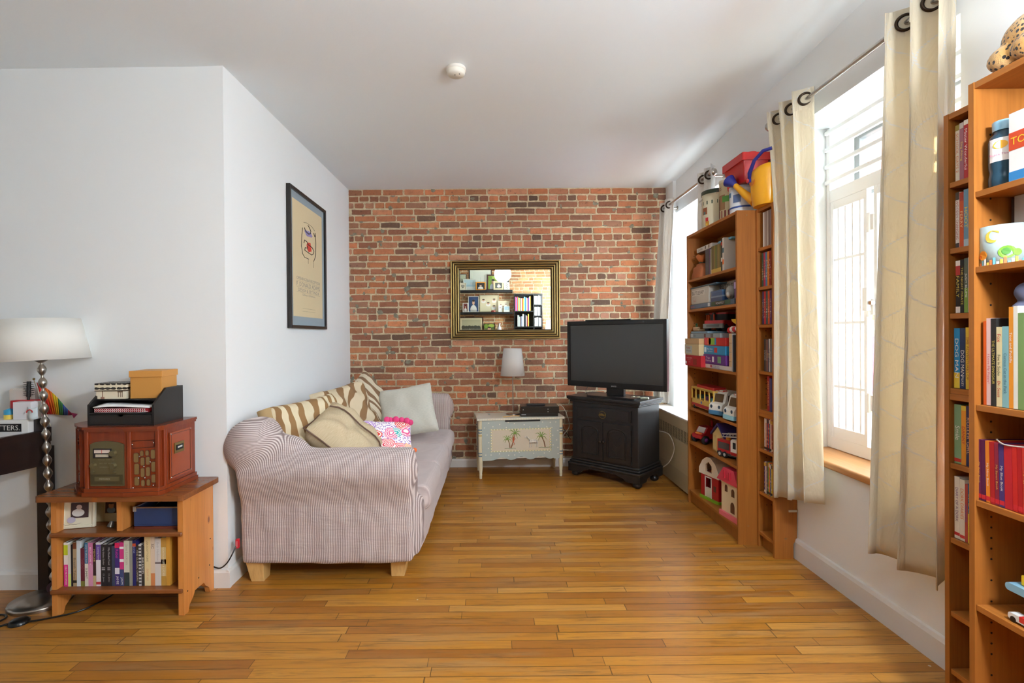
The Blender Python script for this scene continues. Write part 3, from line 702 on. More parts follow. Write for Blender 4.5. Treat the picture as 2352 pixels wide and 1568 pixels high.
def pillow(name, label, c, nrm, roll, w, h, t, mat, seed=0, crump=.012, gusset=None, pinch=.10, group=None, sag=0.0):
    """ux runs across the face, uy up the face"""
    n = Vector(nrm).normalized(); up = Vector((0, 0, 1)); ux = up.cross(n).normalized(); uy = n.cross(ux)
    R = Matrix.Rotation(roll, 3, n); ux = R @ ux; uy = R @ uy; c = Vector(c)
    rnd = random.Random(seed); ph = [rnd.uniform(0, 6) for _ in range(6)]
    N = 30; b = MB(); idx = {}
    for side in (1, -1):
        vs = []; uvs = []
        for j in range(N+1):
            for i in range(N+1):
                u = -1+2*i/N; v = -1+2*j/N
                kc = 1-.07*(u*u*v*v)**2; X = u*w/2*(1-pinch*(1-v*v))*kc; Y = v*h/2*(1-pinch*(1-u*u))*kc
                e = max(0, (1-u**4)*(1-v**4)); Z = side*(t/2)*(e**.5)
                edge = max(abs(u), abs(v))
                wr = crump*(math.sin(9*u+4*v+ph[0])*.5+math.sin(5*v-7*u+ph[1])*.6+math.sin(14*u*v+ph[2])*.5)*(e**.3)
                wr += crump*.8*math.sin(16*(u+v)+ph[3])*max(0, edge-.55)*2*(1-edge)*2
                Z += side*wr - sag*(u*u-.3)*.5
                vs.append(c+ux*X+uy*Y+n*Z); uvs.append((u*.5+.5+(0 if side > 0 else 2), v*.5+.5))
        fs = []
        for j in range(N):
            for i in range(N):
                q = (j*(N+1)+i, j*(N+1)+i+1, (j+1)*(N+1)+i+1, (j+1)*(N+1)+i); fs.append(q if side > 0 else q[::-1])
        b.add(vs, fs, mat, True, uvs)
    o = b.build(name); tag(o, label, 'cushion', group)
    return o, c, ux, uy, n
PG = 'cushions heaped on the sofa'
M_tan = mat_linen('tan_herringbone', (176, 150, 110), (150, 124, 86), (60, 60, 1))
o, c, ux, uy, n = pillow('throw_pillow', 'brown and cream zebra cushion with a tan side band, nearest the sofa back corner', (-1.08, 3.00, .725), (.80, -.50, .34), .08, .50, .44, .17, mat_zebra('zebra_linen', rot=.3), 1, group=PG)
b = MB()
for k in range(13):   # side band round the corner that shows
    pass
pts = []
b.tube([c-ux*.235+uy*(-.20+.40*k/12)+n*(-.01) for k in range(13)], .040, M_tan, 12); b.build('side_band', o)
pillow('throw_pillow', 'rumpled brown and cream zebra cushion in the middle of the sofa heap', (-1.03, 3.58, .745), (.78, -.42, .46), .12, .52, .46, .16, mat_zebra('zebra_linen_two', (208, 192, 162), (138, 106, 74), .9), 5, .022, group=PG)
pillow('throw_pillow', 'zebra cushion standing on its corner farthest back against the brick end', (-1.03, 4.12, .745), (.72, -.60, .35), .62, .44, .44, .14, mat_zebra('zebra_linen_three', (206, 194, 170), (128, 100, 76), -.3), 9, group=PG)
pillow('throw_pillow', 'large pale grey-green linen cushion leaning toward the far arm', (-.715, 4.16, .685), (.12, -.90, .40), .16, .47, .44, .13, mat_linen('grey_linen', (206, 204, 192), (184, 184, 174)), 12, .005, group=PG)
o, c, ux, uy, n = pillow('throw_pillow', 'plain beige linen cushion edged in brown piping behind the near arm', (-.885, 3.03, .69), (.66, -.10, .66), .28, .46, .46, .21, mat_linen('beige_silk', (206, 190, 160), (184, 164, 130)), 15, group=PG, crump=.016)
b = MB(); M_pipe = C((96, 70, 56), .7)
pp = []
for k in range(40):
    t = k/40*8
    sd = int(t//2); f = (t % 2)-1; u, v = ((f, -1), (1, f), (-f, 1), (-1, -f))[sd]
    pp.append(c+ux*(u*.23*(1-.10*(1-v*v)))+uy*(v*.23*(1-.10*(1-u*u))))
b.tube(pp+[pp[0]], .0045, M_pipe, 6)
b.tube([c+ux*(.02+.012*math.sin(k))+uy*(-.20+.40*k/10)+n*(.105*max(0, 1-((-.20+.40*k/10)/.23)**4)**.5+.012) for k in range(11)], .005, M_pipe, 6); b.build('piping', o)
o, c, ux, uy, n = pillow('throw_pillow', 'small bright floral cushion with pink pompoms on the seat', (-.725, 3.36, .615), (.40, -.74, .54), -.12, .38, .27, .12, mat_floral(), 19, .005, group=PG)
b = MB(); M_pk = C((226, 70, 130), .9); M_tl = C((44, 178, 172), .9); M_or = C((232, 110, 50), .9)
M_PP = [M_pk, M_tl, M_or]
for u, v, mt, r in ((.2, 1.0, M_pk, .022), (.38, .98, M_pk, .024), (.58, .97, M_pk, .02), (.75, .9, M_pk, .022), (.88, .82, M_pk, .02), (-.55, -.1, M_tl, .026), (1.0, -.55, M_or, .016), (-.72, .25, M_or, .016), (.05, .97, M_pk, .02)):
    e = (max(0, (1-u**4)*(1-v**4)))**.5
    b = MB(); b.ball(c+ux*(u*.19)+uy*(v*.135)+n*(.06*e+.006), r, mt, 10, 7); b.build('pompom', o)

# ================================================================== FRAMED POSTER on the left wall
def wx(y): return -1.393-(y-2.66)*.0152
t = thing('framed_poster', 'tall black-framed poster with a red and violet abstract drawing on the white wall', 'framed poster', (-1.41, 3.86, 1.352))
y0, y1, z0, z1 = 3.475, 4.25, 1.352, 2.33; M_frm = C((26, 22, 20), .35)
sl_ = Matrix.Translation((wx(y0)+.002, y0, 0)) @ Matrix.Rotation(math.atan(.0152), 4, 'Z') @ Matrix.Translation((0, -y0, 0))
b = MB(); b.T = sl_
for (a, c2, e, f) in ((y0, y0+.022, z0, z1), (y1-.022, y1, z0, z1), (y0+.022, y1-.022, z0, z0+.022), (y0+.022, y1-.022, z1-.022, z1)): b.box(0, .028, a, c2, e, f, M_frm)
b.build('frame', t, bevel=.002)
b = MB(); b.T = sl_; b.box(.002, .012, y0+.02, y1-.02, z0+.02, z1-.02, C((150, 164, 172), .7)); b.build('mat_board', t)
b = MB(); b.T = sl_; M_pap = C((218, 200, 162), .6, spec=.3); p0, p1, q0, q1 = y0+.075, y1-.075, z0+.085, z1-.075
b.box(.012, .014, p0, p1, q0, q1, M_pap)
M_ink = C((52, 44, 38), .6); M_inkl = C((150, 140, 120), .7); M_vio = C((150, 140, 190), .7); M_redb = C((206, 66, 48), .7)
def P_(u, v, x=.0155): return (x, p0+(p1-p0)*u, q0+(q1-q0)*v)
def blob(u, v, ru, rv, m, x=.0148, seed=1):
    rr = random.Random(seed); n = 18
    b.add([P_(u+ru*math.cos(2*pi*i/n)*rr.uniform(.8, 1.15), v+rv*math.sin(2*pi*i/n)*rr.uniform(.8, 1.15), x) for i in range(n)], [tuple(range(n))], m)
blob(.50, .765, .13, .028, M_vio, .0147, 2); blob(.52, .645, .085, .048, M_redb, .0149, 4)
def ink(pts, r=.0022, m=None): b.tube([P_(u, v) for u, v in pts], r, m or M_ink, 5)
ink([(.30, .79), (.27, .72), (.26, .62), (.29, .56), (.36, .535), (.50, .535)]); ink([(.74, .81), (.76, .72), (.75, .60), (.70, .55), (.66, .53)])
ink([(.34, .66), (.36, .69), (.44, .685), (.47, .665), (.62, .655), (.68, .63), (.66, .60), (.60, .585), (.50, .59), (.36, .60), (.38, .625), (.46, .628), (.46, .65)], .003)
ink([(.34, .845), (.44, .855), (.62, .85), (.72, .825)], .0012); ink([(.36, .80), (.40, .775), (.50, .765), (.56, .775), (.58, .80), (.52, .83), (.48, .84)], .003); ink([(.68, .80), (.72, .77), (.74, .79)], .003)
ink([(.48, .53), (.48, .49)], .0012, M_inkl); ink([(.66, .53), (.66, .47)], .0012, M_inkl)
for v, s, h in ((.335, 'OPENING BAR RECEPTION', .022), (.285, 'F. DONALD ADAMS', .032), (.235, 'DESIGN & SETTING 8', .022), (.195, 'Gallery & Exhibitions', .02)):
    b.text(s, P_(.5, v, .0146), (0, 1, 0), (0, 0, 1), (p1-p0)*.8, h, C((142, 134, 128), .7))
for v in (.312, .258, .215): b.box(.014, .0146, p0+(p1-p0)*.1, p0+(p1-p0)*.9, q0+(q1-q0)*v-.0006, q0+(q1-q0)*v+.0006, M_inkl)
for v in (.075, .05): b.box(.014, .0146, p0+(p1-p0)*.28, p0+(p1-p0)*.72, q0+(q1-q0)*v-.0008, q0+(q1-q0)*v+.0008, M_inkl)
b.build('print', t)

# ================================================================== WALL MIRROR
t = thing('wall_mirror', 'rectangular mirror in a ridged antique gold frame on the brick wall', 'mirror', (.10, 5.04, 1.256))
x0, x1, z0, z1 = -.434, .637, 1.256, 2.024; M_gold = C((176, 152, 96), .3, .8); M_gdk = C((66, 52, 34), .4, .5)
def ring(b, a, m0, m1, ya, yb, mt):
    X0, X1, Z0, Z1 = x0+m0, x1-m0, z0+m0, z1-m0; x2, x3, z2, z3 = x0+m1, x1-m1, z0+m1, z1-m1
    vs = [(X0, ya, Z0), (X1, ya, Z0), (X1, ya, Z1), (X0, ya, Z1), (x2, yb, z2), (x3, yb, z2), (x3, yb, z3), (x2, yb, z3)]
    b.add(vs, [(0, 1, 5, 4), (1, 2, 6, 5), (2, 3, 7, 6), (3, 0, 4, 7)], mt, False)
b = MB(); Y = D-.012
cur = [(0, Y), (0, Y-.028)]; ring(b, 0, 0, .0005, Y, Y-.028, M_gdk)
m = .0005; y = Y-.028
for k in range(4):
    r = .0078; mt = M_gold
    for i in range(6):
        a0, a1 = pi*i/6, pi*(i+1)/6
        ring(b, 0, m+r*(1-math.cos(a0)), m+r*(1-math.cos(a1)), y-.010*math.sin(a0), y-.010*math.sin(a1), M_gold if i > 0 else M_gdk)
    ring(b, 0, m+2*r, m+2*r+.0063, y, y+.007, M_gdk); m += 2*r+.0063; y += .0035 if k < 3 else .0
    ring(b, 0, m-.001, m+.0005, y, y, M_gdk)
ring(b, 0, m, m+.004, y, Y-.006, M_gold)
b.build('frame', t)
b = MB(); b.box(x0+.07, x1-.07, Y-.008, Y, z0+.07, z1-.07, M_mirror); b.build('mirror_glass', t)

# ================================================================== PAINTED TOY CHEST
A = math.atan2(.08, .80)
ch = thing('toy_chest', 'white and pale blue painted toy chest with palms and a zebra under the mirror', 'toy chest', (-.170, 4.595, 0), A)
Wd, Dp, Ht = .80, .355, .545; M_cream = C((222, 214, 184), .35); M_cw = C((222, 220, 206), .35); M_blue = C((176, 188, 184), .45); M_dot = C((226, 226, 214), .45); M_sand = C((212, 202, 182), .5); M_yel = C((206, 200, 120), .5)
b = MB(); b.box(0, Wd, 0, Dp, Ht-.018, Ht, M_cw)
for k in range(34): b.box(.006+k*.0235, .018+k*.0235, -.0008, 0, Ht-.016, Ht-.004, C((236, 232, 206), .4))
for u, v, w_, h_, mt in ((.12, .20, .02, .10, M_blue),): b.box(u, u+w_, v, v+h_, Ht, Ht+.0006, mt)
gpts = [(.24, .06), (.30, .08), (.34, .12), (.38, .11), (.40, .09)]
b.tube([(p[0], p[1], Ht+.0005) for p in gpts], .006, C((216, 170, 96), .5), 6)
b.build('lid', ch, bevel=.004, local=True)
b = MB(); n = 60
top = [(.045+(Wd-.09)*i/n, .19-.012+.014*math.cos(2*pi*4*(i/n-.5)) if .10 < i/n < .92 else .165) for i in range(n+1)]
b.prism(top+[(Wd-.045, Ht-.018), (.045, Ht-.018)], 'y', .012, .026, M_blue)
fy = .0115
b.box(.13, Wd-.13, fy-.0003, .012, .245, .442, M_sand)
rnd = random.Random(4)
pts = []
for k in range(46):
    for _ in range(30):
        x, z = rnd.uniform(.06, Wd-.06), rnd.uniform(.205, .51)
        if (.12 < x < Wd-.12 and .235 < z < .455): continue
        if all((x-a)**2+(z-c2)**2 > .0022 for a, c2 in pts): pts.append((x, z)); break
def disc(x, z, r, mt, yy): b.add([(x+r*math.cos(2*pi*i/10), yy, z+r*math.sin(2*pi*i/10)) for i in range(10)], [tuple(range(9, -1, -1))], mt)
for x, z in pts: disc(x, z, .0058, M_dot, fy)
per = []; 
for k in range(20): per += [(.13+(Wd-.26)*k/20, .442), (.13+(Wd-.26)*(k+1)/20, .245)]
for k in range(8): per += [(.13, .245+(.197)*k/8), (Wd-.13, .245+.197*(k+1)/8)]
for q, (x, z) in enumerate(per):
    b.box(x-.009, x+.009, fy-.0006, fy, z-.006, z+.006, M_yel); disc(x, z, .0058, C((240, 236, 214), .5), fy-.0009)
Y_ = fy-.0014; M_trk = C((148, 104, 72), .6); M_lf = C((120, 160, 60), .6); M_gr = C((110, 140, 90), .6)
def stroke(pts, r, mt):
    b.tube([(p[0], Y_, p[1]) for p in pts], r, mt, 5)
def palm(x, z, tx, tz, s=1.0):
    stroke([(x, z), (x+(tx-x)*.45+.006, z+(tz-z)*.5), (tx, tz)], [.005*s, .004*s, .003*s], M_trk)
    for a, L in ((20, .05), (60, .045), (110, .045), (150, .055), (200, .045), (-25, .05), (-60, .04), (230, .04)):
        r = math.radians(a); stroke([(tx, tz), (tx+L*.6*math.cos(r)*s, tz+(L*.6*math.sin(r)+.008)*s), (tx+L*math.cos(r)*s, tz+(L*math.sin(r)-.008)*s)], [.003*s, .003*s, .001], M_lf)
palm(.298, .275, .275, .355, .9); palm(.308, .275, .345, .405, 1.1); palm(.62, .272, .585, .375, 1.1)
for a, c2 in ((.25, .35), (.56, .68)): stroke([(a, .268), (a+.03, .272), ((a+c2)/2, .266), (c2-.02, .272), (c2, .268)], .002, M_gr)
M_or2 = C((198, 92, 50), .6); stroke([(.328, .375), (.330, .350), (.326, .325)], [.006, .010, .006], M_or2)
for p in (((.330, .36), (.345, .352), (.350, .358)), ((.327, .36), (.314, .352), (.310, .36)), ((.328, .33), (.338, .312), (.334, .300)), ((.325, .33), (.318, .310), (.322, .296)), ((.328, .378), (.331, .386))): stroke(p, .0025, M_or2)
M_z = C((236, 232, 222), .6); M_zs = C((70, 66, 66), .6)
stroke([(.472, .325), (.50, .330), (.532, .328), (.548, .318)], [.014, .019, .018, .010], M_z); stroke([(.480, .335), (.462, .362), (.446, .372), (.432, .360)], [.010, .008, .007, .004], M_z)
for x in (.474, .492, .532, .548): stroke([(x, .322), (x, .272)], .0035, M_z); stroke([(x+.004, .318), (x+.004, .274)], .0009, M_zs)
Y_ = fy-.016
for k in range(9): stroke([(.470+.0095*k, .345), (.473+.0095*k, .312)], .0011, M_zs)
for k in range(5): stroke([(.448+.007*k, .380-.008*k), (.452+.007*k, .360-.006*k)], .0011, M_zs)
b.build('front_panel', ch, local=True)
b = MB(); b.box(.255, .575, .004, .012, Ht-.034, Ht-.018, M_dark); b.build('safety_hinge_rail', ch, local=True)
for xx in (.02, Wd-.034):
    b = MB(); b.box(xx, xx+.014, .04, Dp-.04, .17, Ht-.018, M_blue); b.build('side_panel', ch, local=True)
b = MB(); b.box(.04, Wd-.04, Dp-.03, Dp-.016, .17, Ht-.018, M_cw); b.build('back_panel', ch, local=True)
b = MB(); b.box(.03, Wd-.03, .02, Dp-.02, .175, .187, M_cw); b.build('bottom_panel', ch, local=True)
for lx in (.032, Wd-.032):
    for ly in (.030, Dp-.030):
        b = MB(); M_gb = C((120, 140, 150), .4)
        b.lathe((lx, ly, 0), [(.012, 0), (.013, .03), (.015, .035), (.012, .04), (.019, .10), (.0195, .20)], M_cream, 18)
        for z in (.20, .225, .41, .435): b.lathe((lx, ly, z), [(.0195, 0), (.021, .004), (.021, .009), (.0195, .012)], M_gb, 18, caps=False)
        b.lathe((lx, ly, .20), [(.0195, 0), (.0195, Ht-.018-.20)], M_cream, 18, caps=False)
        b.lathe((lx, ly, .385), [(.0198, 0), (.0205, .004), (.0198, .009)], C((200, 170, 90), .4), 18, caps=False)
        b.build('leg', ch, local=True)
def onch(u, v, z=Ht): return Matrix.Translation((-.170, 4.595, 0)) @ Matrix.Rotation(A, 4, 'Z') @ Vector((u, v, z))
# table lamp on the chest
p = Vector((.162, 4.845, Ht+.001))
t = thing('table_lamp', 'slim metal table lamp with a white cone shade on the painted chest', 'table lamp', p)
b = MB(); b.lathe(p, [(.066, 0), (.067, .006), (.058, .010), (.010, .013), (.0, .014)], M_steel, 28); b.build('base', t)
b = MB(); b.cyl(p+Vector((0, 0, .010)), p+Vector((0, 0, .44)), .0055, M_steel); b.build('pole', t)
b = MB(); b.lathe(p, [(.116, .365), (.0865, .622)], M_shadew, 40, caps=False)
o = b.build('lamp_shade', t); md = o.modifiers.new('s', 'SOLIDIFY'); md.thickness = .002
# media boxes
def mbox(name, label, cat, cx, cy, w_, d_, z0, z1, rot, mt, bev=.003, extra=None):
    t = thing(name, label, cat, (cx, cy, z0), rot); b = MB(); b.box(-w_/2, w_/2, -d_/2, d_/2, 0, z1-z0, mt); o = b.build('case', t, bevel=bev, local=True)
    if extra: extra(t, w_, d_, z1-z0)
    return t
def ex_console(t, w_, d_, h):
    b = MB(); b.cyl((-w_/2+.018, -d_/2-.0006, h*.55), (-w_/2+.018, -d_/2+.001, h*.55), .004, C((235, 235, 235), .3)); b.cyl((w_/2-.10, -d_/2-.0006, h*.62), (w_/2-.10, -d_/2+.001, h*.62), .0038, C((235, 235, 235), .3)); b.cyl((w_/2-.10, -d_/2-.0006, h*.25), (w_/2-.10, -d_/2+.001, h*.25), .0038, C((235, 235, 235), .3)); b.build('button', t, local=True)
    b = MB(); b.box(-w_/2+.012, w_/2-.12, -d_/2-.0008, -d_/2+.001, h*.46, h*.49, M_dark); b.build('disc_slot', t, local=True)
def ex_low(t, w_, d_, h):
    b = MB(); b.box(-w_/2+.01, -w_/2+.05, -d_/2-.0008, -d_/2+.001, h*.55, h*.72, C((200, 205, 210), .4)); b.build('nameplate', t, local=True)
mbox('media_player', 'low flat black media box under the game console on the chest', 'media player', .395, 4.80, .345, .20, Ht+.001, Ht+.028, .02, M_blk, extra=ex_low)
mbox('game_console', 'black game console stacked on the flat media box', 'game console', .405, 4.805, .345, .215, Ht+.0285, Ht+.092, .0, M_blk, extra=ex_console)
def ex_btn(t, w_, d_, h):
    b = MB()
    for k in range(9): b.box(-w_/2+.02+k*.018, -w_/2+.028+k*.018, -.006, .006, h, h+.0015, C((70, 70, 72), .5))
    b.build('keypad', t, local=True)
mbox('remote_control', 'black remote control lying on top of the game console', 'remote control', .37, 4.78, .17, .045, Ht+.093, Ht+.108, .03, M_blkm, extra=ex_btn)

# ================================================================== BLACK CABINET WITH TV
TA = -math.radians(43.5)
cab = thing('tv_cabinet', 'black wooden cabinet with a drawer and two arched doors carrying the television', 'cabinet', (1.185, 4.275, 0), TA)
# local frame: x runs from the near corner (0) to the left end (-L), y into the corner
L, Dc, H = .66, .385, .735; Mb = M_black
b = MB(); b.box(-L+.0, 0, 0, Dc, .165, .69, Mb); b.build('body', cab, bevel=.003, local=True)
b = MB()
for k, (o_, z0, z1) in enumerate(((.030, .708, .735), (.020, .695, .708), (.010, .68, .695))): b.box(-L-o_-.01, o_+.01, -o_-.01, Dc+.005, z0, z1, Mb)
b.build('top', cab, bevel=.006, local=True)
b = MB()
for k, (o_, z0, z1) in enumerate(((.012, .150, .170), (.022, .130, .150), (.034, .108, .130))): b.box(-L-o_, o_, -o_, Dc+.005, z0, z1, Mb)
b.build('base_moulding', cab, bevel=.007, local=True)
b = MB(); o_ = .030
prof2 = [(-L-o_, .045), (-L+.10, .045), (-L+.13, .07), (-L+.17, .078), (-L+.20, .092), (-.20, .092), (-.17, .078), (-.13, .07), (-.10, .045), (o_, .045), (o_, .108), (-L-o_, .108)]
b.prism(prof2, 'y', -o_, -o_+.018, Mb)
b.prism([(-o_, .045), (.08, .045), (.10, .07), (.14, .08), (Dc-.14, .08), (Dc-.10, .07), (Dc-.08, .045), (Dc, .045), (Dc, .108), (-o_, .108)], 'x', o_-.018, o_, Mb)
b.prism([(-o_, .045), (.08, .045), (.10, .07), (.14, .08), (Dc-.14, .08), (Dc-.10, .07), (Dc-.08, .045), (Dc, .045), (Dc, .108), (-o_, .108)], 'x', -L-o_, -L-o_+.018, Mb)
b.build('apron', cab, bevel=.003, local=True)
for fx in (-L+.02, -.02):
    for fyy in (.02, Dc-.06):
        b = MB(); b.lathe((fx, fyy, 0), [(.022, 0), (.036, .012), (.040, .026), (.032, .04), (.026, .05)], Mb, 22); b.build('foot', cab, local=True)
# drawer and doors on the front
b = MB(); b.box(-L+.06, -.06, -.016, 0, .545, .645, Mb); b.box(-L+.075, -.075, -.020, -.016, .558, .632, Mb)
dr = b.build('drawer', cab, bevel=.005, local=True)
b = MB(); cx = -L/2
b.add([(cx+.030*math.cos(a), -.021-.016*math.sin(q), .583+.020*math.sin(a)) for a in [pi*i/10 for i in range(11)] for q in (0, pi/2)], [(2*i, 2*i+2, 2*i+3, 2*i+1) for i in range(10)], M_brass, True)
b.add([(cx+.030*math.cos(a), -.037, .583+.020*math.sin(a)) for a in [pi*i/10 for i in range(11)]]+[(cx, -.034, .583)], [(i, i+1, 11) for i in range(10)], M_brass, True)
b.torus((cx, -.021, .588), .032, .0025, M_brass, 'y', 20, 6); o = b.build('cup_pull', dr, local=True)
for k, (a, c2) in enumerate(((-L+.06, -L/2-.003), (-L/2+.003, -.06))):
    b = MB(); b.box(a, c2, -.016, 0, .185, .520, Mb)
    # arched raised frame with inset panel
    m0, m1 = a+.045, c2-.045; cx = (m0+m1)/2; R_ = (m1-m0)/2
    outer = [(m0, .225), (m1, .225), (m1, .43)]+[(cx+R_*math.cos(t_), .43+.045*math.sin(t_)) for t_ in [pi*i/12 for i in range(1, 12)]]+[(m0, .43)]
    b.tube([(p_[0], -.018, p_[1]) for p_ in outer+[outer[0]]], .006, Mb, 6)
    inner = [(cx+(p_[0]-cx)*.86, .325+(p_[1]-.325)*.90) for p_ in outer]; b.tube([(p_[0], -.0165, p_[1]) for p_ in inner+[inner[0]]], .0035, Mb, 6)
    for z in (.27, .33, .39):
        b.tube([(cx-.045, -.0165, z+.035), (cx, -.0165, z-.01), (cx+.045, -.0165, z+.035)], .0018, Mb, 5)
    dd = b.build('door', cab, bevel=.003, local=True)
    kx = c2-.014 if k == 0 else a+.014
    b = MB(); b.lathe((kx, -.016, .355), [(.006, 0), (.005, -.012), (.012, -.018), (.012, -.026), (.0, -.030)], C((70, 60, 54), .35, .6), 16, 'y'); b.build('knob', dd, local=True)
    b = MB(); hx = a if k == 0 else c2
    for z in (.24, .46): b.cyl((hx, -.012, z-.022), (hx, -.012, z+.022), .004, M_bronze)
    b.build('hinge', dd, local=True)

# television
TVA = -math.atan2(.642, .724); cx, cy = 1.045, 4.515
tv = thing('television', 'black flat-screen television standing on the black cabinet', 'television', (cx, cy, H+.001), TVA)
hw = .484
b = MB()
for (a, c2, e, f) in ((-hw, -hw+.032, .08, .68), (hw-.032, hw, .08, .68), (-hw+.032, hw-.032, .64, .68), (-hw+.032, hw-.032, .08, .132)): b.box(a, c2, -.012, .030, e, f, M_blk)
b.box(-hw+.012, hw-.012, .03, .05, .10, .665, M_blk); b.box(-.33, .33, .05, .085, .16, .60, M_blkm)
b.build('bezel', tv, bevel=.005, local=True)
m, nt, bs = base('lcd_panel'); bs.inputs['Base Color'].default_value = (.022, .0225, .022, 1); bs.inputs['Roughness'].default_value = .3; bs.inputs['Specular IOR Level'].default_value = .9
b = MB(); b.box(-hw+.030, hw-.030, -.004, .01, .130, .642, m); b.build('screen', tv, local=True)
b = MB(); b.text('SANYO', (0, -.0132, .100), (1, 0, 0), (0, 0, 1), .05, .011, C((225, 225, 225), .4)); b.build('logo', tv, local=True)
b = MB(); b.box(-.29, .16, -.004, .02, .68, .689, M_blk); b.build('sensor_strip', tv, bevel=.002, local=True)
b = MB(); b.rbox(-.235, .235, -.10, .13, 0, .016, M_blk, .03, 5); b.build('stand_base', tv, bevel=.004, local=True)
b = MB(); b.box(-.085, .085, .008, .045, .014, .16, M_blk); b.build('stand_neck', tv, bevel=.004, local=True)
# remote in its plastic sleeve on the cabinet
t = thing('remote_control', 'remote control in a creased pale plastic sleeve beside the television stand', 'remote control', (1.235, 4.395, H+.001), TVA+.25)
b = MB(); b.box(-.075, .075, -.020, .020, 0, .018, C((168, 172, 150), .3)); b.build('case', t, bevel=.006, local=True)
b = MB()
for k in range(6): b.box(-.06+.022*k, -.046+.022*k, -.012, .012, .018, .020, C((66, 66, 60), .4) if k % 2 else C((228, 230, 200), .2))
b.build('keypad', t, local=True)
# cables
def cable(label, pts, r, mt, cat='cable', grp=None):
    P = [Vector(p) for p in pts]; out = []
    for i in range(len(P)-1):
        p0, p1, p2, p3 = P[max(i-1, 0)], P[i], P[i+1], P[min(i+2, len(P)-1)]
        for k in range(8):
            t = k/8; out.append(.5*((2*p1)+(p2-p0)*t+(2*p0-5*p1+4*p2-p3)*t*t+(3*p1-p0-3*p2+p3)*t**3))
    out.append(P[-1]); b = MB(); b.tube(out, r, mt, 8); return tag(b.build('cable'), label, cat, grp)
M_cab = C((214, 208, 190), .5)
cable('white cable looping from the game console down behind the black cabinet', [(.55, 4.86, .60), (.62, 4.90, .62), (.67, 4.90, .55), (.70, 4.90, .42), (.645, 4.92, .33), (.61, 4.90, .25), (.64, 4.90, .20), (.72, 4.88, .19)], .0035, M_cab)
cable('thin black lead hanging between the painted chest and the cabinet', [(.58, 4.93, .60), (.62, 4.96, .52), (.65, 4.97, .40), (.72, 4.96, .28)], .003, M_blk)
cable('pale cable curving between the black cabinet and the radiator cover', [(1.46, 4.62, .42), (1.50, 4.45, .42), (1.515, 4.36, .32), (1.49, 4.40, .20), (1.46, 4.48, .13)], .004, M_cab)
cable('thin black power lead rising from the television stand', [(.84, 4.70, .74), (.83, 4.72, .78), (.86, 4.72, .83)], .0022, M_blk)

# ================================================================== RADIATOR COVER
rc = thing('radiator_cover', 'beige metal radiator cover with louvred grille under the far window', 'radiator cover', (1.63, 4.5, 0))
M_rad = C((196, 182, 148), .4); xf = 1.525; y0, y1 = 3.972, 5.03
b = MB(); b.box(xf-.004, 1.715, y0, 4.855, .590, .604, C((226, 224, 218), .3)); b.box(xf-.004, 1.685, 4.855, y1, .590, .604, C((226, 224, 218), .3)); b.build('top_panel', rc, bevel=.004)
b = MB(); b.box(xf, xf+.003, y0, y1, .155, .405, M_rad); b.box(xf, xf+.003, y0, y1, .505, .590, M_rad); b.box(xf, 1.68, y0, y0+.004, 0, .590, M_rad); b.box(xf+.03, xf+.035, y0, y1, 0, .59, M_dark)
b.build('front_panel', rc)
b = MB(); pitch = .066
for k in range(17):
    yy = y0+k*pitch
    if yy < y1: b.box(xf, xf+.004, yy, yy+.010, .405, .505, M_rad)
for k in range(11): b.box(xf, xf+.004, y0, y1, .4075+k*.0093, .4075+k*.0093+.0038, M_rad)
b.build('grille', rc)
m, nt, bs = base('perforated_sheet'); g = G(nt); v = g.coord(); x_, y_, z_ = g.sep(v)
h1 = g.m('GREATER_THAN', g.m('MULTIPLY', g.m('SINE', g.m('MULTIPLY', y_, 2*pi/.009)), g.m('SINE', g.m('MULTIPLY', z_, 2*pi/.009))), .25)
g.l(g.mix(g.m('MULTIPLY', h1, .6), lin((196, 182, 148)), lin((84, 76, 58))), bs.inputs['Base Color']); bs.inputs['Roughness'].default_value = .4
b = MB(); b.box(xf+.002, xf+.005, y0, y1, .012, .155, m); b.build('vent_sheet', rc)
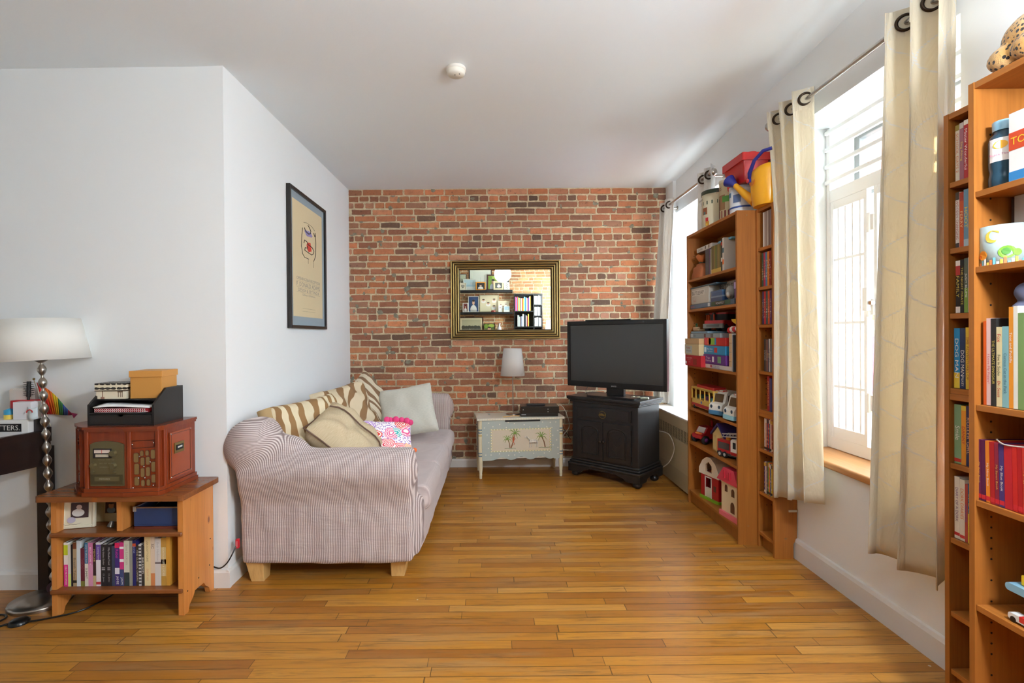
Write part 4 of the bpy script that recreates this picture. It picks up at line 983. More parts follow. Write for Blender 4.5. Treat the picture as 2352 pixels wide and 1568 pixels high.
# ================================================================== BOOKCASES
def bookcase(label, xf, ynear, yfar, depth, h, shelves, group, thick=(), holes=True, bottom=True):
    t = thing('bookcase', label, 'bookcase', (xf+depth/2, (ynear+yfar)/2, 0), group=group); T_ = .018
    for (a, c) in ((yfar-T_, yfar), (ynear, ynear+T_)):
        b = MB(); b.prism([(xf, 0), (xf+depth-.02, 0), (xf+depth-.02, .085), (xf+depth, .115), (xf+depth, h), (xf, h)], 'y', a, c, M_case)
        b.build('side_panel', t, bevel=.0012)
    b = MB(); b.box(xf+.002, xf+depth, ynear+T_, yfar-T_, h-.020, h-.0005, M_caseh); b.build('top_panel', t, bevel=.001)
    b = MB(); b.box(xf+depth-.006, xf+depth-.001, ynear+T_, yfar-T_, .02, h-.02, M_case); b.build('back_panel', t)
    for k, z in enumerate(shelves):
        b = MB(); b.box(xf+.004, xf+depth-.006, ynear+T_+.0008, yfar-T_-.0008, z-.018, z, M_caseh)
        if k in thick: b.box(xf+.002, xf+depth-.006, ynear+T_+.0008, yfar-T_-.0008, z-.040, z-.0185, M_caseh)
        b.build('shelf', t, bevel=.001)
    b = MB(); b.box(xf+.025, xf+.040, ynear+T_, yfar-T_, 0, shelves[-1]-.018, M_case); b.build('kickboard', t)
    if holes:
        b = MB(); z = .25
        while z < h-.15:
            for xx in (xf+.05, xf+depth-.05):
                b.cyl((xx, yfar-T_-.0006, z), (xx, yfar-T_+.001, z), .0032, M_dark, n=8)
            z += .064 if int(z*10) % 3 else .032
        b.build('peg_holes', t)
    b = MB()
    for z in (.115, h*.5, h-.03):
        for xx in (xf+.06, xf+depth-.06): b.cyl((xx, ynear-.0012, z), (xx, ynear+.0005, z), .0045, C((150, 110, 70), .4, .3), n=10)
    b.build('screw_caps', t)
    return t
SHW = (1.70, 1.474, 1.052, .733, .473, .10)
GB = 'honey brown bookcases against the window wall'
bookcase('wide honey brown bookcase full of toys and games beside the television', 1.475, 3.125, 3.945, .238, 2.04, SHW, GB)
SHT = (1.802, 1.568, 1.342, 1.064, .832, .596, .338, .092)
bookcase('narrow honey brown media tower joined to the toy bookcase', 1.588, 2.925, 3.122, .128, 2.04, SHT, GB, thick=(4,))
SNT = (1.802, 1.576, 1.353, 1.096, .838, .580, .325, .125)
bookcase('narrow honey brown media tower beside the broad sunlit curtain', 1.566, 1.585, 1.787, .145, 2.04, SNT, GB, thick=(3,), holes=False)
SNW = (1.711, 1.485, 1.070, .782, .465, .10)
bookcase('wide honey brown bookcase cropped by the right edge of the picture', 1.445, .765, 1.563, .265, 2.04, SNW, GB)
t = MB(); t.box(1.668, 1.719, 2.921, 2.9245, .268, .280, C((206, 198, 176), .6)); tag(t.build('masking_tape'), 'strip of pale tape fixing the narrow media tower to the wall', 'tape')

# ------------------------------------------------------------------ books, discs
def book(x, y, z, w, h, d, col, label, cat='book', group=None, text=None, tc=(240, 236, 226), bands=(), rot=-pi/2, page=True, lean=0.0, tl=.7, pos=.5, dots=None, name=None):
    b = MB(); m = C(col, .4, spec=.4)
    c = .0016 if page else 0
    if page:
        b.box(0, c, 0, d, 0, h, m); b.box(w-c, w, 0, d, 0, h, m); b.box(c, w-c, 0, .0014, 0, h, m)
    else: b.box(0, w, 0, d, 0, h, m)
    for (f0, f1, bc) in bands: b.box(.0002, w-.0002, -.0004, 0, h*f0, h*f1, C(bc, .45))
    if text:
        for q, tx_ in enumerate(text if isinstance(text, (list, tuple)) else [text]):
            tt, pp, LL, cc = (tx_ if isinstance(tx_, (list, tuple)) else (tx_, pos, tl, tc))
            b.text(tt, (w/2, -.0008, h*pp), (0, 0, -1), (1, 0, 0), h*LL, w*.62, C(cc, .5))
    if dots:
        rr = random.Random(int(y*9999) % 977)
        for k in range(dots[0]):
            zz = h*(.22+.60*k/dots[0]); b.add([(w*.5+w*.36*rr.uniform(-.6, 1)*math.cos(2*pi*i/7), -.0008, zz+.007*math.sin(2*pi*i/7)) for i in range(7)], [tuple(range(6, -1, -1))], C(rr.choice(dots[1]), .5))
    o = b.build(name or cat.replace(' ', '_'), local=True); o.location = (x, y, z); o.rotation_euler = (0, lean, rot) if rot == 0 else (-lean, 0, rot)
    if lean: o.rotation_euler = Matrix.Rotation(rot, 4, 'Z').to_euler(); o.matrix_world = Matrix.Translation((x, y, z)) @ Matrix.Rotation(rot, 4, 'Z') @ Matrix.Rotation(lean, 4, 'Y')
    tag(o, label, cat, group)
    if page:
        p = MB(); p.box(c+.0002, w-c-.0002, .0016, d-.003, .003, h-.003, M_page); p.build('pages', o, local=True)
    return o
def row(x, y, z, items, cat, where, group, d, rot=-pi/2, gap=.0008, page=True):
    """items: (width, height, colour, description, text, textcolour, bands, dots)"""
    cy = y
    for it in items:
        w, h, col, desc = it[:4]; text = it[4] if len(it) > 4 else None; tc = it[5] if len(it) > 5 else (240, 236, 226)
        bands = it[6] if len(it) > 6 else (); dots = it[7] if len(it) > 7 else None
        if rot == 0: book(cy, x, z, w, h, d, col, desc+where, cat, group, text, tc, bands, rot, page, dots=dots); cy += w+gap
        else: book(x, cy, z, w, h, d, col, desc+where, cat, group, text, tc, bands, rot, page, dots=dots); cy -= w+gap
WHT = (232, 230, 222)
# near tower --------------------------------------------------------
X = 1.580; Y0 = 1.7655
row(X, 1.757, 1.8035, [
 (.015, .190, (214, 204, 182), 'cream video case with orange spine lettering', 'SCHOOL DAYS 2', (206, 110, 60), ((.9, 1, (150, 130, 60)),)),
 (.015, .192, (158, 104, 116), 'mauve video case with yellow spine lettering', 'Sing Along', (230, 206, 90), ((.9, 1, (190, 180, 170)),)),
 (.016, .195, (180, 54, 56), 'red video case with white spine lettering', 'Mister Wonderful', (240, 226, 220), ((.92, 1, (230, 220, 200)),)),
 (.014, .190, (96, 60, 60), 'dark maroon video case', None),
 ], 'video case', ', top compartment of the near narrow tower', 'video cases in the near narrow tower', .115, page=False)
row(X, 1.757, 1.5775, [
 (.014, .188, (228, 224, 214), 'white video case with dark red lettering', 'WOODEN CHANGING', (150, 40, 40), ((.86, 1, (70, 60, 50)), (.0, .08, (60, 60, 60)))),
 (.015, .184, (196, 82, 42), 'orange-red video case with pale lettering', 'FERRY', (236, 200, 150), ((.84, 1, (170, 60, 40)),)),
 (.018, .190, (112, 150, 172), 'light blue video case with yellow lettering', ['HOOT'], (230, 206, 80), ((.0, .12, (170, 190, 200)),)),
 (.014, .186, (140, 160, 190), 'pale blue video case with small red lettering', 'DREAMING', (180, 60, 60)),
 ], 'video case', ', second compartment of the near narrow tower', 'video cases in the near narrow tower', .115, page=False)
row(X, 1.757, 1.3545, [
 (.017, .178, (34, 26, 26), 'black and red paperback with white ends', 'FAMILY', (214, 190, 80), ((.90, 1, (225, 215, 205)), (.72, .90, (176, 44, 40)), (0, .12, (225, 215, 205)))),
 (.013, .180, (40, 38, 36), 'plain black paperback with thin yellow lettering', 'THE NIGHT PIRATE', (210, 190, 80)),
 (.014, .182, (92, 100, 84), 'grey-green paperback', 'JUDY BLUME', (226, 226, 216), ((0, .45, (120, 150, 60)),)),
 (.011, .184, (222, 196, 196), 'pale pink paperback with red lettering', 'RAY HUBBLE', (196, 60, 90)),
 (.012, .184, (214, 168, 60), 'yellow-orange paperback', None),
 ], 'book', ', third compartment of the near narrow tower', 'books in the near narrow tower', .112)
row(X, 1.764, 1.0975, [
 (.0215, .205, (36, 138, 190), 'blue and yellow comic hardback with white lettering', ['DOG MAN'], WHT, ((0, .26, (226, 196, 60)),)),
 (.0205, .205, (34, 48, 86), 'navy comic hardback with white lettering', [('DOG MAN', .42, .42, WHT), ('PILKEY', .12, .16, WHT)]),
 (.016, .207, (222, 184, 50), 'yellow comic paperback', 'THE ADVENTURES OF', (150, 90, 40)),
 (.014, .200, (196, 190, 56), 'yellow-green comic paperback with purple patches', 'CAPTAIN', (90, 80, 150)),
 ], 'book', ', fourth compartment of the near narrow tower', 'books in the near narrow tower', .115)
row(X, 1.764, .8395, [
 (.026, .202, (124, 158, 118), 'wide sage green comic paperback with white lettering', [('Smile', .52, .24, WHT)], WHT, ((.03, .09, (186, 50, 46)),)),
 (.017, .200, (228, 150, 44), 'orange comic paperback with red lettering', [('DANNY', .5, .3, (190, 50, 40))], WHT, ((.92, 1, (226, 196, 60)),)),
 (.016, .202, (44, 42, 84), 'dark indigo comic paperback', 'ROLLER GIRL', (220, 180, 150)),
 ], 'book', ', fifth compartment of the near narrow tower', 'books in the near narrow tower', .115)
row(X, 1.764, .5815, [
 (.020, .212, (226, 220, 206), 'cream paperback with purple lettering', [('DIARY OF A DORK', .55, .55, (110, 60, 120))], WHT, ((.05, .10, (190, 46, 50)),)),
 (.018, .207, (222, 214, 196), 'cream paperback with orange lettering', [('DORK DIARIES', .6, .5, (216, 120, 50))], WHT, ((.04, .09, (190, 46, 50)),)),
 (.010, .196, (176, 70, 60), 'thin red and blue paperback', 'AMAZING', (60, 90, 160)),
 (.013, .200, (62, 104, 140), 'blue and yellow paperback', 'INTO THE GAME', (230, 210, 90), ((0, .5, (206, 180, 60)),)),
 (.015, .206, (230, 228, 220), 'white paperback with black and yellow marks', 'FUN', (40, 40, 40), ((0, .35, (220, 190, 60)),)),
 ], 'book', ', sixth compartment of the near narrow tower', 'books in the near narrow tower', .115)
# far tower --------------------------------------------------------
X = 1.600; Y1 = 3.094
GR = [(216, 212, 204), (176, 160, 150), (150, 132, 122), (188, 178, 168), (120, 104, 98), (140, 128, 130), (86, 72, 76)]
row(X, 3.06, 1.8035, [(.0145, .205, GR[k], ('white', 'pale taupe', 'brown-grey', 'light grey', 'dark taupe', 'mid grey', 'charcoal')[k]+' slim magazine spine') for k in range(7)], 'magazine', ', top compartment of the far narrow tower', 'slim spines in the far narrow tower', .10, page=False)
DT = [(214, 176, 130), (226, 200, 160), (190, 150, 110), (230, 226, 210)]
row(X, 3.075, 1.5695, [(.020, .200, c, n_+' comic volume with figures on its spine', None, WHT, (), (8, DT)) for c, n_ in (((34, 84, 70), 'dark green'), ((176, 36, 78), 'magenta'), ((66, 136, 176), 'sky blue'), ((222, 130, 30), 'orange'), ((140, 34, 34), 'dark red'))], 'book', ', second level of the far narrow tower', 'comic volumes in the far narrow tower', .11)
row(X, 3.072, 1.3435, [(.020, .196, c, n_+' comic volume with figures on its spine', None, WHT, (), (8, DT)) for c, n_ in (((52, 44, 96), 'navy'), ((192, 36, 44), 'red'), ((34, 100, 104), 'teal'), ((206, 84, 36), 'burnt orange'), ((88, 48, 104), 'purple'))], 'book', ', third level of the far narrow tower', 'comic volumes in the far narrow tower', .11)
row(X, 3.055, 1.0655, [
 (.014, .19, (44, 42, 44), 'black video case with white specks', 'DAWN', (180, 180, 180)), (.013, .19, (70, 66, 62), 'dark grey video case', 'PIRATES', (190, 186, 170)),
 (.012, .188, (150, 96, 84), 'dusty pink video case', 'OCEANS', (226, 216, 206)), (.013, .19, (58, 56, 74), 'slate blue video case', 'SKY', (220, 190, 90)),
 (.013, .192, (206, 206, 204), 'light grey video case', 'THE DUKE', (60, 60, 60)), (.013, .19, (84, 80, 80), 'mid grey video case', 'AFTER', (200, 200, 200)), (.013, .19, (120, 124, 128), 'pale steel video case', None)],
 'video case', ', fourth compartment of the far narrow tower', 'video cases in the far narrow tower', .11, page=False)
row(X, 3.02, .8335, [(.024, .205, (160, 28, 34), 'thick red photo album', 'MEMORIES', (214, 170, 110)), (.012, .195, (70, 66, 120), 'blue-violet thin book'), (.012, .19, (44, 60, 120), 'royal blue thin book')],
 'book', ', fifth compartment of the far narrow tower', 'books in the far narrow tower', .11)
def many(z, y, cols, where, h0):
    rr = random.Random(int(z*1000)); names = []
    it = [(.0125, h0+rr.uniform(-.004, .004), c, n_+' video case', None, WHT, ((.86, .97, rr.choice([(220, 214, 200), (60, 50, 60), (200, 160, 60)])), (.03, .10, rr.choice([(230, 226, 216), (30, 30, 40)]))), (5, [(230, 220, 200), (200, 60, 50), (60, 90, 150), (226, 190, 80)])) for c, n_ in cols]
    row(X, y, z, it, 'video case', where, 'video cases in the far narrow tower', .11, page=False)
many(.5975, 3.055, [((222, 216, 204), 'white'), ((206, 150, 120), 'salmon'), ((86, 64, 92), 'plum'), ((180, 44, 44), 'red'), ((70, 110, 140), 'steel blue'), ((230, 200, 170), 'beige'), ((140, 50, 70), 'wine'), ((90, 80, 130), 'violet')], ' with speckled art, sixth compartment of the far narrow tower', .190)
many(.3395, 3.06, [((78, 58, 110), 'purple'), ((224, 220, 214), 'pale'), ((92, 70, 120), 'lilac'), ((110, 160, 60), 'green'), ((226, 110, 50), 'orange'), ((60, 120, 160), 'blue'), ((226, 196, 60), 'yellow'), ((70, 140, 90), 'sea green'), ((200, 180, 60), 'mustard')], ' with cartoon art, seventh compartment of the far narrow tower', .190)

# wide near case ---------------------------------------------------
X = 1.462; r = 'books in the wide near bookcase'
w3 = ', third shelf of the wide near bookcase'
row(X, 1.534, 1.0715, [
 (.009, .250, (214, 92, 34), 'thin orange picture book', None),
 (.0125, .258, (224, 190, 184), 'pale pink picture book with red lettering', [('I Love My Puppy!', .42, .38, (196, 50, 70))]),
 (.016, .257, (38, 38, 36), 'black picture book with yellow lettering', [('THE ULTIMATE DINOSAUR', .5, .5, (206, 190, 90))]),
 (.0165, .232, (220, 208, 160), 'cream rhyming book with red and black lettering', [('Fox in Socks', .52, .26, (60, 60, 50)), ('Dr. Seuss', .22, .2, (190, 50, 46)), ('Fox', .86, .1, (190, 50, 46))]),
 (.0185, .233, (132, 180, 184), 'light blue picture book', [('Curious Cat in the Park', .42, .5, (70, 110, 130))]),
 (.012, .288, (226, 146, 44), 'tall orange picture book with white lettering', [('Toot and Puddle', .6, .3, WHT)]),
 (.012, .290, (226, 224, 212), 'tall white picture book', None), (.016, .270, (120, 150, 90), 'green picture book', None)], 'book', w3, r, .22)
w4 = ', on the fourth shelf of the wide near bookcase'
rnd = random.Random(5)
cy = 1.548
for k, (w_, col, desc, tx_, tc) in enumerate([(.011, (104, 38, 82), 'purple learning book with yellow lettering', 'My Best Book', (216, 180, 90)), (.013, (84, 28, 72), 'deep purple learning book', None, WHT),
  (.0115, (222, 130, 36), 'orange learning book with white lettering', 'My Nine Book', WHT), (.014, (176, 32, 36), 'bright red learning book', None, WHT), (.0115, (140, 38, 62), 'maroon learning book with yellow lettering', 'My Seven Book', (226, 186, 80)),
  (.0145, (72, 52, 116), 'indigo learning book with white lettering', 'My Blue Book', WHT), (.022, (190, 36, 46), 'wide crimson hardback', None, WHT), (.013, (200, 40, 34), 'scarlet learning book', None, WHT), (.012, (176, 26, 30), 'plain red learning book', None, WHT), (.013, (196, 52, 40), 'red learning book with yellow lettering', 'My Apple Book', (226, 186, 80)), (.014, (160, 30, 60), 'ruby red learning book', None, WHT)]):
    book(X-.004, cy, .7835, w_, .182, .20, col, desc+w4, 'book', r, [(tx_, .45, .4, tc)] if tx_ else None, bands=((.03, .1, (206, 40, 50)),) if col != (190, 36, 46) else (), lean=-.02); cy -= w_+.0012
cable('thin pale wire lying across the tops of the red books', [(1.50, 1.53, .968), (1.47, 1.50, .972), (1.455, 1.46, .966), (1.47, 1.40, .97)], .002, C((190, 186, 176), .4))
row(1.545, 1.50, 1.7125, [(.012, .21, (214, 170, 50), 'yellow softcover'), (.014, .215, (150, 40, 80), 'magenta softcover'), (.014, .22, (226, 196, 60), 'bright yellow softcover'), (.012, .225, (60, 60, 90), 'slate softcover'), (.015, .225, (150, 40, 50), 'dark red softcover')], 'book', ' behind the blue bottle on the top shelf', r, .14)
row(1.548, 1.535, 1.4865, [(.008, .20, (60, 50, 50), 'black spotted softcover'), (.030, .205, (196, 200, 200), 'thick pale grey box file'), (.012, .20, (214, 120, 60), 'orange softcover'), (.014, .19, (80, 140, 170), 'teal blue softcover'), (.014, .185, (220, 196, 80), 'pale yellow softcover'), (.012, .18, (196, 60, 50), 'red softcover'), (.018, .19, (110, 170, 50), 'lime green softcover'), (.016, .20, (60, 120, 60), 'dark green softcover')], 'book', ' behind the elephant lampshade', r, .14)
# bottle
bt = thing('water_bottle', 'blue translucent bottle with a light blue screw lid and round label', 'bottle', (1.50, 1.505, 1.712))
m, nt, bs = base('blue_tint_plastic'); bs.inputs['Base Color'].default_value = lin((58, 92, 112)); bs.inputs['Roughness'].default_value = .15; bs.inputs['Transmission Weight'].default_value = .45; bs.inputs['IOR'].default_value = 1.3
b = MB(); b.lathe((1.50, 1.505, 1.712), [(.030, 0), (.036, .006), (.037, .03), (.034, .045), (.037, .06), (.037, .135), (.034, .15), (.026, .158), (.025, .166)], m, 28); b.build('body', bt)
b = MB(); b.lathe((1.50, 1.505, 1.878), [(.028, 0), (.0285, .026), (.027, .028)], C((136, 178, 198), .35), 28); b.build('lid', bt)
b = MB(); vs = []
for i in range(9):
    a = pi+.5+(-.75+1.5*i/8); vs += [(1.50+.0376*math.cos(a), 1.505+.0376*math.sin(a), 1.785), (1.50+.0376*math.cos(a), 1.505+.0376*math.sin(a), 1.852)]
b.add(vs, [(2*i, 2*i+1, 2*i+3, 2*i+2) for i in range(8)], C((236, 230, 226), .5), True)
b.add([(1.50+.0382*math.cos(pi+.5+.45*math.cos(2*pi*i/14)), 1.505+.0382*math.sin(pi+.5+.45*math.cos(2*pi*i/14)), 1.832+.012*math.sin(2*pi*i/14)) for i in range(14)], [tuple(range(14))], C((244, 178, 40), .5))
b.text('Bubble Thing', (1.4662, 1.486, 1.803), (.48, -.88, 0), (0, 0, 1), .045, .007, C((190, 90, 130), .5)); b.build('sticker', bt)
# generic toy box
tb = thing('toy_package', 'white and red toy package with bold orange lettering beside the blue bottle', 'box', (1.50, 1.40, 1.712))
b = MB(); b.box(1.462, 1.54, 1.35, 1.456, 1.712, 1.905, C((230, 228, 224), .4)); b.box(1.4612, 1.462, 1.35, 1.456, 1.80, 1.85, C((206, 74, 40), .5)); b.box(1.4612, 1.462, 1.35, 1.456, 1.712, 1.74, C((50, 130, 190), .5))
b.text('TOY', (1.4606, 1.42, 1.825), (0, -1, 0), (0, 0, 1), .06, .026, C((244, 200, 50), .5)); b.build('package_body', tb, bevel=.002)
# elephant lampshade / drum
ld = thing('lampshade_drum', 'pale blue drum shade with a yellow moon and green and orange elephants', 'lampshade', (1.535, 1.522, 1.486))
c0 = (1.515, 1.520, 1.486); b = MB(); b.lathe(c0, [(.058, 0), (.058, .115)], C((176, 196, 196), .6), 36, caps=False); o = b.build('drum', ld); md = o.modifiers.new('s', 'SOLIDIFY'); md.thickness = .002
def cylpatch(b, c, R, a0, z0, pts, mt):
    b.add([(c[0]+R*math.cos(pi+a0+p[0]/R), c[1]+R*math.sin(pi+a0+p[0]/R), z0+p[1]) for p in pts], [tuple(range(len(pts)))], mt)
b = MB(); R = .0594; mo = [(.018*math.cos(t_), .018*math.sin(t_)) for t_ in [pi*(.15+1.5*i/14) for i in range(15)]]+[(.006+.014*math.cos(t_), .003+.014*math.sin(t_)) for t_ in [pi*(1.6-1.35*i/12) for i in range(13)]]
cylpatch(b, c0, R, .30, 1.486+.082, mo, C((230, 200, 80), .6))
def oval(u, v, ru, rv, n=16): return [(u+ru*math.cos(2*pi*i/n), v+rv*math.sin(2*pi*i/n)) for i in range(n)]
M_el = C((120, 178, 50), .6); M_eo = C((236, 150, 40), .6)
for (u, v, ru, rv, mt) in ((.018, .034, .020, .018, M_el), (.040, .032, .010, .010, M_el), (-.042, .030, .014, .014, M_eo), (-.052, .026, .006, .006, C((214, 96, 40), .6)), (.016, .036, .010, .010, C((76, 140, 50), .6))): cylpatch(b, c0, R+.0003*(ru < .015), .55, 1.486, oval(u, v, ru, rv), mt)
for k in range(14): cylpatch(b, c0, R, -.35+k*.135, 1.486, [(0, 0), (.0065, 0), (.0065, .008+.006*(k % 3)), (0, .008+.006*(k % 3))], C([(230, 120, 70), (110, 180, 200), (240, 236, 230), (236, 190, 70)][k % 4], .6))
b.build('printed_picture', ld)
# plush toys
def plush(name, label, c, balls, mt, cat='soft toy'):
    b = MB()
    for (dx, dy, dz, r_) in balls: b.ball((c[0]+dx, c[1]+dy, c[2]+dz), r_, mt, 18, 12)
    o = b.build(name); md = o.modifiers.new('r', 'REMESH'); md.mode = 'VOXEL'; md.voxel_size = .005; md.use_smooth_shade = True
    return tag(o, label, cat)
m, nt, bs = base('leopard_plush'); g = G(nt); vo = g.n('ShaderNodeTexVoronoi'); g.l(g.coord(), vo.inputs[0]); vo.inputs['Scale'].default_value = 75
nz_ = g.noise(g.coord(), 40, 3); f_ = g.m('LESS_THAN', g.m('ADD', vo.outputs[0], g.m('MULTIPLY', nz_, .3)), .48)
g.l(g.mix(f_, g.ramp(g.noise(g.coord(), 6, 2), [(.4, (200, 148, 70)), (.65, (222, 190, 140))]), lin((34, 26, 20))), bs.inputs['Base Color']); bs.inputs['Roughness'].default_value = .95; bs.inputs['Sheen Weight'].default_value = .4
g.l(g.bump(g.noise(g.coord(), 260, 3), .5, .004), bs.inputs['Normal'])
lp = plush('plush_leopard', 'spotted leopard soft toy on top of the wide near bookcase', (1.52, 1.42, 2.04), [(0, 0, .075, (.07, .10, .075)), (-.045, .055, .035, (.035, .05, .036)), (-.05, -.02, .035, (.035, .05, .036)), (0, -.08, .13, .06), (-.04, -.10, .12, .03), (0, -.05, .19, .018), (0, -.12, .19, .018)], m)
m2, nt, bs = base('blue_grey_plush'); bs.inputs['Base Color'].default_value = lin((92, 96, 120)); bs.inputs['Roughness'].default_value = .95
plush('plush_elephant', 'blue-grey soft toy slumped behind the picture books', (1.545, 1.40, 1.30), [(0, 0, .09, (.05, .08, .09)), (-.04, .045, .10, .030), (-.045, .055, .05, .026), (-.02, .02, .17, .04)], m2)
for (lab, pts_, mt) in (('light blue toy ramp with yellow block on the fifth shelf of the near bookcase', 0, 0),):
    t = thing('toy_ramp', lab, 'toy', (1.50, 1.42, .466)); b = MB(); b.rbox(1.468, 1.58, 1.34, 1.476, .548, .570, C((130, 176, 200), .35), .010, 4, 'x'); b.box(1.49, 1.55, 1.36, 1.44, .466, .549, C((110, 160, 190), .4)); b.build('ramp', t)
    b = MB(); b.box(1.485, 1.525, 1.40, 1.448, .571, .60, C((238, 200, 40), .4)); b.build('block', t, bevel=.003)
t = thing('toy_racer', 'small red and white toy car under the blue ramp', 'toy', (1.48, 1.44, .466)); 
b = MB(); b.rbox(1.462, 1.487, 1.385, 1.462, .472, .490, C((220, 220, 216), .3), .006, 3, 'x'); b.box(1.4615, 1.4875, 1.41, 1.43, .476, .491, C((196, 44, 40), .3)); b.build('body', t)
for yy in (1.40, 1.447):
    for xx in (1.463, 1.486): b = MB(); b.cyl((xx-.002, yy, .4745), (xx+.002, yy, .4745), .008, M_blk); b.build('wheel', t)

# ================================================================== TOYS AND GAMES in the far wide bookcase
def P(name, label, cat, y, z, x=1.49, rot=0.0, group=None):
    """local x runs along the shelf toward the camera, local y into the case, z up"""
    return thing(name, label, cat, (x, y, z), -pi/2+rot, group)
def lb(t, name, parts, bevel=0):
    b = MB()
    for p in parts:
        k = p[0]
        if k == 'box': b.box(*p[1:])
        elif k == 'rbox': b.rbox(*p[1:])
        elif k == 'cyl': b.cyl(*p[1:4], **(p[4] if len(p) > 4 else {}))
        elif k == 'ball': b.ball(*p[1:])
        elif k == 'text': b.text(*p[1:])
        elif k == 'prism': b.prism(*p[1:])
        elif k == 'tube': b.tube(*p[1:])
        elif k == 'lathe': b.lathe(*p[1:])
    return b.build(name, t, bevel=bevel, local=True)
FX, FZ = (1, 0, 0), (0, 0, 1)
def gamebox(label, y, z, w, d, h, col, texts=(), x=1.486, rot=0.0, patches=(), side=None, name='game_box', cat='game box', grp=None, lidf=.5):
    t = P(name, label, cat, y, z, x, rot, grp); m = C(col, .4)
    lb(t, 'tray', [('box', .002, w-.002, .002, d-.002, 0, h*.6, C(tuple(min(255, q*.9) for q in col), .5))])
    parts = [('box', 0, w, 0, d, .004, h, m)]
    for (a, c, e, f, pc) in patches: parts.append(('box', w*a, w*c, -.0006, 0, .004+(h-.004)*e, .004+(h-.004)*f, C(pc, .45)))
    for (s_, cx, cz, L_, hh, tc) in texts: parts.append(('text', s_, (w*cx, -.0012, h*cz), FX, FZ, w*L_, h*hh, C(tc, .45)))
    if side: parts.append(('box', w, w+.0006, d*.1, d*.9, h*.15, h*.85, C(side, .45)))
    lb(t, 'lid', parts, .0015); return t
GT = 'boxed games and puzzles'
# shelf 1
gamebox('white photo game box lying on the discs of the top shelf', 3.86, 1.895, .27, .17, .032, (208, 204, 196), [('Qwirkle', .25, .5, .3, .5, (90, 80, 70))], patches=((.55, .62, .1, .9, (90, 70, 60)), (.75, .85, .1, .9, (150, 130, 110))), x=1.52)
gamebox('pale blue slim box lying on the green series books', 3.52, 1.905, .20, .16, .014, (110, 176, 206), x=1.53)
t = P('paper_bag', 'crumpled brown paper bag tied at the neck on the top shelf', 'bag', 3.80, 1.702, 1.53); M_bag = C((168, 96, 54), .8); M_bag2 = C((186, 104, 50), .8)
def bagm(w, d, h, m, top):
    b = MB(); n = 24; vs = []
    for j in range(9):
        t_ = j/8; k = 1-.30*t_**2 if j < 7 else top
        for i in range(n):
            a = 2*pi*i/n; e = (abs(math.cos(a))**3+abs(math.sin(a))**3)**(-1/3)
            r_ = k*(1+.05*math.sin(5*a+6*t_)+.03*math.sin(11*a)); vs.append((w*e*math.cos(a)*r_, d*e*math.sin(a)*r_, h*t_))
    b.add(vs, [(j*n+i, j*n+(i+1) % n, (j+1)*n+(i+1) % n, (j+1)*n+i) for j in range(8) for i in range(n)], m, True); b.add(vs[:n], [tuple(range(n-1, -1, -1))], m); b.add(vs[-n:], [tuple(range(n))], m); return b
bagm(.105, .05, .105, M_bag, .5).build('bag', t, local=True)
b = bagm(.03, .025, .001, M_bag2, 1); b = MB(); n = 18; vs = []
for j, (r_, h_) in enumerate(((.022, .10), (.018, .112), (.034, .128), (.050, .155), (.046, .168))):
    for i in range(n): a = 2*pi*i/n; q = r_*(1+.14*math.sin(4*a+j)); vs.append((.01+q*math.cos(a), q*.7*math.sin(a), h_+.006*math.sin(3*a)))
b.add(vs, [(j*n+i, j*n+(i+1) % n, (j+1)*n+(i+1) % n, (j+1)*n+i) for j in range(4) for i in range(n)], M_bag2, True); b.build('gathered_top', t, local=True)
b = MB(); b.torus((.01, 0, .112), .020, .004, C((60, 74, 60), .6), 'z', 18, 6); b.build('ribbon', t, local=True)
X = 1.50
row(X, 3.655, 1.7015, [(.022, .185, (62, 66, 74), 'slate grey disc wallet'), (.014, .185, (84, 86, 94), 'blue-grey disc wallet'), (.013, .185, (54, 52, 58), 'charcoal disc wallet'), (.013, .185, (72, 74, 84), 'steel grey disc wallet'), (.010, .185, (96, 66, 110), 'dull purple disc wallet'), (.010, .180, (34, 34, 36), 'black disc wallet'), (.010, .176, (210, 208, 200), 'thin white booklet')], 'book', ' upright on the top shelf of the toy bookcase', 'spines on the top shelf of the toy bookcase', .15)
row(X, 3.555, 1.7015, [(.021, .190, c, n_, None, WHT, ((.0, .16, (206, 170, 70)),)) for c, n_ in (((92, 92, 44), 'olive series book'), ((112, 88, 50), 'bronze series book'), ((130, 116, 48), 'mustard series book'), ((86, 104, 50), 'moss series book'), ((120, 104, 60), 'khaki series book'), ((140, 120, 56), 'gold-green series book'), ((100, 90, 60), 'umber series book'))]+[(.020, .215, (46, 60, 56), 'tall dark green book with white bands', None, WHT, ((.3, .42, (226, 226, 220)), (.8, .9, (200, 60, 50)))), (.022, .218, (214, 210, 200), 'tall white book with orange patch', None, WHT, ((.2, .35, (226, 120, 50)), (.55, .7, (70, 110, 120))))], 'book', ' upright on the top shelf of the toy bookcase', 'spines on the top shelf of the toy bookcase', .15)
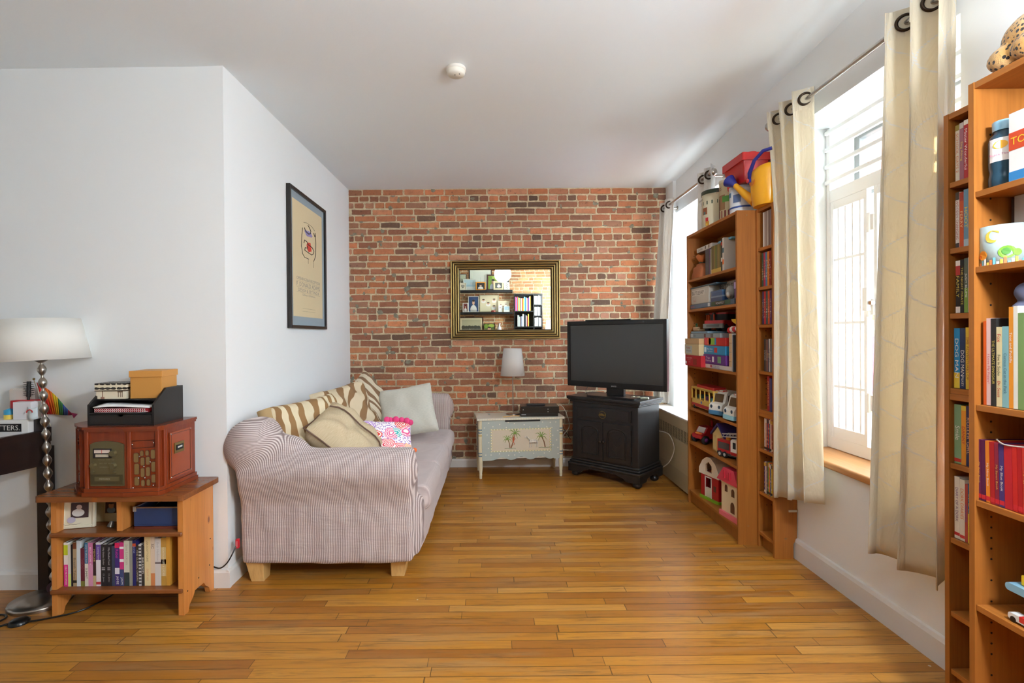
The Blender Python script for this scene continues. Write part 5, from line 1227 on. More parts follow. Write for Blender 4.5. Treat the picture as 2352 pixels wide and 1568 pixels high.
# shelf 2
gamebox('flat green and blue board game box at the bottom of the second shelf', 3.915, 1.4755, .72, .19, .034, (76, 96, 116), [('BATTLE', .06, .5, .09, .5, (206, 80, 70)), ('MONOPOLY', .71, .55, .17, .62, (236, 230, 226))], patches=((.0, .44, .05, .95, (92, 116, 140)), (.44, .49, .1, .9, (210, 210, 206)), (.52, .92, .05, .95, (52, 84, 52)), (.61, .81, .12, .88, (170, 34, 40))), x=1.492)
gamebox('large grey sea battle game box standing over the flat green game box', 3.91, 1.511, .32, .19, .118, (196, 192, 180), [('BATTLESHIP', .40, .68, .66, .32, (72, 72, 70)), ('for 2', .22, .22, .16, .14, (190, 80, 70))], patches=((.05, .76, .50, .86, (220, 216, 206)),), x=1.496)
gamebox('second grey sea battle box pushed in behind the blue tins', 3.585, 1.511, .38, .13, .130, (150, 142, 128), [('BATTLESHIP', .45, .72, .80, .40, (44, 42, 40))], x=1.565)
gamebox('thin slate blue board lying across the sea battle box', 3.918, 1.630, .46, .19, .008, (92, 122, 138), x=1.490, lidf=1)
t = P('tin_box', 'blue hinged tin stacked on another tin before the grey game box', 'tin', 3.57, 1.547, 1.50); lb(t, 'tin_body', [('rbox', 0, .19, 0, .06, 0, .030, C((52, 92, 140), .3, .4), .012, 4)], .002); lb(t, 'lid', [('rbox', -.001, .191, -.001, .061, .024, .036, C((66, 110, 160), .3, .4), .012, 4)], .002)
t = P('tin_box', 'lower blue tin with pale lid under the other tin', 'tin', 3.575, 1.5105, 1.50); lb(t, 'tin_body', [('rbox', 0, .20, 0, .062, 0, .028, C((44, 76, 122), .3, .4), .012, 4)], .002); lb(t, 'lid', [('rbox', -.001, .201, -.001, .063, .026, .0355, C((120, 150, 180), .3, .4), .012, 4)], .002)
t = P('toy_pouch', 'small purple and lilac patterned pouch at the end of the second shelf', 'toy', 3.225, 1.511, 1.50); lb(t, 'pouch', [('rbox', 0, .062, 0, .08, 0, .11, C((96, 70, 120), .7), .015, 4), ('rbox', .004, .058, -.002, .002, .06, .10, C((170, 150, 190), .7), .004, 3)], .004)
t = P('toy_skull', 'small grey-white rubber figure beside the purple pouch', 'toy', 3.30, 1.511, 1.515); lb(t, 'figure', [('ball', (0, 0, .045), (.035, .03, .045), C((150, 146, 138), .6)), ('ball', (.02, -.02, .03), .018, C((168, 164, 156), .6))])
# shelf 3
gamebox('red card game box at the bottom corner of the third shelf', 3.912, 1.0535, .30, .16, .080, (190, 34, 44), [('CARD GAME', .28, .74, .34, .12, (240, 226, 220)), ('for 3-12 players', .28, .55, .34, .08, (240, 226, 220)), ('& family', .30, .36, .22, .08, (240, 226, 220))], patches=((.03, .11, .12, .38, (226, 222, 216)), (.52, .74, .1, .7, (150, 60, 40))), x=1.447, grp=GT)
gamebox('cream wooden game box with colourful lettering above the red box', 3.915, 1.134, .27, .16, .080, (214, 196, 150), [('Rebel', .28, .68, .26, .20, (190, 70, 60)), ('Matching Box', .30, .38, .34, .13, (70, 90, 130))], patches=((.06, .54, .1, .86, (196, 206, 200)),), x=1.445, grp=GT)
gamebox('plain birch wooden box on the cream game box', 3.918, 1.2145, .27, .15, .042, (214, 178, 128), x=1.447, grp=GT)
gamebox('grey-blue picture puzzle box under the red jeep', 3.918, 1.2575, .52, .15, .036, (148, 156, 158), [('4X', .18, .5, .06, .6, (60, 66, 70))], patches=((.04, .1, .1, .9, (206, 210, 210)), (.5, .56, .1, .9, (110, 70, 60)), (.72, .80, .1, .9, (100, 100, 96))), x=1.488, grp=GT)
gamebox('flat pale blue box lying over the picture puzzle box', 3.90, 1.2945, .30, .14, .014, (140, 170, 186), x=1.488, grp=GT)
gamebox('flat white rules box at the foot of the puzzle stack', 3.61, 1.0535, .40, .15, .027, (212, 206, 200), [('PUZZLES', .40, .5, .34, .6, (110, 120, 170))], patches=((.2, .27, .1, .9, (190, 60, 50)),), x=1.478, grp=GT)
gamebox('purple matching game box second in the puzzle stack', 3.650, 1.0815, .36, .15, .066, (98, 50, 130), [('Train', .24, .66, .18, .26, WHT), ('Matching', .26, .34, .28, .24, WHT)], patches=((.0, .10, .2, .8, (120, 80, 160)), (.42, .5, .2, .8, (226, 226, 226)), (.66, .80, .15, .85, (120, 170, 120))), x=1.478, grp=GT)
gamebox('sky blue card game box third in the puzzle stack', 3.640, 1.148, .34, .15, .060, (52, 146, 196), [('Bus Stop', .30, .62, .26, .26, WHT), ('Matching Puzzle', .32, .34, .34, .12, WHT)], patches=((.02, .12, .2, .8, (200, 226, 236)), (.50, .64, .2, .8, (196, 66, 66))), x=1.480, grp=GT)
gamebox('red and green puzzle box on top of the puzzle stack', 3.635, 1.2085, .335, .15, .055, (190, 48, 44), patches=((.0, .13, .05, .95, (206, 50, 80)), (.14, .30, .05, .95, (214, 90, 60)), (.22, .50, .05, .95, (140, 184, 60)), (.28, .33, .2, .8, (240, 220, 90)), (.50, .57, .05, .95, (60, 140, 190))), x=1.482, grp=GT)
for k in range(4):
    t = P('wooden_block', 'plain birch block, '+('bottom', 'second from bottom', 'third from bottom', 'top')[k]+' of the pale block tower', 'wooden block', 3.262, 1.0535+.0595*k, 1.485, group='birch block tower'); lb(t, 'block', [('box', 0, .060+.001*k, 0, .10, 0, .058, M_blockw)], .002)
row(1.476, 3.199, 1.0535, [(.006, .235, (196, 200, 204), 'thin grey workbook'), (.006, .228, (60, 60, 64), 'thin black workbook')], 'book', ' upright beside the birch block tower', 'workbooks by the block tower', .12)
# jeep
t = P('toy_jeep', 'red toy jeep with grey bumper parked on the puzzle boxes', 'toy car', 3.69, 1.3095, 1.50, .55); R_ = C((176, 30, 34), .3); K_ = C((26, 26, 28), .6); Gs = C((118, 116, 108), .45)
lb(t, 'body', [('rbox', .0, .16, 0, .20, .035, .075, R_, .012, 3), ('rbox', .01, .15, .05, .19, .075, .125, K_, .012, 3), ('rbox', .008, .152, .048, .192, .120, .130, R_, .012, 3)], .004)
lb(t, 'bumper', [('rbox', -.002, .162, -.012, .006, .020, .052, Gs, .008, 3), ('box', .03, .13, -.014, -.010, .030, .046, C((90, 88, 82), .5))], .003)
for (a, c) in ((.012, .03), (.012, .165), (.148, .03), (.148, .165)): lb(t, 'wheel', [('cyl', (a-.014, c, .026), (a+.014, c, .026), .026), ] if 0 else [('lathe', (a-.014, c, .026), [(.018, 0), (.026, .003), (.026, .025), (.018, .028)], K_, 20, 'x')])
t = P('toy_crate', 'orange and black toy frame leaning at the back of the third shelf', 'toy', 3.80, 1.3095, 1.56)
b = MB()
for k in range(5): b.box(.012+k*.03, .022+k*.03, 0, .008, 0, .13, C((206, 84, 36), .5))
for z in (.0, .06, .12): b.box(0, .15, -.002, .01, z, z+.010, C((36, 34, 34), .5))
b.build('slats', t, local=True)
t = P('toy_cart', 'little cream wooden toy cart with a green wheel on the puzzle boxes', 'toy', 3.875, 1.3095, 1.495)
b = MB(); b.box(0, .10, 0, .05, .006, .014, M_blockw); b.box(0, .10, 0, .008, .024, .032, M_blockw); b.box(0, .008, 0, .05, .006, .032, M_blockw); b.build('cart_body', t, local=True)
b = MB(); b.torus((.015, .02, .045), .012, .004, C((70, 100, 60), .5), 'y'); b.build('wheel', t, local=True)
t = P('toy_bowl', 'yellow toy dish with a red and white rocket resting on the block tower', 'toy', 3.25, 1.292, 1.50)
b = MB(); b.lathe((.0, .05, .055), [(.02, 0), (.045, .02), (.05, .035)], C((230, 190, 50), .4), 20); b.build('dish', t, local=True)
b = MB(); b.cyl((-.05, .01, .02), (.03, .02, .028), .020, C((188, 34, 44), .35), r1=.017); b.cyl((.03, .02, .028), (.05, .022, .03), .017, C((230, 230, 228), .35), r1=.012); b.cyl((-.02, .012, .024), (.0, .0145, .026), .0205, C((230, 230, 226), .35)); b.build('rocket', t, local=True)
# shelf 4: yellow bus, two vans, purple tub
t = P('toy_bus', 'yellow toy bus with red roof rack and red skirt', 'toy bus', 3.918, .734, 1.495); YB = C((226, 190, 90), .35); RB = C((186, 40, 40), .35)
b = MB(); L_, Dp_, = .40, .13
b.rbox(0, L_, 0, Dp_, .016, .075, YB, .02, 4)
for q in (0, Dp_-.008):
    for a in (.0, .075, .155, .235, .315, L_-.012): b.rbox(a, a+.012, q, q+.008, .07, .150, YB, .003, 2)
    b.box(.0, L_, q, q+.008, .145, .156, YB)
b.rbox(0, L_, 0, Dp_, .150, .160, YB, .02, 4); b.build('bus_body', t, bevel=.002, local=True)
lb(t, 'roof', [('rbox', .06, L_-.05, .015, Dp_-.015, .160, .178, RB, .015, 4)], .005)
lb(t, 'skirt', [('box', .01, L_-.01, -.002, 0, .020, .042, RB)])
lb(t, 'seats', [('box', .04, .09, .03, .10, .07, .10, C((60, 110, 120), .5)), ('box', .17, .22, .03, .10, .07, .10, C((120, 60, 130), .5)), ('box', .27, .31, .03, .10, .07, .10, C((50, 130, 130), .5))], .004)
lb(t, 'badge', [('cyl', (.20, -.003, .058), (.20, 0, .058), .010, C((60, 90, 160), .4))] if 0 else [('ball', (.19, -.001, .056), (.012, .002, .010), C((60, 96, 170), .4))])
for a in (.06, .33): lb(t, 'wheel', [('lathe', (a, -.003, .016), [(.010, 0), (.016, .002), (.016, .016)], K_, 18, 'y')])
def van(label, y, x, rot, blue):
    t = P('toy_van', label, 'toy van', y, .734, x, rot, 'rounded toy vans'); Wc = C((226, 224, 214), .35); Bl = C(blue, .35)
    b = MB(); hw2 = .058
    side = [(0, .03), (0, .065), (.010, .080), (.030, .090), (.045, .150), (.060, .163), (.155, .166), (.165, .155), (.17, .03)]
    b.prism([(p[0], p[1]) for p in side], 'x', -hw2, hw2, Wc); o = b.build('van_body', t, bevel=.010, seg=3, local=True)
    lb(t, 'bumper', [('rbox', -hw2-.003, hw2+.003, -.008, .17, .010, .036, Bl, .012, 4)], .004)
    lb(t, 'windscreen', [('box', -.040, .040, .012, .030, .095, .140, C((54, 44, 36), .3))] if 0 else [('prism', [(.0285, .092), (.0435, .146), (.040, .147), (.025, .093)], 'x', -.038, .038, C((92, 66, 34), .3))])
    lb(t, 'side_window', [('box', hw2-.0005, hw2+.001, .055, .095, .095, .140, C((70, 52, 34), .3)), ('box', -hw2-.001, -hw2+.0005, .055, .095, .095, .140, C((70, 52, 34), .3))])
    lb(t, 'headlight', [('ball', (-.035, -.001, .062), (.010, .004, .012), C((40, 60, 80), .3)), ]); lb(t, 'headlight', [('ball', (.035, -.001, .062), (.010, .004, .012), C((40, 60, 80), .3))])
    lb(t, 'roof_sign', [('box', -.022, .022, .052, .085, .160, .170, C((210, 60, 44), .4)), ('box', -.016, .016, .0515, .086, .162, .1705, C((236, 234, 226), .4))], .001)
    for (a, c) in ((-hw2, .04), (hw2, .04), (-hw2, .13), (hw2, .13)): lb(t, 'wheel', [('lathe', (a-.008, c, .018), [(.012, 0), (.018, .002), (.018, .014), (.012, .016)], K_, 16, 'x')])
van('white and dark blue toy van with a face, left one of the rounded pair', 3.475, 1.487, .35, (64, 120, 160))
van('white and pale blue toy van nearest the narrow tower', 3.265, 1.482, .12, (140, 196, 214))
t = P('toy_tub', 'dusty purple toy tub with green knobs high behind the vans', 'toy', 3.27, .90, 1.62); lb(t, 'tub', [('lathe', (0, 0, 0), [(.04, 0), (.07, .02), (.075, .035)], C((120, 80, 110), .4), 24)]); lb(t, 'knob', [('ball', (-.03, 0, .045), .014, C((90, 150, 60), .4)), ('ball', (.02, 0, .048), .014, C((50, 150, 130), .4))])
t = P('toy_stand', 'hidden cream toy shelf box supporting the purple tub', 'toy', 3.33, .734, 1.66); lb(t, 'box', [('box', 0, .13, .0, .04, 0, .165, C((196, 186, 160), .5))], .003)
# shelf 5: monster car, playhouse, fire truck
t = P('toy_monster_car', 'red toy car with flame decals and big black tyres', 'toy car', 3.83, .474, 1.50, .25); RC = C((168, 26, 34), .3)
lb(t, 'car_body', [('prism', [(0, .035), (.0, .065), (.03, .078), (.055, .120), (.12, .122), (.15, .08), (.19, .07), (.19, .035)], 'x', -.055, .055, RC)], .006)
lb(t, 'flame_decal', [('ball', (0, .018, .073), (.035, .02, .006), C((230, 120, 50), .4)), ('ball', (-.02, .022, .075), (.010, .02, .006), C((236, 190, 80), .4))])
lb(t, 'windscreen', [('prism', [(.030, .080), (.053, .117), (.049, .118), (.027, .082)], 'x', -.042, .042, C((200, 196, 190), .3))])
for (a, c) in ((-.058, .03), (.058, .03), (-.058, .15), (.058, .15)): lb(t, 'wheel', [('lathe', (a-.014, c, .032), [(.018, 0), (.032, .004), (.032, .024), (.018, .028)], K_, 20, 'x'), ('lathe', (a-.0155, c, .032), [(.0, 0), (.015, .001), (.016, .003)], C((120, 60, 130), .4), 16, 'x', False), ('lathe', (a+.0155, c, .032), [(.0, 0), (.015, -.001), (.016, -.003)], C((120, 60, 130), .4), 16, 'x', False)])
lb(t, 'tail_fin', [('tube', [(-.02, .15, .10), (-.05, .17, .14), (-.09, .18, .185)], [.010, .008, .004], C((190, 30, 44), .4))])
t = P('toy_playhouse', 'cream toy playhouse with a blue-violet roof behind the fire engine', 'toy house', 3.62, .474, 1.53); CR = C((220, 194, 126), .45)
b = MB(); b.prism([(0, 0), (.20, 0), (.20, .11), (.10, .185), (0, .11)], 'y', 0, .012, CR); b.box(0, .012, 0, .13, 0, .12, CR); b.box(.188, .20, 0, .13, 0, .12, CR)
for k in range(5): b.box(.012+.01*k, .016+.01*k, -.003, 0, .01, .11, C((232, 210, 150), .45))
b.build('walls', t, local=True, bevel=.001)
lb(t, 'roof', [('prism', [(-.01, .105), (.10, .190), (.21, .105), (.21, .120), (.10, .205), (-.01, .120)], 'y', -.012, .14, C((66, 56, 120), .4))], .002)
t = P('toy_fire_engine', 'red and white toy fire engine with a raised grey ladder', 'toy truck', 3.44, .474, 1.482, .30); FR = C((176, 26, 32), .3); FW = C((228, 226, 220), .3)
lb(t, 'rear_body', [('rbox', 0, .13, .0, .085, .035, .115, FR, .008, 3), ('box', .015, .115, -.002, 0, .055, .10, C((70, 66, 66), .4))], .003)
lb(t, 'cab', [('prism', [(.13, .030), (.13, .125), (.145, .135), (.225, .135), (.240, .110), (.245, .030)], 'y', -.004, .089, FW), ('box', .130, .246, -.006, .091, .030, .052, FR)], .004)
lb(t, 'windscreen', [('prism', [(.2395, .068), (.2395, .106), (.243, .106), (.246, .068)], 'y', .008, .078, K_)]); lb(t, 'side_window', [('box', .150, .175, -.0055, -.003, .075, .115, K_), ('box', .185, .222, -.0055, -.003, .075, .115, K_)])
lb(t, 'light_bar', [('box', .165, .20, .01, .075, .135, .150, FR)], .003)
lb(t, 'chassis', [('box', -.004, .25, .004, .082, .016, .034, C((60, 60, 60), .5)), ('box', .235, .262, -.006, .091, .012, .036, C((66, 68, 70), .5))], .003)
for a in (.030, .075, .195):
    for c in (-.004, .071): lb(t, 'wheel', [('lathe', (a, c, .021), [(.0, 0), (.012, .0), (.013, .002), (.021, .002), (.021, .018), (.0, .018)], K_, 20, 'y', False), ('lathe', (a, c-.001, .021), [(.0, 0), (.011, 0)], C((170, 170, 170), .3), 16, 'y', False)])
b = MB(); Lg = C((190, 190, 186), .35)
for c in (.018, .066):
    b.cyl((.03, c, .130), (.30, c, .168), .0035, Lg, n=6); b.cyl((.03, c, .150), (.30, c, .188), .0035, Lg, n=6)
    for k in range(9): b.cyl((.035+.03*k, c, .131+.0042*k), (.05+.03*k, c, .153+.0042*k), .0022, Lg, n=5)
for k in range(9): b.cyl((.04+.03*k, .018, .1315+.0042*k), (.04+.03*k, .066, .1315+.0042*k), .0028, Lg, n=5)
b.cyl((.06, .042, .113), (.06, .042, .135), .016, C((226, 150, 40), .4)); b.build('ladder', t, local=True)
# shelf 6: barn and dollhouse
t = P('toy_barn', 'red toy barn with a cream roof on a green base', 'toy barn', 3.755, .101, 1.50, .22); BR = C((172, 24, 32), .35); BC = C((226, 212, 190), .4)
lb(t, 'base', [('rbox', -.012, .212, -.012, .14, 0, .018, C((126, 176, 40), .4), .02, 4)], .002)
b = MB(); b.box(0, .055, 0, .012, .018, .19, BR); b.box(.120, .20, 0, .012, .018, .19, BR); b.box(.055, .120, 0, .012, .155, .19, BR); b.box(.055, .120, 0, .012, .018, .085, C((222, 216, 206), .4)); b.box(0, .012, .012, .13, .018, .19, BR); b.box(.188, .20, .012, .13, .018, .19, BR); b.box(.012, .188, .115, .127, .018, .19, BR); b.box(.012, .188, .06, .064, .018, .19, C((120, 20, 26), .4)); b.build('barn_walls', t, local=True, bevel=.002)
lb(t, 'door_frame', [('box', .049, .057, -.003, .0, .018, .165, FW), ('box', .118, .126, -.003, 0, .018, .165, FW), ('box', .049, .126, -.003, 0, .157, .165, FW)])
lb(t, 'window', [('box', .145, .172, -.001, .0, .075, .115, C((90, 60, 50), .5))])
gm = [(0, .0), (-.012, .05), (.03, .13), (.075, .175), (.125, .175), (.17, .13), (.212, .05), (.20, .0)]
b = MB(); roofp = [(-.014, .175), (-.012, .215), (.028, .275), (.075, .305), (.125, .305), (.172, .275), (.212, .215), (.214, .175)]
# front gable with an arched loft opening
inner = [(.065, .200), (.065, .250), (.10, .275), (.135, .250), (.135, .200)]
b.prism([(-.014, .175), (-.012, .215), (.028, .275), (.075, .305), (.10, .305), (.10, .275), (.065, .250), (.065, .200), (.10, .200), (.10, .175)], 'y', -.008, .006, BC)
b.prism([(.214, .175), (.10, .175), (.10, .200), (.135, .200), (.135, .250), (.10, .275), (.10, .305), (.125, .305), (.172, .275), (.212, .215)], 'y', -.008, .006, BC)
for i in range(len(roofp)-1):
    p_, q_ = roofp[i], roofp[i+1]; b.prism([p_, q_, (q_[0], q_[1]-.008), (p_[0], p_[1]-.008)], 'y', .006, .145, BC)
b.build('barn_roof', t, local=True, bevel=.0015)
lb(t, 'loft_floor', [('box', .012, .188, .012, .12, .186, .192, C((200, 60, 50), .4)), ('ball', (.10, .03, .205), .014, C((236, 190, 60), .4))])
t = P('toy_dollhouse', 'cream toy dollhouse with pink roof and pink base', 'toy house', 3.385, .101, 1.486, .10); DC = C((224, 206, 166), .45); PK = C((214, 68, 88), .4)
lb(t, 'base', [('rbox', -.012, .215, -.012, .13, 0, .030, C((226, 112, 122), .4), .006, 3)], .002)
lb(t, 'walls', [('box', 0, .205, 0, .12, .030, .235, DC)], .003)
Wb = C((96, 56, 30), .5)
def archw(a, z, w_, h_): return ('prism', [(a, z), (a+w_, z), (a+w_, z+h_*.6)]+[(a+w_/2+w_/2*math.cos(q), z+h_*.6+h_*.4*math.sin(q)) for q in [pi*i/8 for i in range(1, 8)]]+[(a, z+h_*.6)], 'y', -.0015, .001, Wb)
lb(t, 'window', [archw(.045, .165, .030, .045)]); lb(t, 'window', [archw(.120, .150, .034, .050)]); lb(t, 'door', [archw(.110, .045, .045, .070)])
lb(t, 'roof', [('prism', [(-.022, .232), (.225, .232), (.18, .325), (.06, .325)], 'y', -.020, .13, PK), ('box', .07, .09, -.03, -.02, .26, .31, C((190, 40, 60), .4)), ('box', .13, .15, -.03, -.02, .26, .31, C((190, 40, 60), .4))], .004)

# ------------------------------------------------------------------ on top of the far bookcase
ZT = 2.0405
t = thing('toy_drum', 'cream cylinder tub with a green band and cabin pictures standing on the bookcase', 'tub', (1.60, 3.70, ZT)); c0 = (1.60, 3.70, ZT)
b = MB(); b.lathe(c0, [(.098, 0), (.098, .255)], C((214, 206, 176), .45), 40); b.build('tub_body', t)
b = MB(); b.lathe((c0[0], c0[1], ZT+.255), [(.101, -.012), (.101, .015), (.097, .018), (.0, .018)], C((48, 64, 48), .45), 40, caps=False); b.build('lid', t)
b = MB(); R = .0986
def cp(u0, u1, z0, z1, mt, a=0.35, R_=None):
    n = 6; RR = R_ or R; vs = []
    for i in range(n+1):
        q = pi+a+(u0+(u1-u0)*i/n)/RR; vs += [(c0[0]+RR*math.cos(q), c0[1]+RR*math.sin(q), ZT+z0), (c0[0]+RR*math.cos(q), c0[1]+RR*math.sin(q), ZT+z1)]
    b.add(vs, [(2*i, 2*i+1, 2*i+3, 2*i+2) for i in range(n)], mt, True)
cp(-.14, .09, .170, .195, C((54, 74, 56), .5)); cp(-.12, -.05, .02, .155, C((206, 190, 150), .5), R_=.0988)
for (u, z, s_, col) in ((-.03, .10, .045, (150, 84, 44)), (-.02, .10, .02, (70, 110, 110)), (-.10, .09, .028, (130, 110, 60)), (-.10, .03, .030, (60, 100, 60)), (-.10, .018, .02, (214, 160, 60)), (.0, .018, .03, (206, 140, 40)), (.0, .05, .024, (190, 34, 34)), (.005, .022, .012, (236, 200, 70))): cp(u, u+s_, z, z+s_*1.1, C(col, .5), R_=.0990+.0002*abs(hash(col)) % .0006 if 0 else .0992)
b.text('Lincoln', (c0[0]-.1005, c0[1]+.03, ZT+.215), (0, -1, 0), (0, 0, 1), .07, .02, C((60, 60, 50), .5)); b.build('printed_label', t)
t = thing('toy_canister', 'tall cream and brown canister marked Logs behind the watering can', 'tub', (1.60, 3.47, ZT)); c0 = (1.60, 3.475, ZT)
b = MB(); b.lathe(c0, [(.072, 0), (.072, .27)], C((196, 180, 140), .45), 32); b.build('tub_body', t)
b = MB(); b.lathe((c0[0], c0[1], ZT+.27), [(.074, -.008), (.074, .012), (.0, .012)], C((206, 196, 170), .45), 32, caps=False); b.build('lid', t)
b = MB(); R = .0726
cp(-.06, .10, .02, .075, C((120, 30, 30), .5)); cp(-.06, .02, .08, .18, C((150, 110, 70), .5)); cp(.0, .06, .13, .17, C((90, 150, 60), .5), R_=.0729); cp(-.06, -.03, .03, .16, C((96, 56, 36), .5), R_=.0731)
b.text('LOGS', (c0[0]-.0745, c0[1]+.012, ZT+.222), (0, -1, 0), (0, 0, 1), .075, .034, C((120, 50, 34), .5)); b.build('printed_label', t)
t = thing('block_tub', 'white and blue round tub half hidden by the watering can', 'tub', (1.60, 3.29, ZT)); c0 = (1.60, 3.30, ZT)
b = MB(); b.lathe(c0, [(.080, 0), (.083, .175)], C((222, 226, 230), .4), 32); b.build('tub_body', t)
b = MB(); b.lathe((c0[0], c0[1], ZT+.175), [(.085, -.008), (.085, .010), (.0, .010)], C((200, 206, 212), .4), 32, caps=False); b.build('lid', t)
b = MB(); R = .0835; cp(-.09, .11, .045, .056, C((50, 80, 150), .5)); cp(-.09, .11, .0, .012, C((50, 80, 150), .5)); cp(.0, .05, .08, .13, C((90, 110, 150), .5), R_=.0838); cp(-.06, -.02, .12, .15, C((80, 130, 170), .5)); b.build('printed_label', t)
# red storage brick on the tubs
t = thing('brick_tub', 'big red plastic storage brick with round studs on top of the tubs', 'storage tub', (1.60, 3.27, ZT+.188), .0); RR_ = C((186, 34, 30), .35)
b = MB(); z0 = ZT+.187; x0, x1, ya, yb = 1.53, 1.69, 3.15, 3.42
b.add([(x0+.015, ya+.015, z0), (x1-.015, ya+.015, z0), (x1-.015, yb-.015, z0), (x0+.015, yb-.015, z0), (x0, ya, z0+.14), (x1, ya, z0+.14), (x1, yb, z0+.14), (x0, yb, z0+.14)], [(3, 2, 1, 0), (4, 5, 6, 7), (0, 1, 5, 4), (1, 2, 6, 5), (2, 3, 7, 6), (3, 0, 4, 7)], RR_); b.build('tub_body', t, bevel=.008)
b = MB(); b.rbox(x0-.010, x1+.010, ya-.010, yb+.010, z0+.125, z0+.172, RR_, .012, 4)
for yy in (ya+.07, yb-.07): b.cyl((1.61, yy, z0+.172), (1.61, yy, z0+.192), .036, RR_, n=24)
b.build('lid', t, bevel=.004)
# watering can, its handle and rose
t = thing('watering_can', 'yellow plastic toy watering can with blue handle and blue sprinkler rose', 'watering can', (1.60, 3.03, ZT)); WY = C((232, 166, 26), .3); WB = C((38, 44, 130), .3)
b = MB(); n = 32; vs = []; cx, cy = 1.60, 3.030
for (rx, ry, h_) in ((.060, .080, 0), (.066, .088, .02), (.074, .094, .10), (.078, .097, .195), (.075, .094, .205), (.068, .086, .21)):
    for i in range(n): a = 2*pi*i/n; vs.append((cx+rx*math.cos(a), cy+ry*math.sin(a), ZT+.0005+h_+(.022*math.sin(a) if h_ > .2 else 0)*-1))
b.add(vs, [(j*n+i, j*n+(i+1) % n, (j+1)*n+(i+1) % n, (j+1)*n+i) for j in range(5) for i in range(n)], WY, True); b.add(vs[:n], [tuple(range(n-1, -1, -1))], WY)
b.build('can_body', t)
b = MB(); b.tube([(1.575, 3.10, ZT+.045), (1.55, 3.16, ZT+.10), (1.515, 3.235, ZT+.185)], [.032, .024, .015], WY, 16); b.build('spout', t)
b = MB(); b.cyl((1.517, 3.23, ZT+.18), (1.497, 3.275, ZT+.222), .016, WB, r1=.040, n=24); b.build('sprinkler_rose', t)
b = MB(); pts = [(1.530, 3.065, ZT+.165), (1.515, 3.045, ZT+.20), (1.515, 2.99, ZT+.255), (1.535, 2.93, ZT+.29), (1.57, 2.90, ZT+.295)]
b.tube(pts, [.014, .012, .010, .010, .010], WB, 10); b.ball((1.527, 3.068, ZT+.16), (.012, .024, .024), WB); b.ball((1.514, 3.068, ZT+.16), (.006, .013, .013), C((200, 50, 50), .4)); b.build('handle', t)
b = MB(); LF = C((222, 120, 24), .4)
for s_ in (-1, 1): b.add([(1.5215-.0015+.0*i, 3.03+s_*(.004+.014*(1-math.cos(2*pi*i/12))), ZT+.125+.012*math.sin(2*pi*i/12)+.010*(1-math.cos(2*pi*i/12))) for i in range(12)], [tuple(range(12))], LF)
b.build('leaf_emblem', t)
# ================================================================== LEFT: PINE STAND, RADIO, LAMP, DESK
ps = thing('pine_stand', 'low knotty pine television stand against the white wall holding the wooden radio', 'stand', (-1.765, 2.50, 0))
YF, YB_ = 2.385, 2.640
for (a, c) in ((-2.068, -2.043), (-1.482, -1.457)):
    b = MB(); b.prism([(YF, 0), (YF+.035, 0), (YF+.045, .03), (YF+.075, .052), (YF+.09, .075), (YB_-.09, .075), (YB_-.075, .052), (YB_-.045, .03), (YB_-.035, 0), (YB_, 0), (YB_, .548), (YF, .548)], 'x', a, c, M_pine)
    if a > -1.6:
        for (yy, zz) in ((YF+.03, .10), (YF+.12, .12), (YB_-.03, .27), (YB_-.04, .14)): b.cyl((c-.0005, yy, zz), (c+.0006, yy, zz), .004, M_dark, n=10)
    b.build('side_panel', ps, bevel=.003)
b = MB(); b.rbox(-2.105, -1.428, 2.335, 2.655, .548, .573, M_pined, .02, 4); b.build('top_board', ps, bevel=.009, seg=4)
for z in (.392, .128):
    b = MB(); b.box(-2.048, -1.479, YF-.012, YB_-.02, z-.020, z, M_pined); b.box(-2.068, -1.457, YF-.014, YF-.0005, z-.020, z, M_pined); b.build('shelf', ps, bevel=.006, seg=3)
b = MB(); b.box(-1.772, -1.747, YF+.01, YB_-.02, .3925, .548, M_pine); b.build('divider', ps, bevel=.002)
b = MB(); b.box(-2.043, -1.482, YB_-.012, YB_-.002, .128, .548, M_pined); b.build('back_panel', ps)
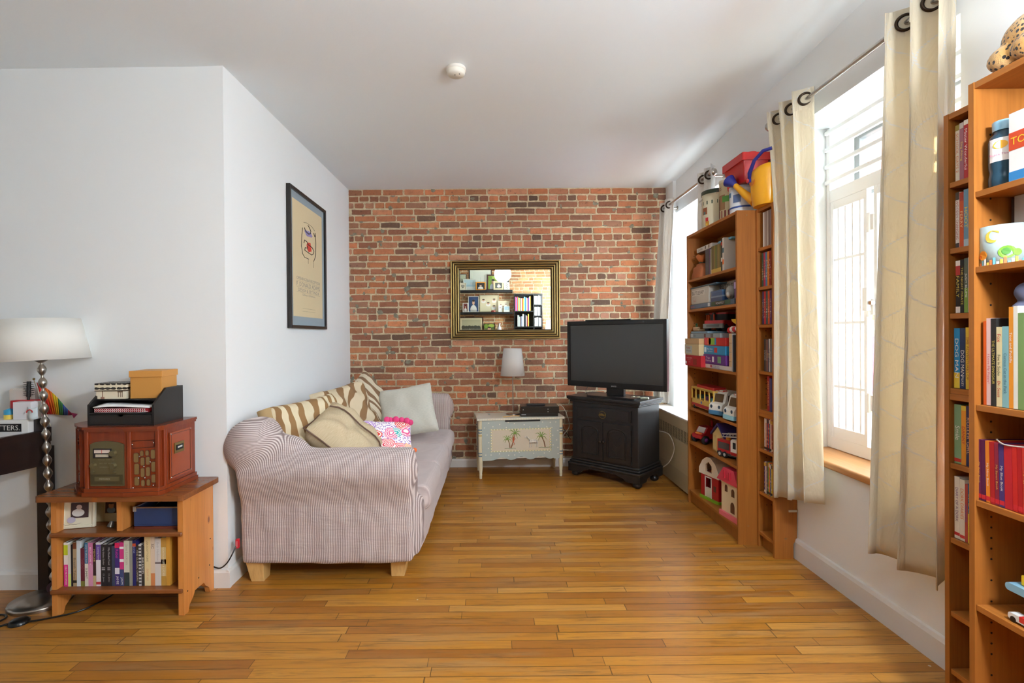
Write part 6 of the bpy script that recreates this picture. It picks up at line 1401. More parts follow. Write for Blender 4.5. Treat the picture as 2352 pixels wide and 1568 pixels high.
# row of books on the lower shelf
X = None
bk = [
 (.020, .205, (232, 230, 226), 'white, lime and magenta paperback', [('HELP ME MY EMOJIS', .25, .42, WHT)], WHT, ((.0, .50, (214, 44, 140)), (.72, .95, (190, 206, 50)))),
 (.013, .198, (214, 212, 200), 'thin cream and grey paperback', None, WHT, ((.0, .3, (206, 220, 120)),)),
 (.009, .196, (36, 34, 38), 'thin black book'),
 (.017, .205, (176, 152, 118), 'tan paperback with brown top', [('Breath Taker', .4, .5, (110, 90, 70))], WHT, ((.86, 1, (120, 66, 40)), (.08, .14, (40, 36, 30)))),
 (.018, .215, (206, 216, 222), 'tall pale blue-white hardback'),
 (.019, .178, (104, 40, 54), 'burgundy hardback with olive foot', [('TABOO', .6, .3, (150, 80, 90))], WHT, ((.0, .14, (130, 130, 60)),)),
 (.016, .205, (222, 216, 200), 'cream paperback with blue head', [('HOW TO BREAK BAD', .75, .42, WHT), ('SUMMIT', .3, .25, (70, 60, 60))], WHT, ((.52, 1, (52, 110, 150)),)),
 (.022, .204, (206, 120, 162), 'pink memoir paperback with white lettering', [('BELLY LAUGHS 15', .7, .40, (250, 240, 244))], WHT, ((.0, .50, (214, 150, 180)),)),
 (.014, .200, (60, 40, 38), 'dark brown paperback with gold rings', [('MEMOIR', .72, .3, (206, 180, 120))], WHT, ((.0, .25, (196, 176, 130)),)),
 (.022, .205, (226, 222, 228), 'white hardback with purple label', [('Coming Home', .75, .3, WHT)], WHT, ((.60, .95, (110, 80, 160)), (.04, .1, (190, 50, 60)))),
 (.025, .195, (44, 42, 44), 'thick black paperback marked with two bars', [('Fifty Shades Darker', .72, .42, (190, 190, 188)), ('II', .42, .06, (200, 200, 200)), ('E L James', .2, .2, (170, 170, 170))]),
 (.026, .195, (40, 38, 42), 'thick black paperback marked with three bars', [('Fifty Shades Freed', .72, .42, (190, 190, 188)), ('III', .42, .06, (200, 200, 200)), ('E L James', .2, .2, (170, 170, 170))]),
 (.014, .186, (60, 70, 92), 'slate navy paperback'),
 (.022, .203, (66, 50, 116), 'violet paperback with white brush characters', [('Rebel', .75, .2, (200, 60, 150)), ('JAMIE', .14, .2, WHT)], WHT, ((.88, 1, (214, 40, 90)), (.28, .42, (220, 220, 230)))),
 (.020, .205, (206, 60, 130), 'magenta and navy zebra-striped paperback', [('JAM', .12, .2, WHT)], WHT, ((.0, .38, (60, 76, 120)), (.55, .62, (240, 240, 240)), (.85, .9, (240, 240, 240)))),
 (.026, .212, (208, 208, 190), 'pale sage jacketed hardback dark at the foot', [('Jane Lockton', .7, .45, (170, 168, 150))], WHT, ((.0, .30, (44, 58, 62)),)),
 (.014, .212, (150, 148, 136), 'grey jacketed hardback', None),
 (.016, .214, (44, 44, 100), 'navy blue hardback with orange dot', [('GONE', .8, .16, (150, 160, 200))], WHT, ((.86, .93, (206, 80, 40)),)),
 (.012, .190, (60, 52, 46), 'dark brown ring-bound book', [('THE CLASSIC DINERS', .5, .8, (190, 180, 160))]),
 (.012, .194, (206, 206, 206), 'white wire-bound notebook', None, WHT, tuple((.04+.08*k, .08+.08*k, (70, 70, 70)) for k in range(12))),
 (.014, .190, (58, 54, 54), 'charcoal ring-bound guide with white lettering', [('BAR KNOTS', .5, .4, WHT)]),
 (.029, .232, (228, 208, 158), 'tall golden cream thriller hardback', [('LISA SCOTTOLINE', .7, .42, (150, 120, 70)), ("DON'T GO", .22, .24, (214, 150, 110))]),
 (.020, .232, (222, 200, 176), 'cream and orange jacketed novel', [('SC', .8, .1, (80, 70, 60))], WHT, ((.0, .25, (206, 130, 80)),)),
 (.028, .222, (212, 206, 202), 'white-grey hardback with a heart mark', [('Beth Harbison', .72, .4, (180, 172, 170))], WHT, ((.46, .5, (120, 110, 110)),)),
 (.024, .225, (190, 144, 66), 'ochre patterned paperback with cream label', [('NORTHANGER & LADIES', .5, .6, (230, 220, 190))], WHT, ((.2, .8, (206, 176, 120)), (.45, .55, (160, 60, 40)))),
 (.018, .228, (206, 150, 60), 'golden yellow paperback beside the pine side panel'),
]
row(2.412, -2.034, .1285, [(w*.985,)+tuple(r_) for (w, *r_) in bk], 'book', ', lower shelf of the pine stand', 'books in the pine stand', .15, rot=0, gap=.0006)
# photo frames and blue box
def pframe(name, label, cx, y, z, w, h, rz, tilt, fcol, fw, pcol, fig, cat='photo frame', group=None, face=-1, matw=0, matc=(236, 232, 222), stand=True):
    """face -1: looks toward -y; +1 toward +y"""
    t = thing(name, label, cat, (cx, y, z), rz+(0 if face < 0 else pi), group)
    T_ = Matrix.Rotation(-tilt, 4, 'X')
    def add(nm, parts, bev=0):
        b = MB(); b.T = T_
        for p in parts: getattr(b, p[0])(*p[1:])
        return b.build(nm, t, bevel=bev, local=True)
    m = C(fcol, .35)
    add('frame', [('box', -w/2, -w/2+fw, 0, .014, 0, h, m), ('box', w/2-fw, w/2, 0, .014, 0, h, m), ('box', -w/2+fw, w/2-fw, 0, .014, 0, fw, m), ('box', -w/2+fw, w/2-fw, 0, .014, h-fw, h, m)], .0015)
    parts = [('box', -w/2+fw, w/2-fw, .005, .010, fw, h-fw, C(matc if matw else pcol, .5))]
    a0, a1, z0, z1 = -w/2+fw+matw, w/2-fw-matw, fw+matw, h-fw-matw
    if matw: parts.append(('box', a0, a1, .004, .0052, z0, z1, C(pcol, .5)))
    add('picture', parts)
    b = MB(); b.T = T_; yy = .0034; W_, H_ = a1-a0, z1-z0
    def ov(u, v, ru, rv, col, k=0): b.add([(a0+W_*(u+ru*math.cos(2*pi*i/16)), yy-.0002*k, z0+H_*(v+rv*math.sin(2*pi*i/16))) for i in range(16)], [tuple(range(15, -1, -1))], C(col, .5))
    def rc_(u0, u1, v0, v1, col, k=0): b.add([(a0+W_*u0, yy-.0002*k, z0+H_*v0), (a0+W_*u1, yy-.0002*k, z0+H_*v0), (a0+W_*u1, yy-.0002*k, z0+H_*v1), (a0+W_*u0, yy-.0002*k, z0+H_*v1)], [(0, 1, 2, 3)], C(col, .5))
    if fig == 'baby': ov(.45, .38, .28, .24, (214, 214, 212), 1); ov(.48, .66, .16, .15, (196, 176, 164), 2); ov(.36, .25, .12, .10, (200, 180, 168), 3)
    elif fig == 'kid': ov(.5, .24, .34, .26, (120, 140, 160), 1); ov(.5, .60, .22, .24, (176, 132, 104), 2); ov(.5, .80, .22, .10, (40, 30, 28), 3)
    elif fig == 'bust': ov(.5, .12, .34, .32, (214, 210, 204), 1); rc_(.18, .82, .0, .12, (214, 210, 204), 1); ov(.5, .60, .13, .16, (206, 164, 138), 2); ov(.5, .73, .14, .07, (46, 34, 30), 3)
    elif fig == 'green': ov(.3, .85, .3, .15, (150, 170, 70), 1); ov(.8, .8, .2, .2, (110, 140, 50), 1); ov(.45, .14, .40, .30, (170, 172, 178), 2); ov(.5, .52, .16, .17, (196, 150, 124), 3); ov(.5, .68, .17, .08, (50, 38, 32), 4)
    elif fig == 'group':
        for (u, v) in ((.22, .72), (.82, .70), (.55, .50), (.22, .30)): ov(u, v-.09, .13, .10, (226, 222, 216), 1); ov(u, v, .07, .07, (206, 160, 136), 2); ov(u, v+.05, .075, .035, (56, 44, 36), 3)
    elif fig == 'heart': ov(.38, .60, .17, .17, (110, 108, 96), 1); ov(.62, .60, .17, .17, (110, 108, 96), 1); b.add([(a0+W_*.22, yy-.0003, z0+H_*.55), (a0+W_*.5, yy-.0003, z0+H_*.22), (a0+W_*.78, yy-.0003, z0+H_*.55), (a0+W_*.5, yy-.0003, z0+H_*.6)], [(0, 1, 2, 3)], C((110, 108, 96), .5)); ov(.40, .58, .10, .10, (190, 184, 170), 2); ov(.60, .58, .10, .10, (190, 184, 170), 2)
    elif fig == 'land': rc_(0, 1, 0, .42, (96, 96, 84), 1); [ov(.12+.16*k, .44, .10, .10+.03*(k % 2), (74, 74, 62), 2) for k in range(6)]; b.add([(a0+W_*.45, yy-.0006, z0), (a0+W_*.62, yy-.0006, z0), (a0+W_*.60, yy-.0006, z0+H_*.36), (a0+W_*.57, yy-.0006, z0+H_*.36)], [(0, 1, 2, 3)], C((140, 138, 124), .5))
    elif fig == 'sea': rc_(0, 1, 0, .30, (196, 200, 196), 1); rc_(0, 1, .30, .50, (150, 178, 186), 1); ov(.35, .62, .10, .16, (176, 186, 186), 2)
    elif fig == 'sketch': rc_(.12, .88, .12, .88, (206, 208, 196), 1); rc_(.3, .32, .2, .7, (150, 152, 144), 2); rc_(.5, .51, .15, .6, (160, 160, 150), 2); rc_(.3, .7, .2, .21, (150, 152, 144), 2)
    elif fig == 'leaf': [ov(.5+(.12 if k % 2 else -.12), .2+.12*k, .10, .05, (90, 96, 80), 1) for k in range(6)]
    if b.v: b.build('printed_picture', t, local=True)
    if stand:
        b = MB(); b.T = T_; b.box(-.012, .012, .014, .016, 0, h*.7, M_blkm); 
        o = b.build('backing', t, local=True)
    return t
pframe('photo_frame', 'square cream frame with a baby photo and pencil toy sketch in the pine stand', -1.985, 2.437, .3935, .138, .142, .22, .05, (226, 220, 196), .012, (226, 220, 196), None, group='frames in the pine stand')
t = bpy.data.objects['photo_frame']
b = MB(); b.T = Matrix.Rotation(-.05, 4, 'X'); b.box(-.030, .040, -.0008, .005, .048, .118, C((60, 44, 50), .5)); b.add([(-.0+.026*math.cos(2*pi*i/16), -.0012, .072+.018*math.sin(2*pi*i/16)) for i in range(16)], [tuple(range(15, -1, -1))], C((222, 220, 216), .5)); b.add([(.004+.012*math.cos(2*pi*i/16), -.0016, .098+.011*math.sin(2*pi*i/16)) for i in range(16)], [tuple(range(15, -1, -1))], C((206, 186, 176), .5))
b.add([(-.028+.018*math.cos(2*pi*i/16), -.0016, .040+.014*math.sin(2*pi*i/16)) for i in range(16)], [tuple(range(15, -1, -1))], C((182, 180, 200), .5)); b.tube([(-.060, -.001, .022), (-.045, -.001, .016), (-.03, -.001, .022), (-.01, -.001, .018), (.01, -.001, .024)], .0008, C((170, 160, 150), .5), 5); b.build('photo_print', t, local=True)
pframe('photo_frame', 'cream frame with a small child portrait leaning behind the baby frame', -1.895, 2.52, .3935, .14, .142, .0, .06, (196, 180, 140), .040, (70, 44, 40), 'kid', group='frames in the pine stand')
t = thing('keepsake_charm', 'little silver charm with hanging loop before the child portrait', 'ornament', (-1.86, 2.45, .393)); b = MB(); b.cyl((-1.842, 2.45, .3935), (-1.838, 2.458, .418), .015, C((130, 126, 120), .3, .7), r1=.009); b.build('bell', t)
b = MB(); b.rbox(-1.806, -1.790, 2.50, 2.506, .455, .500, M_blkm, .006, 4, 'y'); b.build('clip', t)
t = thing('storage_tray', 'open blue storage tray with tan rim in the right half of the pine stand', 'storage box', (-1.60, 2.50, .3935)); BX = C((44, 62, 104), .4)
b = MB()
for bx in ((-1.712, -1.484, 2.425, 2.430, .412, .490), (-1.712, -1.484, 2.600, 2.605, .412, .490), (-1.712, -1.707, 2.43, 2.60, .412, .490), (-1.489, -1.484, 2.43, 2.60, .412, .490), (-1.712, -1.484, 2.425, 2.605, .404, .412)): b.box(*bx, BX)
b.build('tray', t, bevel=.001)
b = MB(); b.box(-1.713, -1.483, 2.424, 2.431, .489, .494, C((140, 106, 80), .5)); b.box(-1.713, -1.705, 2.424, 2.606, .489, .494, C((120, 110, 110), .5)); b.build('rim', t)
b = MB(); b.box(-1.715, -1.700, 2.4225, 2.432, .474, .497, C((170, 172, 180), .3, .6)); b.build('corner_clip', t)
t = MB(); t.box(-1.708, -1.486, 2.42, 2.61, .3925, .4035, C((104, 44, 26), .5)); tag(t.build('wooden_tray'), 'thin reddish wooden tray under the blue storage tray', 'tray')
cable('black lead coiled inside the blue storage tray', [(-1.66, 2.48, .416), (-1.64, 2.47, .48), (-1.60, 2.46, .513), (-1.55, 2.47, .517), (-1.51, 2.50, .51), (-1.50, 2.55, .42)], .003, M_blk)

# wooden retro radio
rd = thing('radio', 'red-brown wooden retro radio with brass dial panel and cut-out speaker grilles', 'radio', (-1.75, 2.46, .573)); z0, z1 = .5735, .888
fp = [(-1.54, 2.63), (-1.545, 2.390), (-1.556, 2.364), (-1.675, 2.350), (-1.695, 2.348), (-1.87, 2.352), (-1.915, 2.380), (-1.992, 2.455), (-1.992, 2.63)]
cxp, cyp = -1.75, 2.50
def off(k): return [(cxp+(p[0]-cxp)*(1+k/.25), cyp+(p[1]-cyp)*(1+k/.13) if p[1] < 2.6 else p[1]) for p in fp]
b = MB(); b.prism(fp, 'z', z0+.03, z1-.02, M_cherry); b.build('cabinet_body', rd, bevel=.002)
for nm, zz in (('top_moulding', ((.016, z1-.012, z1), (.010, z1-.022, z1-.012))), ('base_moulding', ((.020, z0, z0+.018), (.012, z0+.018, z0+.034)))):
    b = MB()
    for k, a, c in zz: b.prism(off(k), 'z', a, c, M_cherryd)
    b.build(nm, rd, bevel=.005, seg=3)
def facep(p0, p1):
    p0 = Vector((p0[0], p0[1], 0)); p1 = Vector((p1[0], p1[1], 0)); ux = (p1-p0).normalized(); n_ = Vector((ux.y, -ux.x, 0)); L_ = (p1-p0).length
    M_ = Matrix.Identity(4)
    for i in range(3): M_[i][0] = ux[i]; M_[i][1] = -n_[i]; M_[i][2] = (0, 0, 1)[i]; M_[i][3] = p0[i]
    return M_, L_
# columns between the faces
for p_ in (fp[6], fp[5], fp[3], fp[2], fp[1], fp[7]):
    b = MB(); b.rbox(p_[0]-.010, p_[0]+.010, p_[1]-.008, p_[1]+.012, z0+.032, z1-.022, M_cherry, .005, 3); b.build('column', rd)
Mx, L_ = facep(fp[5], fp[4]); M_bz = C((118, 108, 76), .35, .6); M_bz2 = C((88, 80, 56), .4, .5)
b = MB(); b.T = Mx; b.box(.018, L_-.002, -.006, .002, z0+.045, z0+.235, M_bz); b.prism([(.018, z0+.235), (L_-.002, z0+.235), (L_-.03, z0+.245), (L_/2, z0+.250), (.04, z0+.245)], 'y', -.006, .002, M_bz)
b.box(.022, L_-.006, -.0085, -.006, z0+.052, z0+.098, M_bz2); b.box(.040, L_-.020, -.0095, -.0085, z0+.068, z0+.088, M_bz); b.text('MEMOREX', (L_/2, -.0099, z0+.078), FX, FZ, .05, .006, C((190, 186, 160), .5))
for k in range(3): b.text(('PHONO  TAPE  CD', 'AM  FM  AUX', 'STEREO HI-FI')[k], (L_/2+.005, -.0064, z0+.165-.017*k), FX, FZ, .075, .005, C((150, 144, 110), .5))
pn = b.build('control_panel', rd, bevel=.001)
b = MB(); b.T = Mx; b.box(.034, .118, -.009, -.006, z0+.172, z0+.216, C((40, 36, 36), .3)); b.box(.040, .112, -.0098, -.009, z0+.196, z0+.210, C((214, 200, 190), .4)); b.box(.046, .106, -.0098, -.009, z0+.178, z0+.190, C((190, 180, 160), .4)); b.box(.075, .0765, -.0104, -.0098, z0+.194, z0+.212, C((200, 50, 40), .4)); b.build('tuning_dial', pn)
for (u, v, r_) in ((.128, .195, .015), (.036, .140, .013), (.128, .138, .014), (.034, .110, .006), (.134, .108, .006)):
    b = MB(); b.T = Mx; b.cyl((u, -.006, z0+v), (u, -.020, z0+v), r_, M_bz, r1=r_*.85, n=22); b.build('knob', pn)
def grille(p0, p1, nm):
    Mx, L_ = facep(p0, p1); b = MB(); b.T = Mx; hh = z1-z0
    m_, nt_, bs_ = base('speaker_mesh') if 'speaker_mesh' not in bpy.data.materials else (bpy.data.materials['speaker_mesh'], None, None)
    if nt_:
        g_ = G(nt_); v_ = g_.coord(); x_, y_, z_ = g_.sep(v_); q_ = g_.m('GREATER_THAN', g_.m('MULTIPLY', g_.m('SINE', g_.m('MULTIPLY', g_.m('ADD', x_, y_), 1700)), g_.m('SINE', g_.m('MULTIPLY', z_, 1700))), .1)
        g_.l(g_.mix(q_, lin((176, 146, 92)), lin((60, 42, 26))), bs_.inputs['Base Color']); bs_.inputs['Metallic'].default_value = .5
    s_ = L_/.125
    for (u, v, w_, h_) in ((.020, .150, .020, .042), (.048, .178, .014, .024), (.072, .180, .014, .022), (.096, .165, .018, .040), (.050, .135, .016, .036), (.074, .138, .016, .036), (.050, .082, .016, .040), (.074, .086, .016, .040), (.022, .045, .020, .038), (.052, .040, .014, .028), (.076, .042, .014, .028), (.098, .055, .018, .036), (.022, .095, .020, .048), (.098, .105, .018, .045)):
        b.rbox(u*s_, (u+w_)*s_, -.0035, -.0015, z0+v, z0+v+h_, m_, .006*min(1, s_), 4, 'y'); b.rbox(u*s_-.0018, (u+w_)*s_+.0018, -.0018, .001, z0+v-.0018, z0+v+h_+.0018, C((70, 26, 14), .35), .007*min(1, s_), 4, 'y')
    for (u, v) in ((.015, .035), (.105, .042), (.064, .130), (.045, .176), (.068, .078), (.014, .232), (.108, .238), (.040, .078), (.092, .150)): b.ball((u*s_, -.003, z0+v), (.0035, .003, .0035), C((190, 186, 180), .2, .8), 8, 6)
    b.tube([(.012*s_, -.002, z0+.215), (.012*s_, -.002, z0+.248), (.110*s_, -.002, z0+.250), (.110*s_, -.002, z0+.218), (.012*s_, -.002, z0+.215)], .0015, C((70, 26, 14), .35), 5)
    b.build(nm, rd)
grille(fp[3], fp[2], 'speaker_grille'); grille(fp[7], fp[6], 'speaker_grille')
# right side panel with cassette slot
b = MB(); b.box(-1.5405, -1.5385, 2.425, 2.595, z0+.05, z1-.045, C((150, 66, 30), .25)); 
b.tube([(-1.5380, 2.435, z0+.06), (-1.5380, 2.585, z0+.06), (-1.5380, 2.585, z1-.055), (-1.5380, 2.435, z1-.055), (-1.5380, 2.435, z0+.06)], .0012, C((60, 22, 12), .4), 5)
for yy in (2.432, 2.588):
    for zz in (z0+.057, z1-.052): b.ball((-1.5375, yy, zz), .0035, C((190, 186, 180), .2, .8), 8, 6)
b.build('side_panel', rd)
b = MB(); b.box(-1.5380, -1.5340, 2.455, 2.530, z0+.165, z0+.215, M_brass); b.box(-1.5340, -1.5325, 2.465, 2.520, z0+.178, z0+.203, M_dark); b.box(-1.5325, -1.5315, 2.475, 2.510, z0+.188, z0+.196, C((200, 200, 196), .3)); b.build('cassette_slot', rd, bevel=.001)

# black desk tray with drawer and its contents
og = thing('desk_organizer', 'black wooden letter tray with sloping sides and a drawer on the radio', 'organizer', (-1.735, 2.48, .8885)); oz = .8885; ox0, ox1, oy0, oy1 = -1.885, -1.578, 2.375, 2.595; M_ob = C((20, 17, 16), .35)
for a in (ox0, ox1-.010):
    b = MB(); b.prism([(oy0, oz), (oy1, oz), (oy1, oz+.165), (oy0+.09, oz+.165), (oy0, oz+.095)], 'x', a, a+.010, M_ob); b.build('side_panel', og, bevel=.001)
b = MB()
for (z_, ya) in ((oz, oy0), (oz+.052, oy0), (oz+.110, oy0+.05)): b.box(ox0+.010, ox1-.010, ya, oy1-.008, z_, z_+.007, M_ob)
b.build('shelf', og); b = MB(); b.box(ox0+.010, ox1-.010, oy1-.008, oy1, oz, oz+.165, M_ob); b.build('back_panel', og)
b = MB(); cxo = (ox0+ox1)/2; n = 10
b.prism([(ox0+.012, oz+.008), (ox1-.012, oz+.008), (ox1-.012, oz+.050)]+[(cxo+.014*math.cos(pi*i/n), oz+.050-.010*math.sin(pi*i/n)) for i in range(n+1)]+[(ox0+.012, oz+.050)], 'y', oy0-.004, oy0+.006, C((28, 23, 21), .35)); b.box(ox0+.014, ox1-.014, oy0+.006, oy1-.02, oz+.009, oz+.012, M_ob); b.build('drawer', og)
for k, (c_, zz, lab) in enumerate((((150, 26, 36), oz+.060, 'red spiral notebook at the bottom of the black letter tray'), ((176, 120, 60), oz+.069, 'red and orange spiral notebook lying on the other notebook'))):
    t = thing('spiral_notebook', lab, 'notebook', (cxo-.005, 2.47, zz)); b = MB(); b.box(ox0+.022, ox1-.035, oy0+.012, oy0+.17, zz, zz+.0075, C((160, 28, 40), .5)); b.build('cover', t)
    b = MB()
    for q in range(26): b.torus((ox0+.028+q*.0092, oy0+.012, zz+.004), .0042, .0012, C((220, 212, 206), .4), 'x', 10, 5)
    b.build('spiral_binding', t)
b = MB(); rnd = random.Random(8)
b = MB(); n = 12; vs = []
for j in range(3):
    for i in range(n+1): u = i/n; vs.append((ox0+.018+(.262)*u, oy0+.010+.07*j, oz+.0800+.010*math.sin(3*u+j)*(1-u)+.003*j))
b.add(vs, [(j*(n+1)+i, j*(n+1)+i+1, (j+1)*(n+1)+i+1, (j+1)*(n+1)+i) for j in range(2) for i in range(n)], M_paper, True)
o = tag(b.build('paper_sheet'), 'loose white papers curling on top of the notebooks', 'paper'); md = o.modifiers.new('s', 'SOLIDIFY'); md.thickness = .004; md.offset = 1
b = MB(); b.add([(ox1-.075, oy0-.002, oz+.0605), (ox1-.035, oy0+.01, oz+.064), (ox1-.04, oy0+.03, oz+.0605), (ox1-.070, oy0+.03, oz+.0602)], [(0, 1, 2, 3)], M_paper); o = tag(b.build('paper_slip'), 'small white paper slip sticking out at the right of the black tray', 'paper'); md = o.modifiers.new('s', 'SOLIDIFY'); md.thickness = .001
# kraft box
kb = thing('gift_box', 'plain kraft cardboard box with a lid standing in the black tray', 'box', (-1.665, 2.51, oz+.1175), .10); KR = C((190, 134, 62), .55); KR2 = C((196, 138, 66), .55)
lb(kb, 'box_body', [('box', -.070, .070, -.070, .070, 0, .125, KR)], .0015); lb(kb, 'lid', [('box', -.074, .074, -.074, .074, .100, .130, KR2)], .0015)
pb = thing('gift_box', 'cream keepsake box with black damask lid and city scene beside the kraft box', 'box', (-1.815, 2.475, oz+.1175), .04)
m, nt, bs = base('damask_print'); g = G(nt); v = g.coord(); x_, y_, z_ = g.sep(v)
ax = g.m('ABSOLUTE', g.m('SINE', g.m('MULTIPLY', g.m('ADD', x_, y_), 2*pi/.052))); az = g.m('SINE', g.m('MULTIPLY', z_, 2*pi/.022)); nn = g.noise(v, 130, 2)
g.l(g.mix(g.m('GREATER_THAN', g.m('ADD', g.m('MULTIPLY', g.m('ADD', ax, az), .5), nn), .92), lin((216, 206, 180)), lin((40, 34, 30))), bs.inputs['Base Color']); bs.inputs['Roughness'].default_value = .5
PB = C((214, 204, 180), .5)
lb(pb, 'box_body', [('box', -.068, .066, -.05, .05, 0, .062, PB), ('box', -.040, -.036, -.0508, -.05, .006, .05, C((130, 96, 80), .5)), ('box', -.047, -.029, -.0508, -.05, .0, .010, C((150, 110, 90), .5)), ('box', .030, .055, -.0508, -.05, .030, .050, C((120, 100, 80), .5)), ('box', .032, .036, -.0508, -.05, .008, .032, C((130, 110, 90), .5)), ('box', .042, .046, -.0508, -.05, .008, .032, C((130, 110, 90), .5)), ('box', .050, .054, -.0508, -.05, .008, .032, C((130, 110, 90), .5))], .001)
lb(pb, 'lid', [('box', -.072, .070, -.054, .054, .040, .074, m), ('box', -.0725, .0705, -.0545, .0545, .037, .041, C((50, 34, 26), .5))], .001)

# floor lamp
LX, LY = -2.190, 2.545
fl = thing('floor_lamp', 'floor lamp with a beaded brushed-metal pole and large white drum shade', 'floor lamp', (LX, LY, 0))
b = MB(); b.lathe((LX-.045, LY-.025, 0), [(.128, 0), (.130, .012), (.127, .020), (.05, .024), (.012, .026)], M_steel, 40); ob_ = b.build('base', fl); ob_.rotation_euler = (0, .045, 0); fl.rotation_euler = (0, -.045, 0)
b = MB(); prof = []; z = .022; nb = 17
while z < 1.175:
    for k in range(9): q = k/8; prof.append((.0055+.0135*math.sin(pi*q)**1.2, z+.0595*q))
    prof.append((.0065, z+.0615)); z += .064
b.lathe((LX, LY, 0), prof, M_steel, 20); b.build('pole', fl)
b = MB(); b.lathe((LX, LY, 1.175), [(.010, 0), (.028, .012), (.030, .02)], M_steel, 20); b.build('socket', fl)
b = MB(); b.lathe((LX, LY, 1.188), [(.198, 0), (.163, .200)], M_shade, 56, caps=False); o = b.build('lamp_shade', fl); md = o.modifiers.new('s', 'SOLIDIFY'); md.thickness = .002
t = thing('foot_switch', 'round black foot switch on the floor beside the lamp base', 'switch', (-2.17, 2.36, 0)); b = MB(); b.lathe((-2.175, 2.335, 0), [(.040, 0), (.040, .010), (.030, .018), (.012, .022), (.0, .023)], M_blk, 24); b.build('housing', t)
cable('black power cord looping on the floor to the foot switch', [(-2.7, 2.30, .004), (-2.45, 2.33, .004), (-2.33, 2.40, .005), (-2.27, 2.37, .005), (-2.30, 2.30, .005), (-2.40, 2.27, .005), (-2.30, 2.26, .005), (-2.22, 2.31, .006), (-2.20, 2.333, .007)], .0045, M_blk)
cable('black cord running from the foot switch under the pine stand', [(-2.135, 2.335, .007), (-2.08, 2.36, .005), (-1.98, 2.42, .005), (-1.93, 2.50, .012), (-1.90, 2.58, .02), (-1.87, 2.62, .01)], .004, M_blk)
cable('black cord hanging along the wall corner behind the sofa arm', [(-1.475, 2.642, .12), (-1.43, 2.640, .105), (-1.395, 2.636, .125), (-1.365, 2.63, .165), (-1.35, 2.66, .215)], .0035, M_blk)
t = MB(); t.ball((-2.225, 2.60, .035), (.05, .035, .035), C((92, 60, 72), .9), 16, 10); o = t.build('yarn_ball'); tag(o, 'small dark patterned ball on the floor behind the lamp base', 'ball')

# dark desk
dk = thing('desk', 'dark espresso writing desk with a curved side board at the left edge', 'desk', (-2.6, 2.3, 0))
b = MB(); b.prism([(1.95, .69), (2.62, .655), (2.62, .83), (2.38, .838), (2.25, .828), (2.15, .792), (1.95, .775)], 'x', -2.290, -2.268, M_espresso); b.build('side_board', dk, bevel=.003)
b = MB(); b.box(-3.3, -2.291, 1.95, 2.62, .745, .765, M_espresso); b.build('desk_top', dk, bevel=.003)
b = MB(); b.box(-3.3, -2.291, 2.635, 2.655, .765, .84, M_espresso); b.build('back_board', dk, bevel=.003)
for (a, c) in ((-2.325, 2.60), (-2.325, 1.95), (-3.28, 2.575), (-3.28, 1.95)):
    b = MB(); b.box(a, a+.055, c, c+.045, 0, .745, M_espresso); b.build('leg', dk, bevel=.002)
ZD = .7655
t = thing('letter_box', 'white letter holder with white lettering on a black plate, standing on the desk', 'letter holder', (-2.30, 2.42, ZD)); b = MB(); WT = C((226, 224, 220), .5)
b.box(-2.42, -2.205, 2.40, 2.48, ZD, .895, WT); b.build('holder', t, bevel=.002)
b = MB(); b.box(-2.40, -2.238, 2.3992, 2.40, .838, .877, M_blkm); b.text('LETTERS.', (-2.317, 2.3988, .8575), FX, FZ, .145, .024, C((220, 216, 206), .6)); b.build('name_plate', t)
t = thing('pen_box', 'black upright slim box beside the letter holder', 'box', (-2.175, 2.44, ZD)); b = MB(); b.box(-2.228, -2.202, 2.45, 2.50, ZD, .893, C((44, 38, 38), .5)); b.build('box_body', t)
t = thing('card_box', 'white folded card box on the letter holder', 'box', (-2.245, 2.43, .8955)); b = MB(); b.box(-2.288, -2.200, 2.41, 2.47, .8955, .982, C((222, 220, 224), .5)); b.build('box_body', t, bevel=.001)
t = thing('carton', 'red carton behind the white card box', 'box', (-2.29, 2.50, .8955)); b = MB(); b.box(-2.345, -2.238, 2.482, 2.54, .8955, .985, C((196, 30, 40), .45)); b.build('box_body', t, bevel=.001)
t = thing('lace_box', 'white lace-edged box standing behind the red carton', 'box', (-2.35, 2.565, .84)); b = MB(); b.box(-2.395, -2.305, 2.545, 2.59, .8405, 1.035, C((206, 196, 186), .6))
for k in range(9): b.ball((-2.392+.0105*k, 2.567, 1.036), (.006, .022, .006), C((206, 196, 186), .6), 8, 6)
b.build('box_body', t)
t = thing('face_mask', 'pale blue-grey face mask with red loop hanging over the card box', 'face mask', (-2.19, 2.42, .90)); b = MB(); vs = []
for j in range(6):
    for i in range(7): u, v_ = i/6, j/5; vs.append((-2.212+.05*u, 2.405-.012*math.sin(pi*u), .902+.055*v_-.006*math.sin(pi*u)+.004*math.sin(9*v_)))
b.add(vs, [(j*7+i, j*7+i+1, (j+1)*7+i+1, (j+1)*7+i) for j in range(5) for i in range(6)], C((196, 208, 212), .7), True); o = b.build('cloth', t); md = o.modifiers.new('s', 'SOLIDIFY'); md.thickness = .002
b = MB(); b.tube([(-2.19+.014*math.cos(q), 2.391, .933+.014*math.sin(q)) for q in [pi*i/10 for i in range(11)]], .0025, C((180, 40, 44), .6), 6); b.build('ear_loop', t)
t = thing('hairbrush', 'dark round bristle brush standing behind the white card box', 'hairbrush', (-2.285, 2.47, .8955)); b = MB(); b.cyl((-2.283, 2.47+.02, .8955), (-2.279, 2.495, 1.0), .006, M_blkm); b.build('handle', t)
b = MB(); b.cyl((-2.279, 2.495, 1.0), (-2.277, 2.496, 1.078), .009, M_blkm)
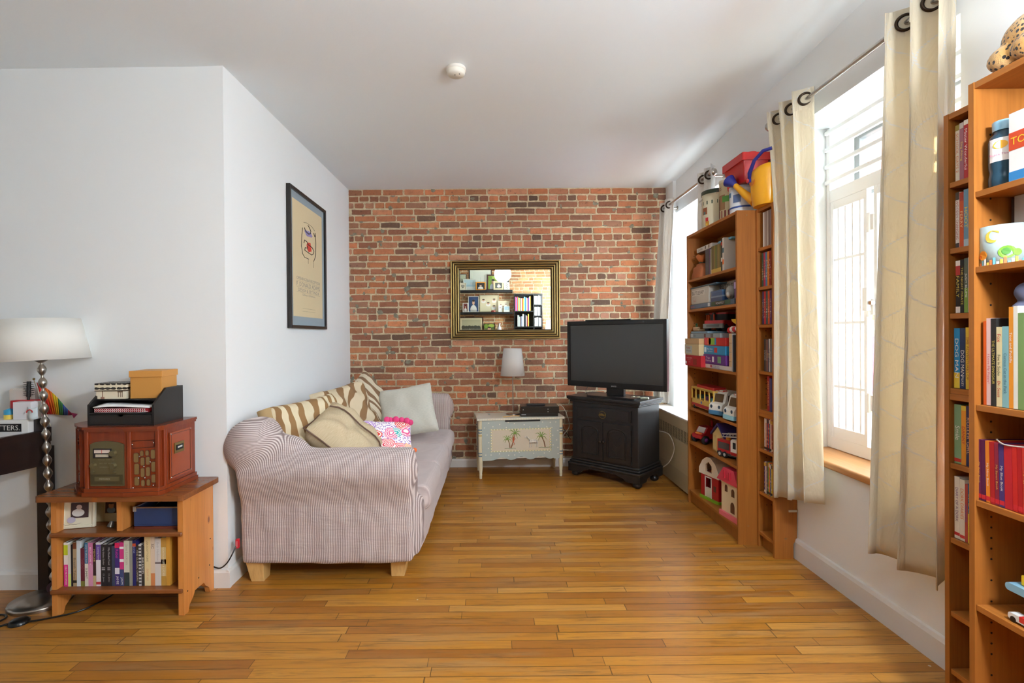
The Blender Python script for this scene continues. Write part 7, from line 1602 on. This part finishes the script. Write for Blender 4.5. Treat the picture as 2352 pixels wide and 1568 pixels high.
for k in range(7):
    for q in range(8): a = 2*pi*q/8+k*.3; z = 1.008+.0105*k; b.cyl((-2.278, 2.495, z), (-2.278+.022*math.cos(a), 2.495+.022*math.sin(a), z+.002), .0012, M_blkm, n=4)
b.build('bristles', t)
t = thing('lotion_bottle', 'short blue and yellow tube at the left edge behind the card box', 'bottle', (-2.335, 2.46, .8955)); b = MB(); b.lathe((-2.330, 2.46, .8955), [(.024, 0), (.024, .022)], C((226, 200, 90), .4), 20); b.lathe((-2.330, 2.46, .918), [(.0242, 0), (.0242, .022), (.0, .03)], C((50, 150, 190), .4), 20, caps=False); b.build('tube_body', t)
# rainbow flag on its stick
t = thing('rainbow_flag', 'small six-stripe rainbow flag on a stick behind the lamp pole', 'flag', (-2.25, 2.57, .84)); 
b = MB(); b.cyl((-2.243, 2.60, .841), (-2.290, 2.56, 1.085), .0028, C((206, 196, 176), .5)); b.ball((-2.290, 2.56, 1.089), .006, M_brass, 10, 8); b.build('stick', t)
RF = [(212, 44, 36), (232, 110, 30), (232, 196, 40), (60, 130, 70), (56, 90, 160), (150, 40, 84)]
b = MB(); N = 12
pts = []
for i in range(N+1):
    u = i/N; top = Vector((-2.280+.20*u, 2.562+.012*math.sin(5*u), 1.072-.150*u-.02*u*u)); bot = Vector((-2.262+.150*u, 2.590+.012*math.sin(5*u+1), .905-.005*u)); pts.append((top, bot))
pts[-1] = (pts[-1][0]+Vector((-.004, 0, -.012)), pts[-1][1]+Vector((.02, 0, .006)))
for i in range(N):
    k = min(5, i*6//N); b.add([pts[i][1], pts[i+1][1], pts[i+1][0], pts[i][0]], [(0, 1, 2, 3)], C(RF[k], .8), True)
o = b.build('flag_cloth', t); md = o.modifiers.new('s', 'SOLIDIFY'); md.thickness = .0008

for nm, dx, dy in (('letter_box', -.085, .12), ('pen_box', -.080, .10), ('card_box', -.080, .115), ('carton', -.075, .085), ('lace_box', -.06, .055), ('face_mask', -.080, .115), ('hairbrush', -.075, .10), ('lotion_bottle', -.085, .10), ('rainbow_flag', -.045, .045)):
    o = bpy.data.objects[nm]; o.location = (o.location.x+dx, o.location.y+dy, o.location.z)
# ================================================================== OPPOSITE WALL (seen in the mirror)
YO = -.50
for (z, lab) in ((2.19, 'dark floating ledge of framed photos on the opposite brick wall, upper one'), (1.745, 'dark floating ledge of framed photos on the opposite brick wall, middle one'), (1.27, 'dark floating ledge of framed photos on the opposite brick wall, lowest one')):
    b = MB(); b.box(-1.4, .36, YO+.012, YO+.15, z-.025, z+.025, M_blkm); tag(b.build('wall_shelf', bevel=.003), lab, 'wall shelf', 'floating photo ledges')
GF = 'framed photos on the ledges opposite'
def mf(label, x0, x1, z0, z1, y, fcol, fw, pcol, fig, matw=0, matc=(226, 224, 210)):
    pframe('photo_frame', label, (x0+x1)/2, y, z0, x1-x0, z1-z0, 0, .03, fcol, fw, pcol, fig, group=GF, face=1, matw=matw, matc=matc)
y1_, y2_ = YO+.040, YO+.085
mf('grey matted print in a dark frame, seen in the mirror top left', -.72, -.58, 2.216, 2.56, y1_, (40, 30, 24), .012, (190, 196, 170), 'land', .01)
mf('big pale sketch in a black frame on the upper ledge in the mirror', -.53, -.06, 2.216, 2.68, y1_-.008, (34, 30, 28), .020, (214, 216, 200), 'sketch', .01)
mf('whitewashed frame with a seaside print on the upper ledge', -.65, -.38, 2.216, 2.45, y2_-.012, (206, 206, 196), .018, (170, 194, 200), 'sea')
mf('white frame with a grey heart at the end of the upper ledge', -.725, -.58, 2.216, 2.37, y2_+.018, (228, 222, 200), .012, (222, 214, 190), 'heart')
mf('small orange frame with a dark portrait on the upper ledge', -.39, -.19, 2.216, 2.385, y2_+.018, (214, 140, 40), .020, (44, 40, 40), 'bust')
mf('brown frame with a person before green leaves on the upper ledge', -.16, .09, 2.216, 2.54, y1_+.018, (70, 34, 24), .026, (130, 160, 60), 'green')
mf('small black frame with a black and white photo on the upper ledge', .12, .29, 2.216, 2.52, y1_, (26, 28, 28), .022, (70, 72, 70), 'baby')
mf('mottled tan frame with a grey photo on the upper ledge', -.03, .18, 2.216, 2.40, y2_+.015, (206, 190, 150), .036, (80, 84, 80), 'baby')
mf('little white frame with a leaf drawing on the upper ledge', .19, .30, 2.216, 2.38, y2_, (222, 222, 216), .008, (226, 222, 210), 'leaf')
mf('slim white frame with a red photo on the middle ledge', -.66, -.55, 1.771, 1.96, y2_, (222, 216, 206), .014, (120, 60, 60), 'bust')
mf('silver frame with a portrait on blue ground on the middle ledge', -.55, -.33, 1.771, 2.10, y2_-.01, (190, 186, 178), .014, (44, 66, 104), 'bust')
mf('large silver frame of family portraits on the middle ledge', -.32, .08, 1.771, 2.13, y1_, (170, 160, 130), .018, (214, 202, 170), 'group')
mf('cream frame with a small photo on the middle ledge', .06, .29, 1.771, 2.0, y1_+.02, (224, 212, 180), .03, (206, 196, 176), 'group')
mf('tiny white card frame on the middle ledge', .07, .14, 1.771, 1.90, y2_+.012, (228, 228, 226), .008, (226, 226, 222), 'bust')
mf('silver frame with a seaside photo at the end of the middle ledge', .18, .30, 1.771, 1.89, y2_+.012, (206, 206, 196), .012, (150, 180, 196), 'sea')
mf('wide cream-matted landscape photo on the lowest ledge', -.73, -.25, 1.296, 1.67, y1_, (40, 26, 20), .016, (176, 172, 140), 'land', .03, (222, 212, 176))
mf('brown frame with a green garden photo on the lowest ledge', -.24, .0, 1.296, 1.54, y2_-.02, (60, 32, 22), .014, (84, 96, 50), 'green')
mf('small brown frame before the landscape photo', -.62, -.48, 1.296, 1.40, y2_+.018, (96, 50, 30), .012, (110, 130, 70), 'sea')
mf('small black frame before the landscape photo', -.45, -.34, 1.296, 1.395, y2_+.018, (30, 30, 40), .012, (200, 204, 210), 'bust')
t = thing('snow_globe', 'glass snow globe on a red-brown foot before the family frame', 'ornament', (-.035, YO+.115, 1.771)); b = MB(); b.lathe((-.035, YO+.115, 1.771), [(.045, 0), (.045, .02), (.035, .035)], C((130, 50, 34), .4), 20); b.build('foot', t)
b = MB(); b.ball((-.035, YO+.115, 1.85), .055, M_glass, 20, 14); b.build('globe', t)
b = MB(); b.lathe((.085, YO+.09, 1.2955), [(.022, 0), (.045, .04), (.050, .10), (.035, .16), (.018, .19), (.018, .22), (.034, .245)], C((206, 200, 204), .25), 24); tag(b.build('vase'), 'white porcelain vase with flared neck on the lowest ledge', 'vase')
t = thing('bookcase', 'black slotted bookcase of books and discs on the opposite wall', 'bookcase', (.68, YO+.1, .9)); bx0, bx1, bd = .385, .965, .17
b = MB()
for a in (bx0, .775, bx1-.02): b.box(a, a+.02, YO+.012, YO+bd, .60, 2.13, M_blkm)
b.build('side_panel', t)
for (a, c, zs) in ((bx0+.02, .775, (1.45, 1.765, 2.11, 1.10)), (.795, bx1-.02, (1.45, 1.67, 1.895, 2.11, 1.2))):
    for z in zs: b = MB(); b.box(a, c, YO+.012, YO+bd, z, z+.02, M_blkm); b.build('shelf', t)
b = MB(); b.box(bx0, bx1, YO+.011, YO+.016, .60, 2.13, C((16, 14, 14), .6)); b.build('back_panel', t)
rr = random.Random(21)
NC = [((206, 90, 130), 'pink'), ((140, 110, 170), 'lilac'), ((190, 70, 60), 'red'), ((110, 160, 130), 'mint'), ((226, 206, 90), 'yellow'), ((60, 60, 70), 'slate'), ((226, 222, 210), 'white'), ((170, 60, 50), 'brick red'), ((216, 176, 40), 'gold'), ((120, 190, 220), 'sky blue'), ((40, 110, 130), 'teal'), ((236, 234, 226), 'ivory'), ((190, 96, 90), 'rose'), ((90, 60, 120), 'violet'), ((206, 200, 180), 'stone'), ((150, 120, 40), 'olive gold')]
def orow(x, z, items, where, hmin, hmax, d, cat='book'):
    cx = x
    for (c_, n_) in items:
        w_ = rr.uniform(.014, .024); h_ = rr.uniform(hmin, hmax)
        book(cx+w_, YO+bd-.01, z, w_, h_, d, c_, n_+' spine'+where, cat, 'spines in the black bookcase opposite', rot=pi, page=(cat == 'book')); cx += w_+.001
orow(.41, 1.7855, NC, ' in the upper left bay of the black bookcase opposite', .25, .30, .14)
orow(.455, 1.4705, [((226, 226, 220), 'short white'), ((120, 150, 140), 'sage'), ((222, 222, 214), 'chalk white'), ((60, 50, 60), 'dark plum'), ((140, 150, 170), 'grey-blue'), ((214, 210, 190), 'pale sand'), ((34, 40, 48), 'ink black'), ((28, 34, 44), 'navy black'), ((190, 190, 186), 'silver grey'), ((120, 30, 40), 'oxblood'), ((160, 140, 60), 'mustard')], ' in the lower left bay of the black bookcase opposite', .19, .26, .14)
for q, (z, nm) in enumerate(((1.9155, 'top'), (1.6905, 'middle'), (1.4705, 'bottom'))):
    orow(.80, z, [((226, 226, 226), 'white'), ((196, 196, 200), 'light grey'), ((214, 210, 200), 'off-white'), ((90, 90, 96), 'dark grey'), ((236, 234, 230), 'bright white'), ((170, 176, 184), 'blue-grey'), ((60, 60, 62), 'black')], ' of a disc case, '+nm+' right bay of the black bookcase opposite', .165, .185, .12, 'disc case')
t = thing('table_lamp', 'white shaded lamp on a small stand beside the black bookcase opposite', 'table lamp', (1.10, YO+.22, .9)); b = MB(); b.lathe((1.10, YO+.22, 1.38), [(.10, 0), (.07, .22)], M_shadew, 30, caps=False); b.build('lamp_shade', t)
b = MB(); b.cyl((1.10, YO+.22, .9), (1.10, YO+.22, 1.5), .008, M_steel); b.lathe((1.10, YO+.22, .9), [(.06, 0), (.06, .012), (.01, .02)], M_steel, 20); b.build('base', t)
t = thing('side_table', 'small black side table under the lamp on the opposite wall', 'side table', (1.10, YO+.22, 0)); b = MB(); b.box(.96, 1.24, YO+.08, YO+.38, .88, .8995, M_blkm); b.build('table_top', t)
for (a, c) in ((.97, YO+.09), (1.21, YO+.09), (.97, YO+.35), (1.21, YO+.35)): b = MB(); b.box(a, a+.02, c, c+.02, 0, .88, M_blkm); b.build('leg', t)
b = MB(); b.box(bx0, bx1, YO+.02, YO+.34, 0, .5995, M_blkm); tag(b.build('low_cabinet', bevel=.004), 'low black cabinet carrying the black bookcase on the opposite wall', 'cabinet')
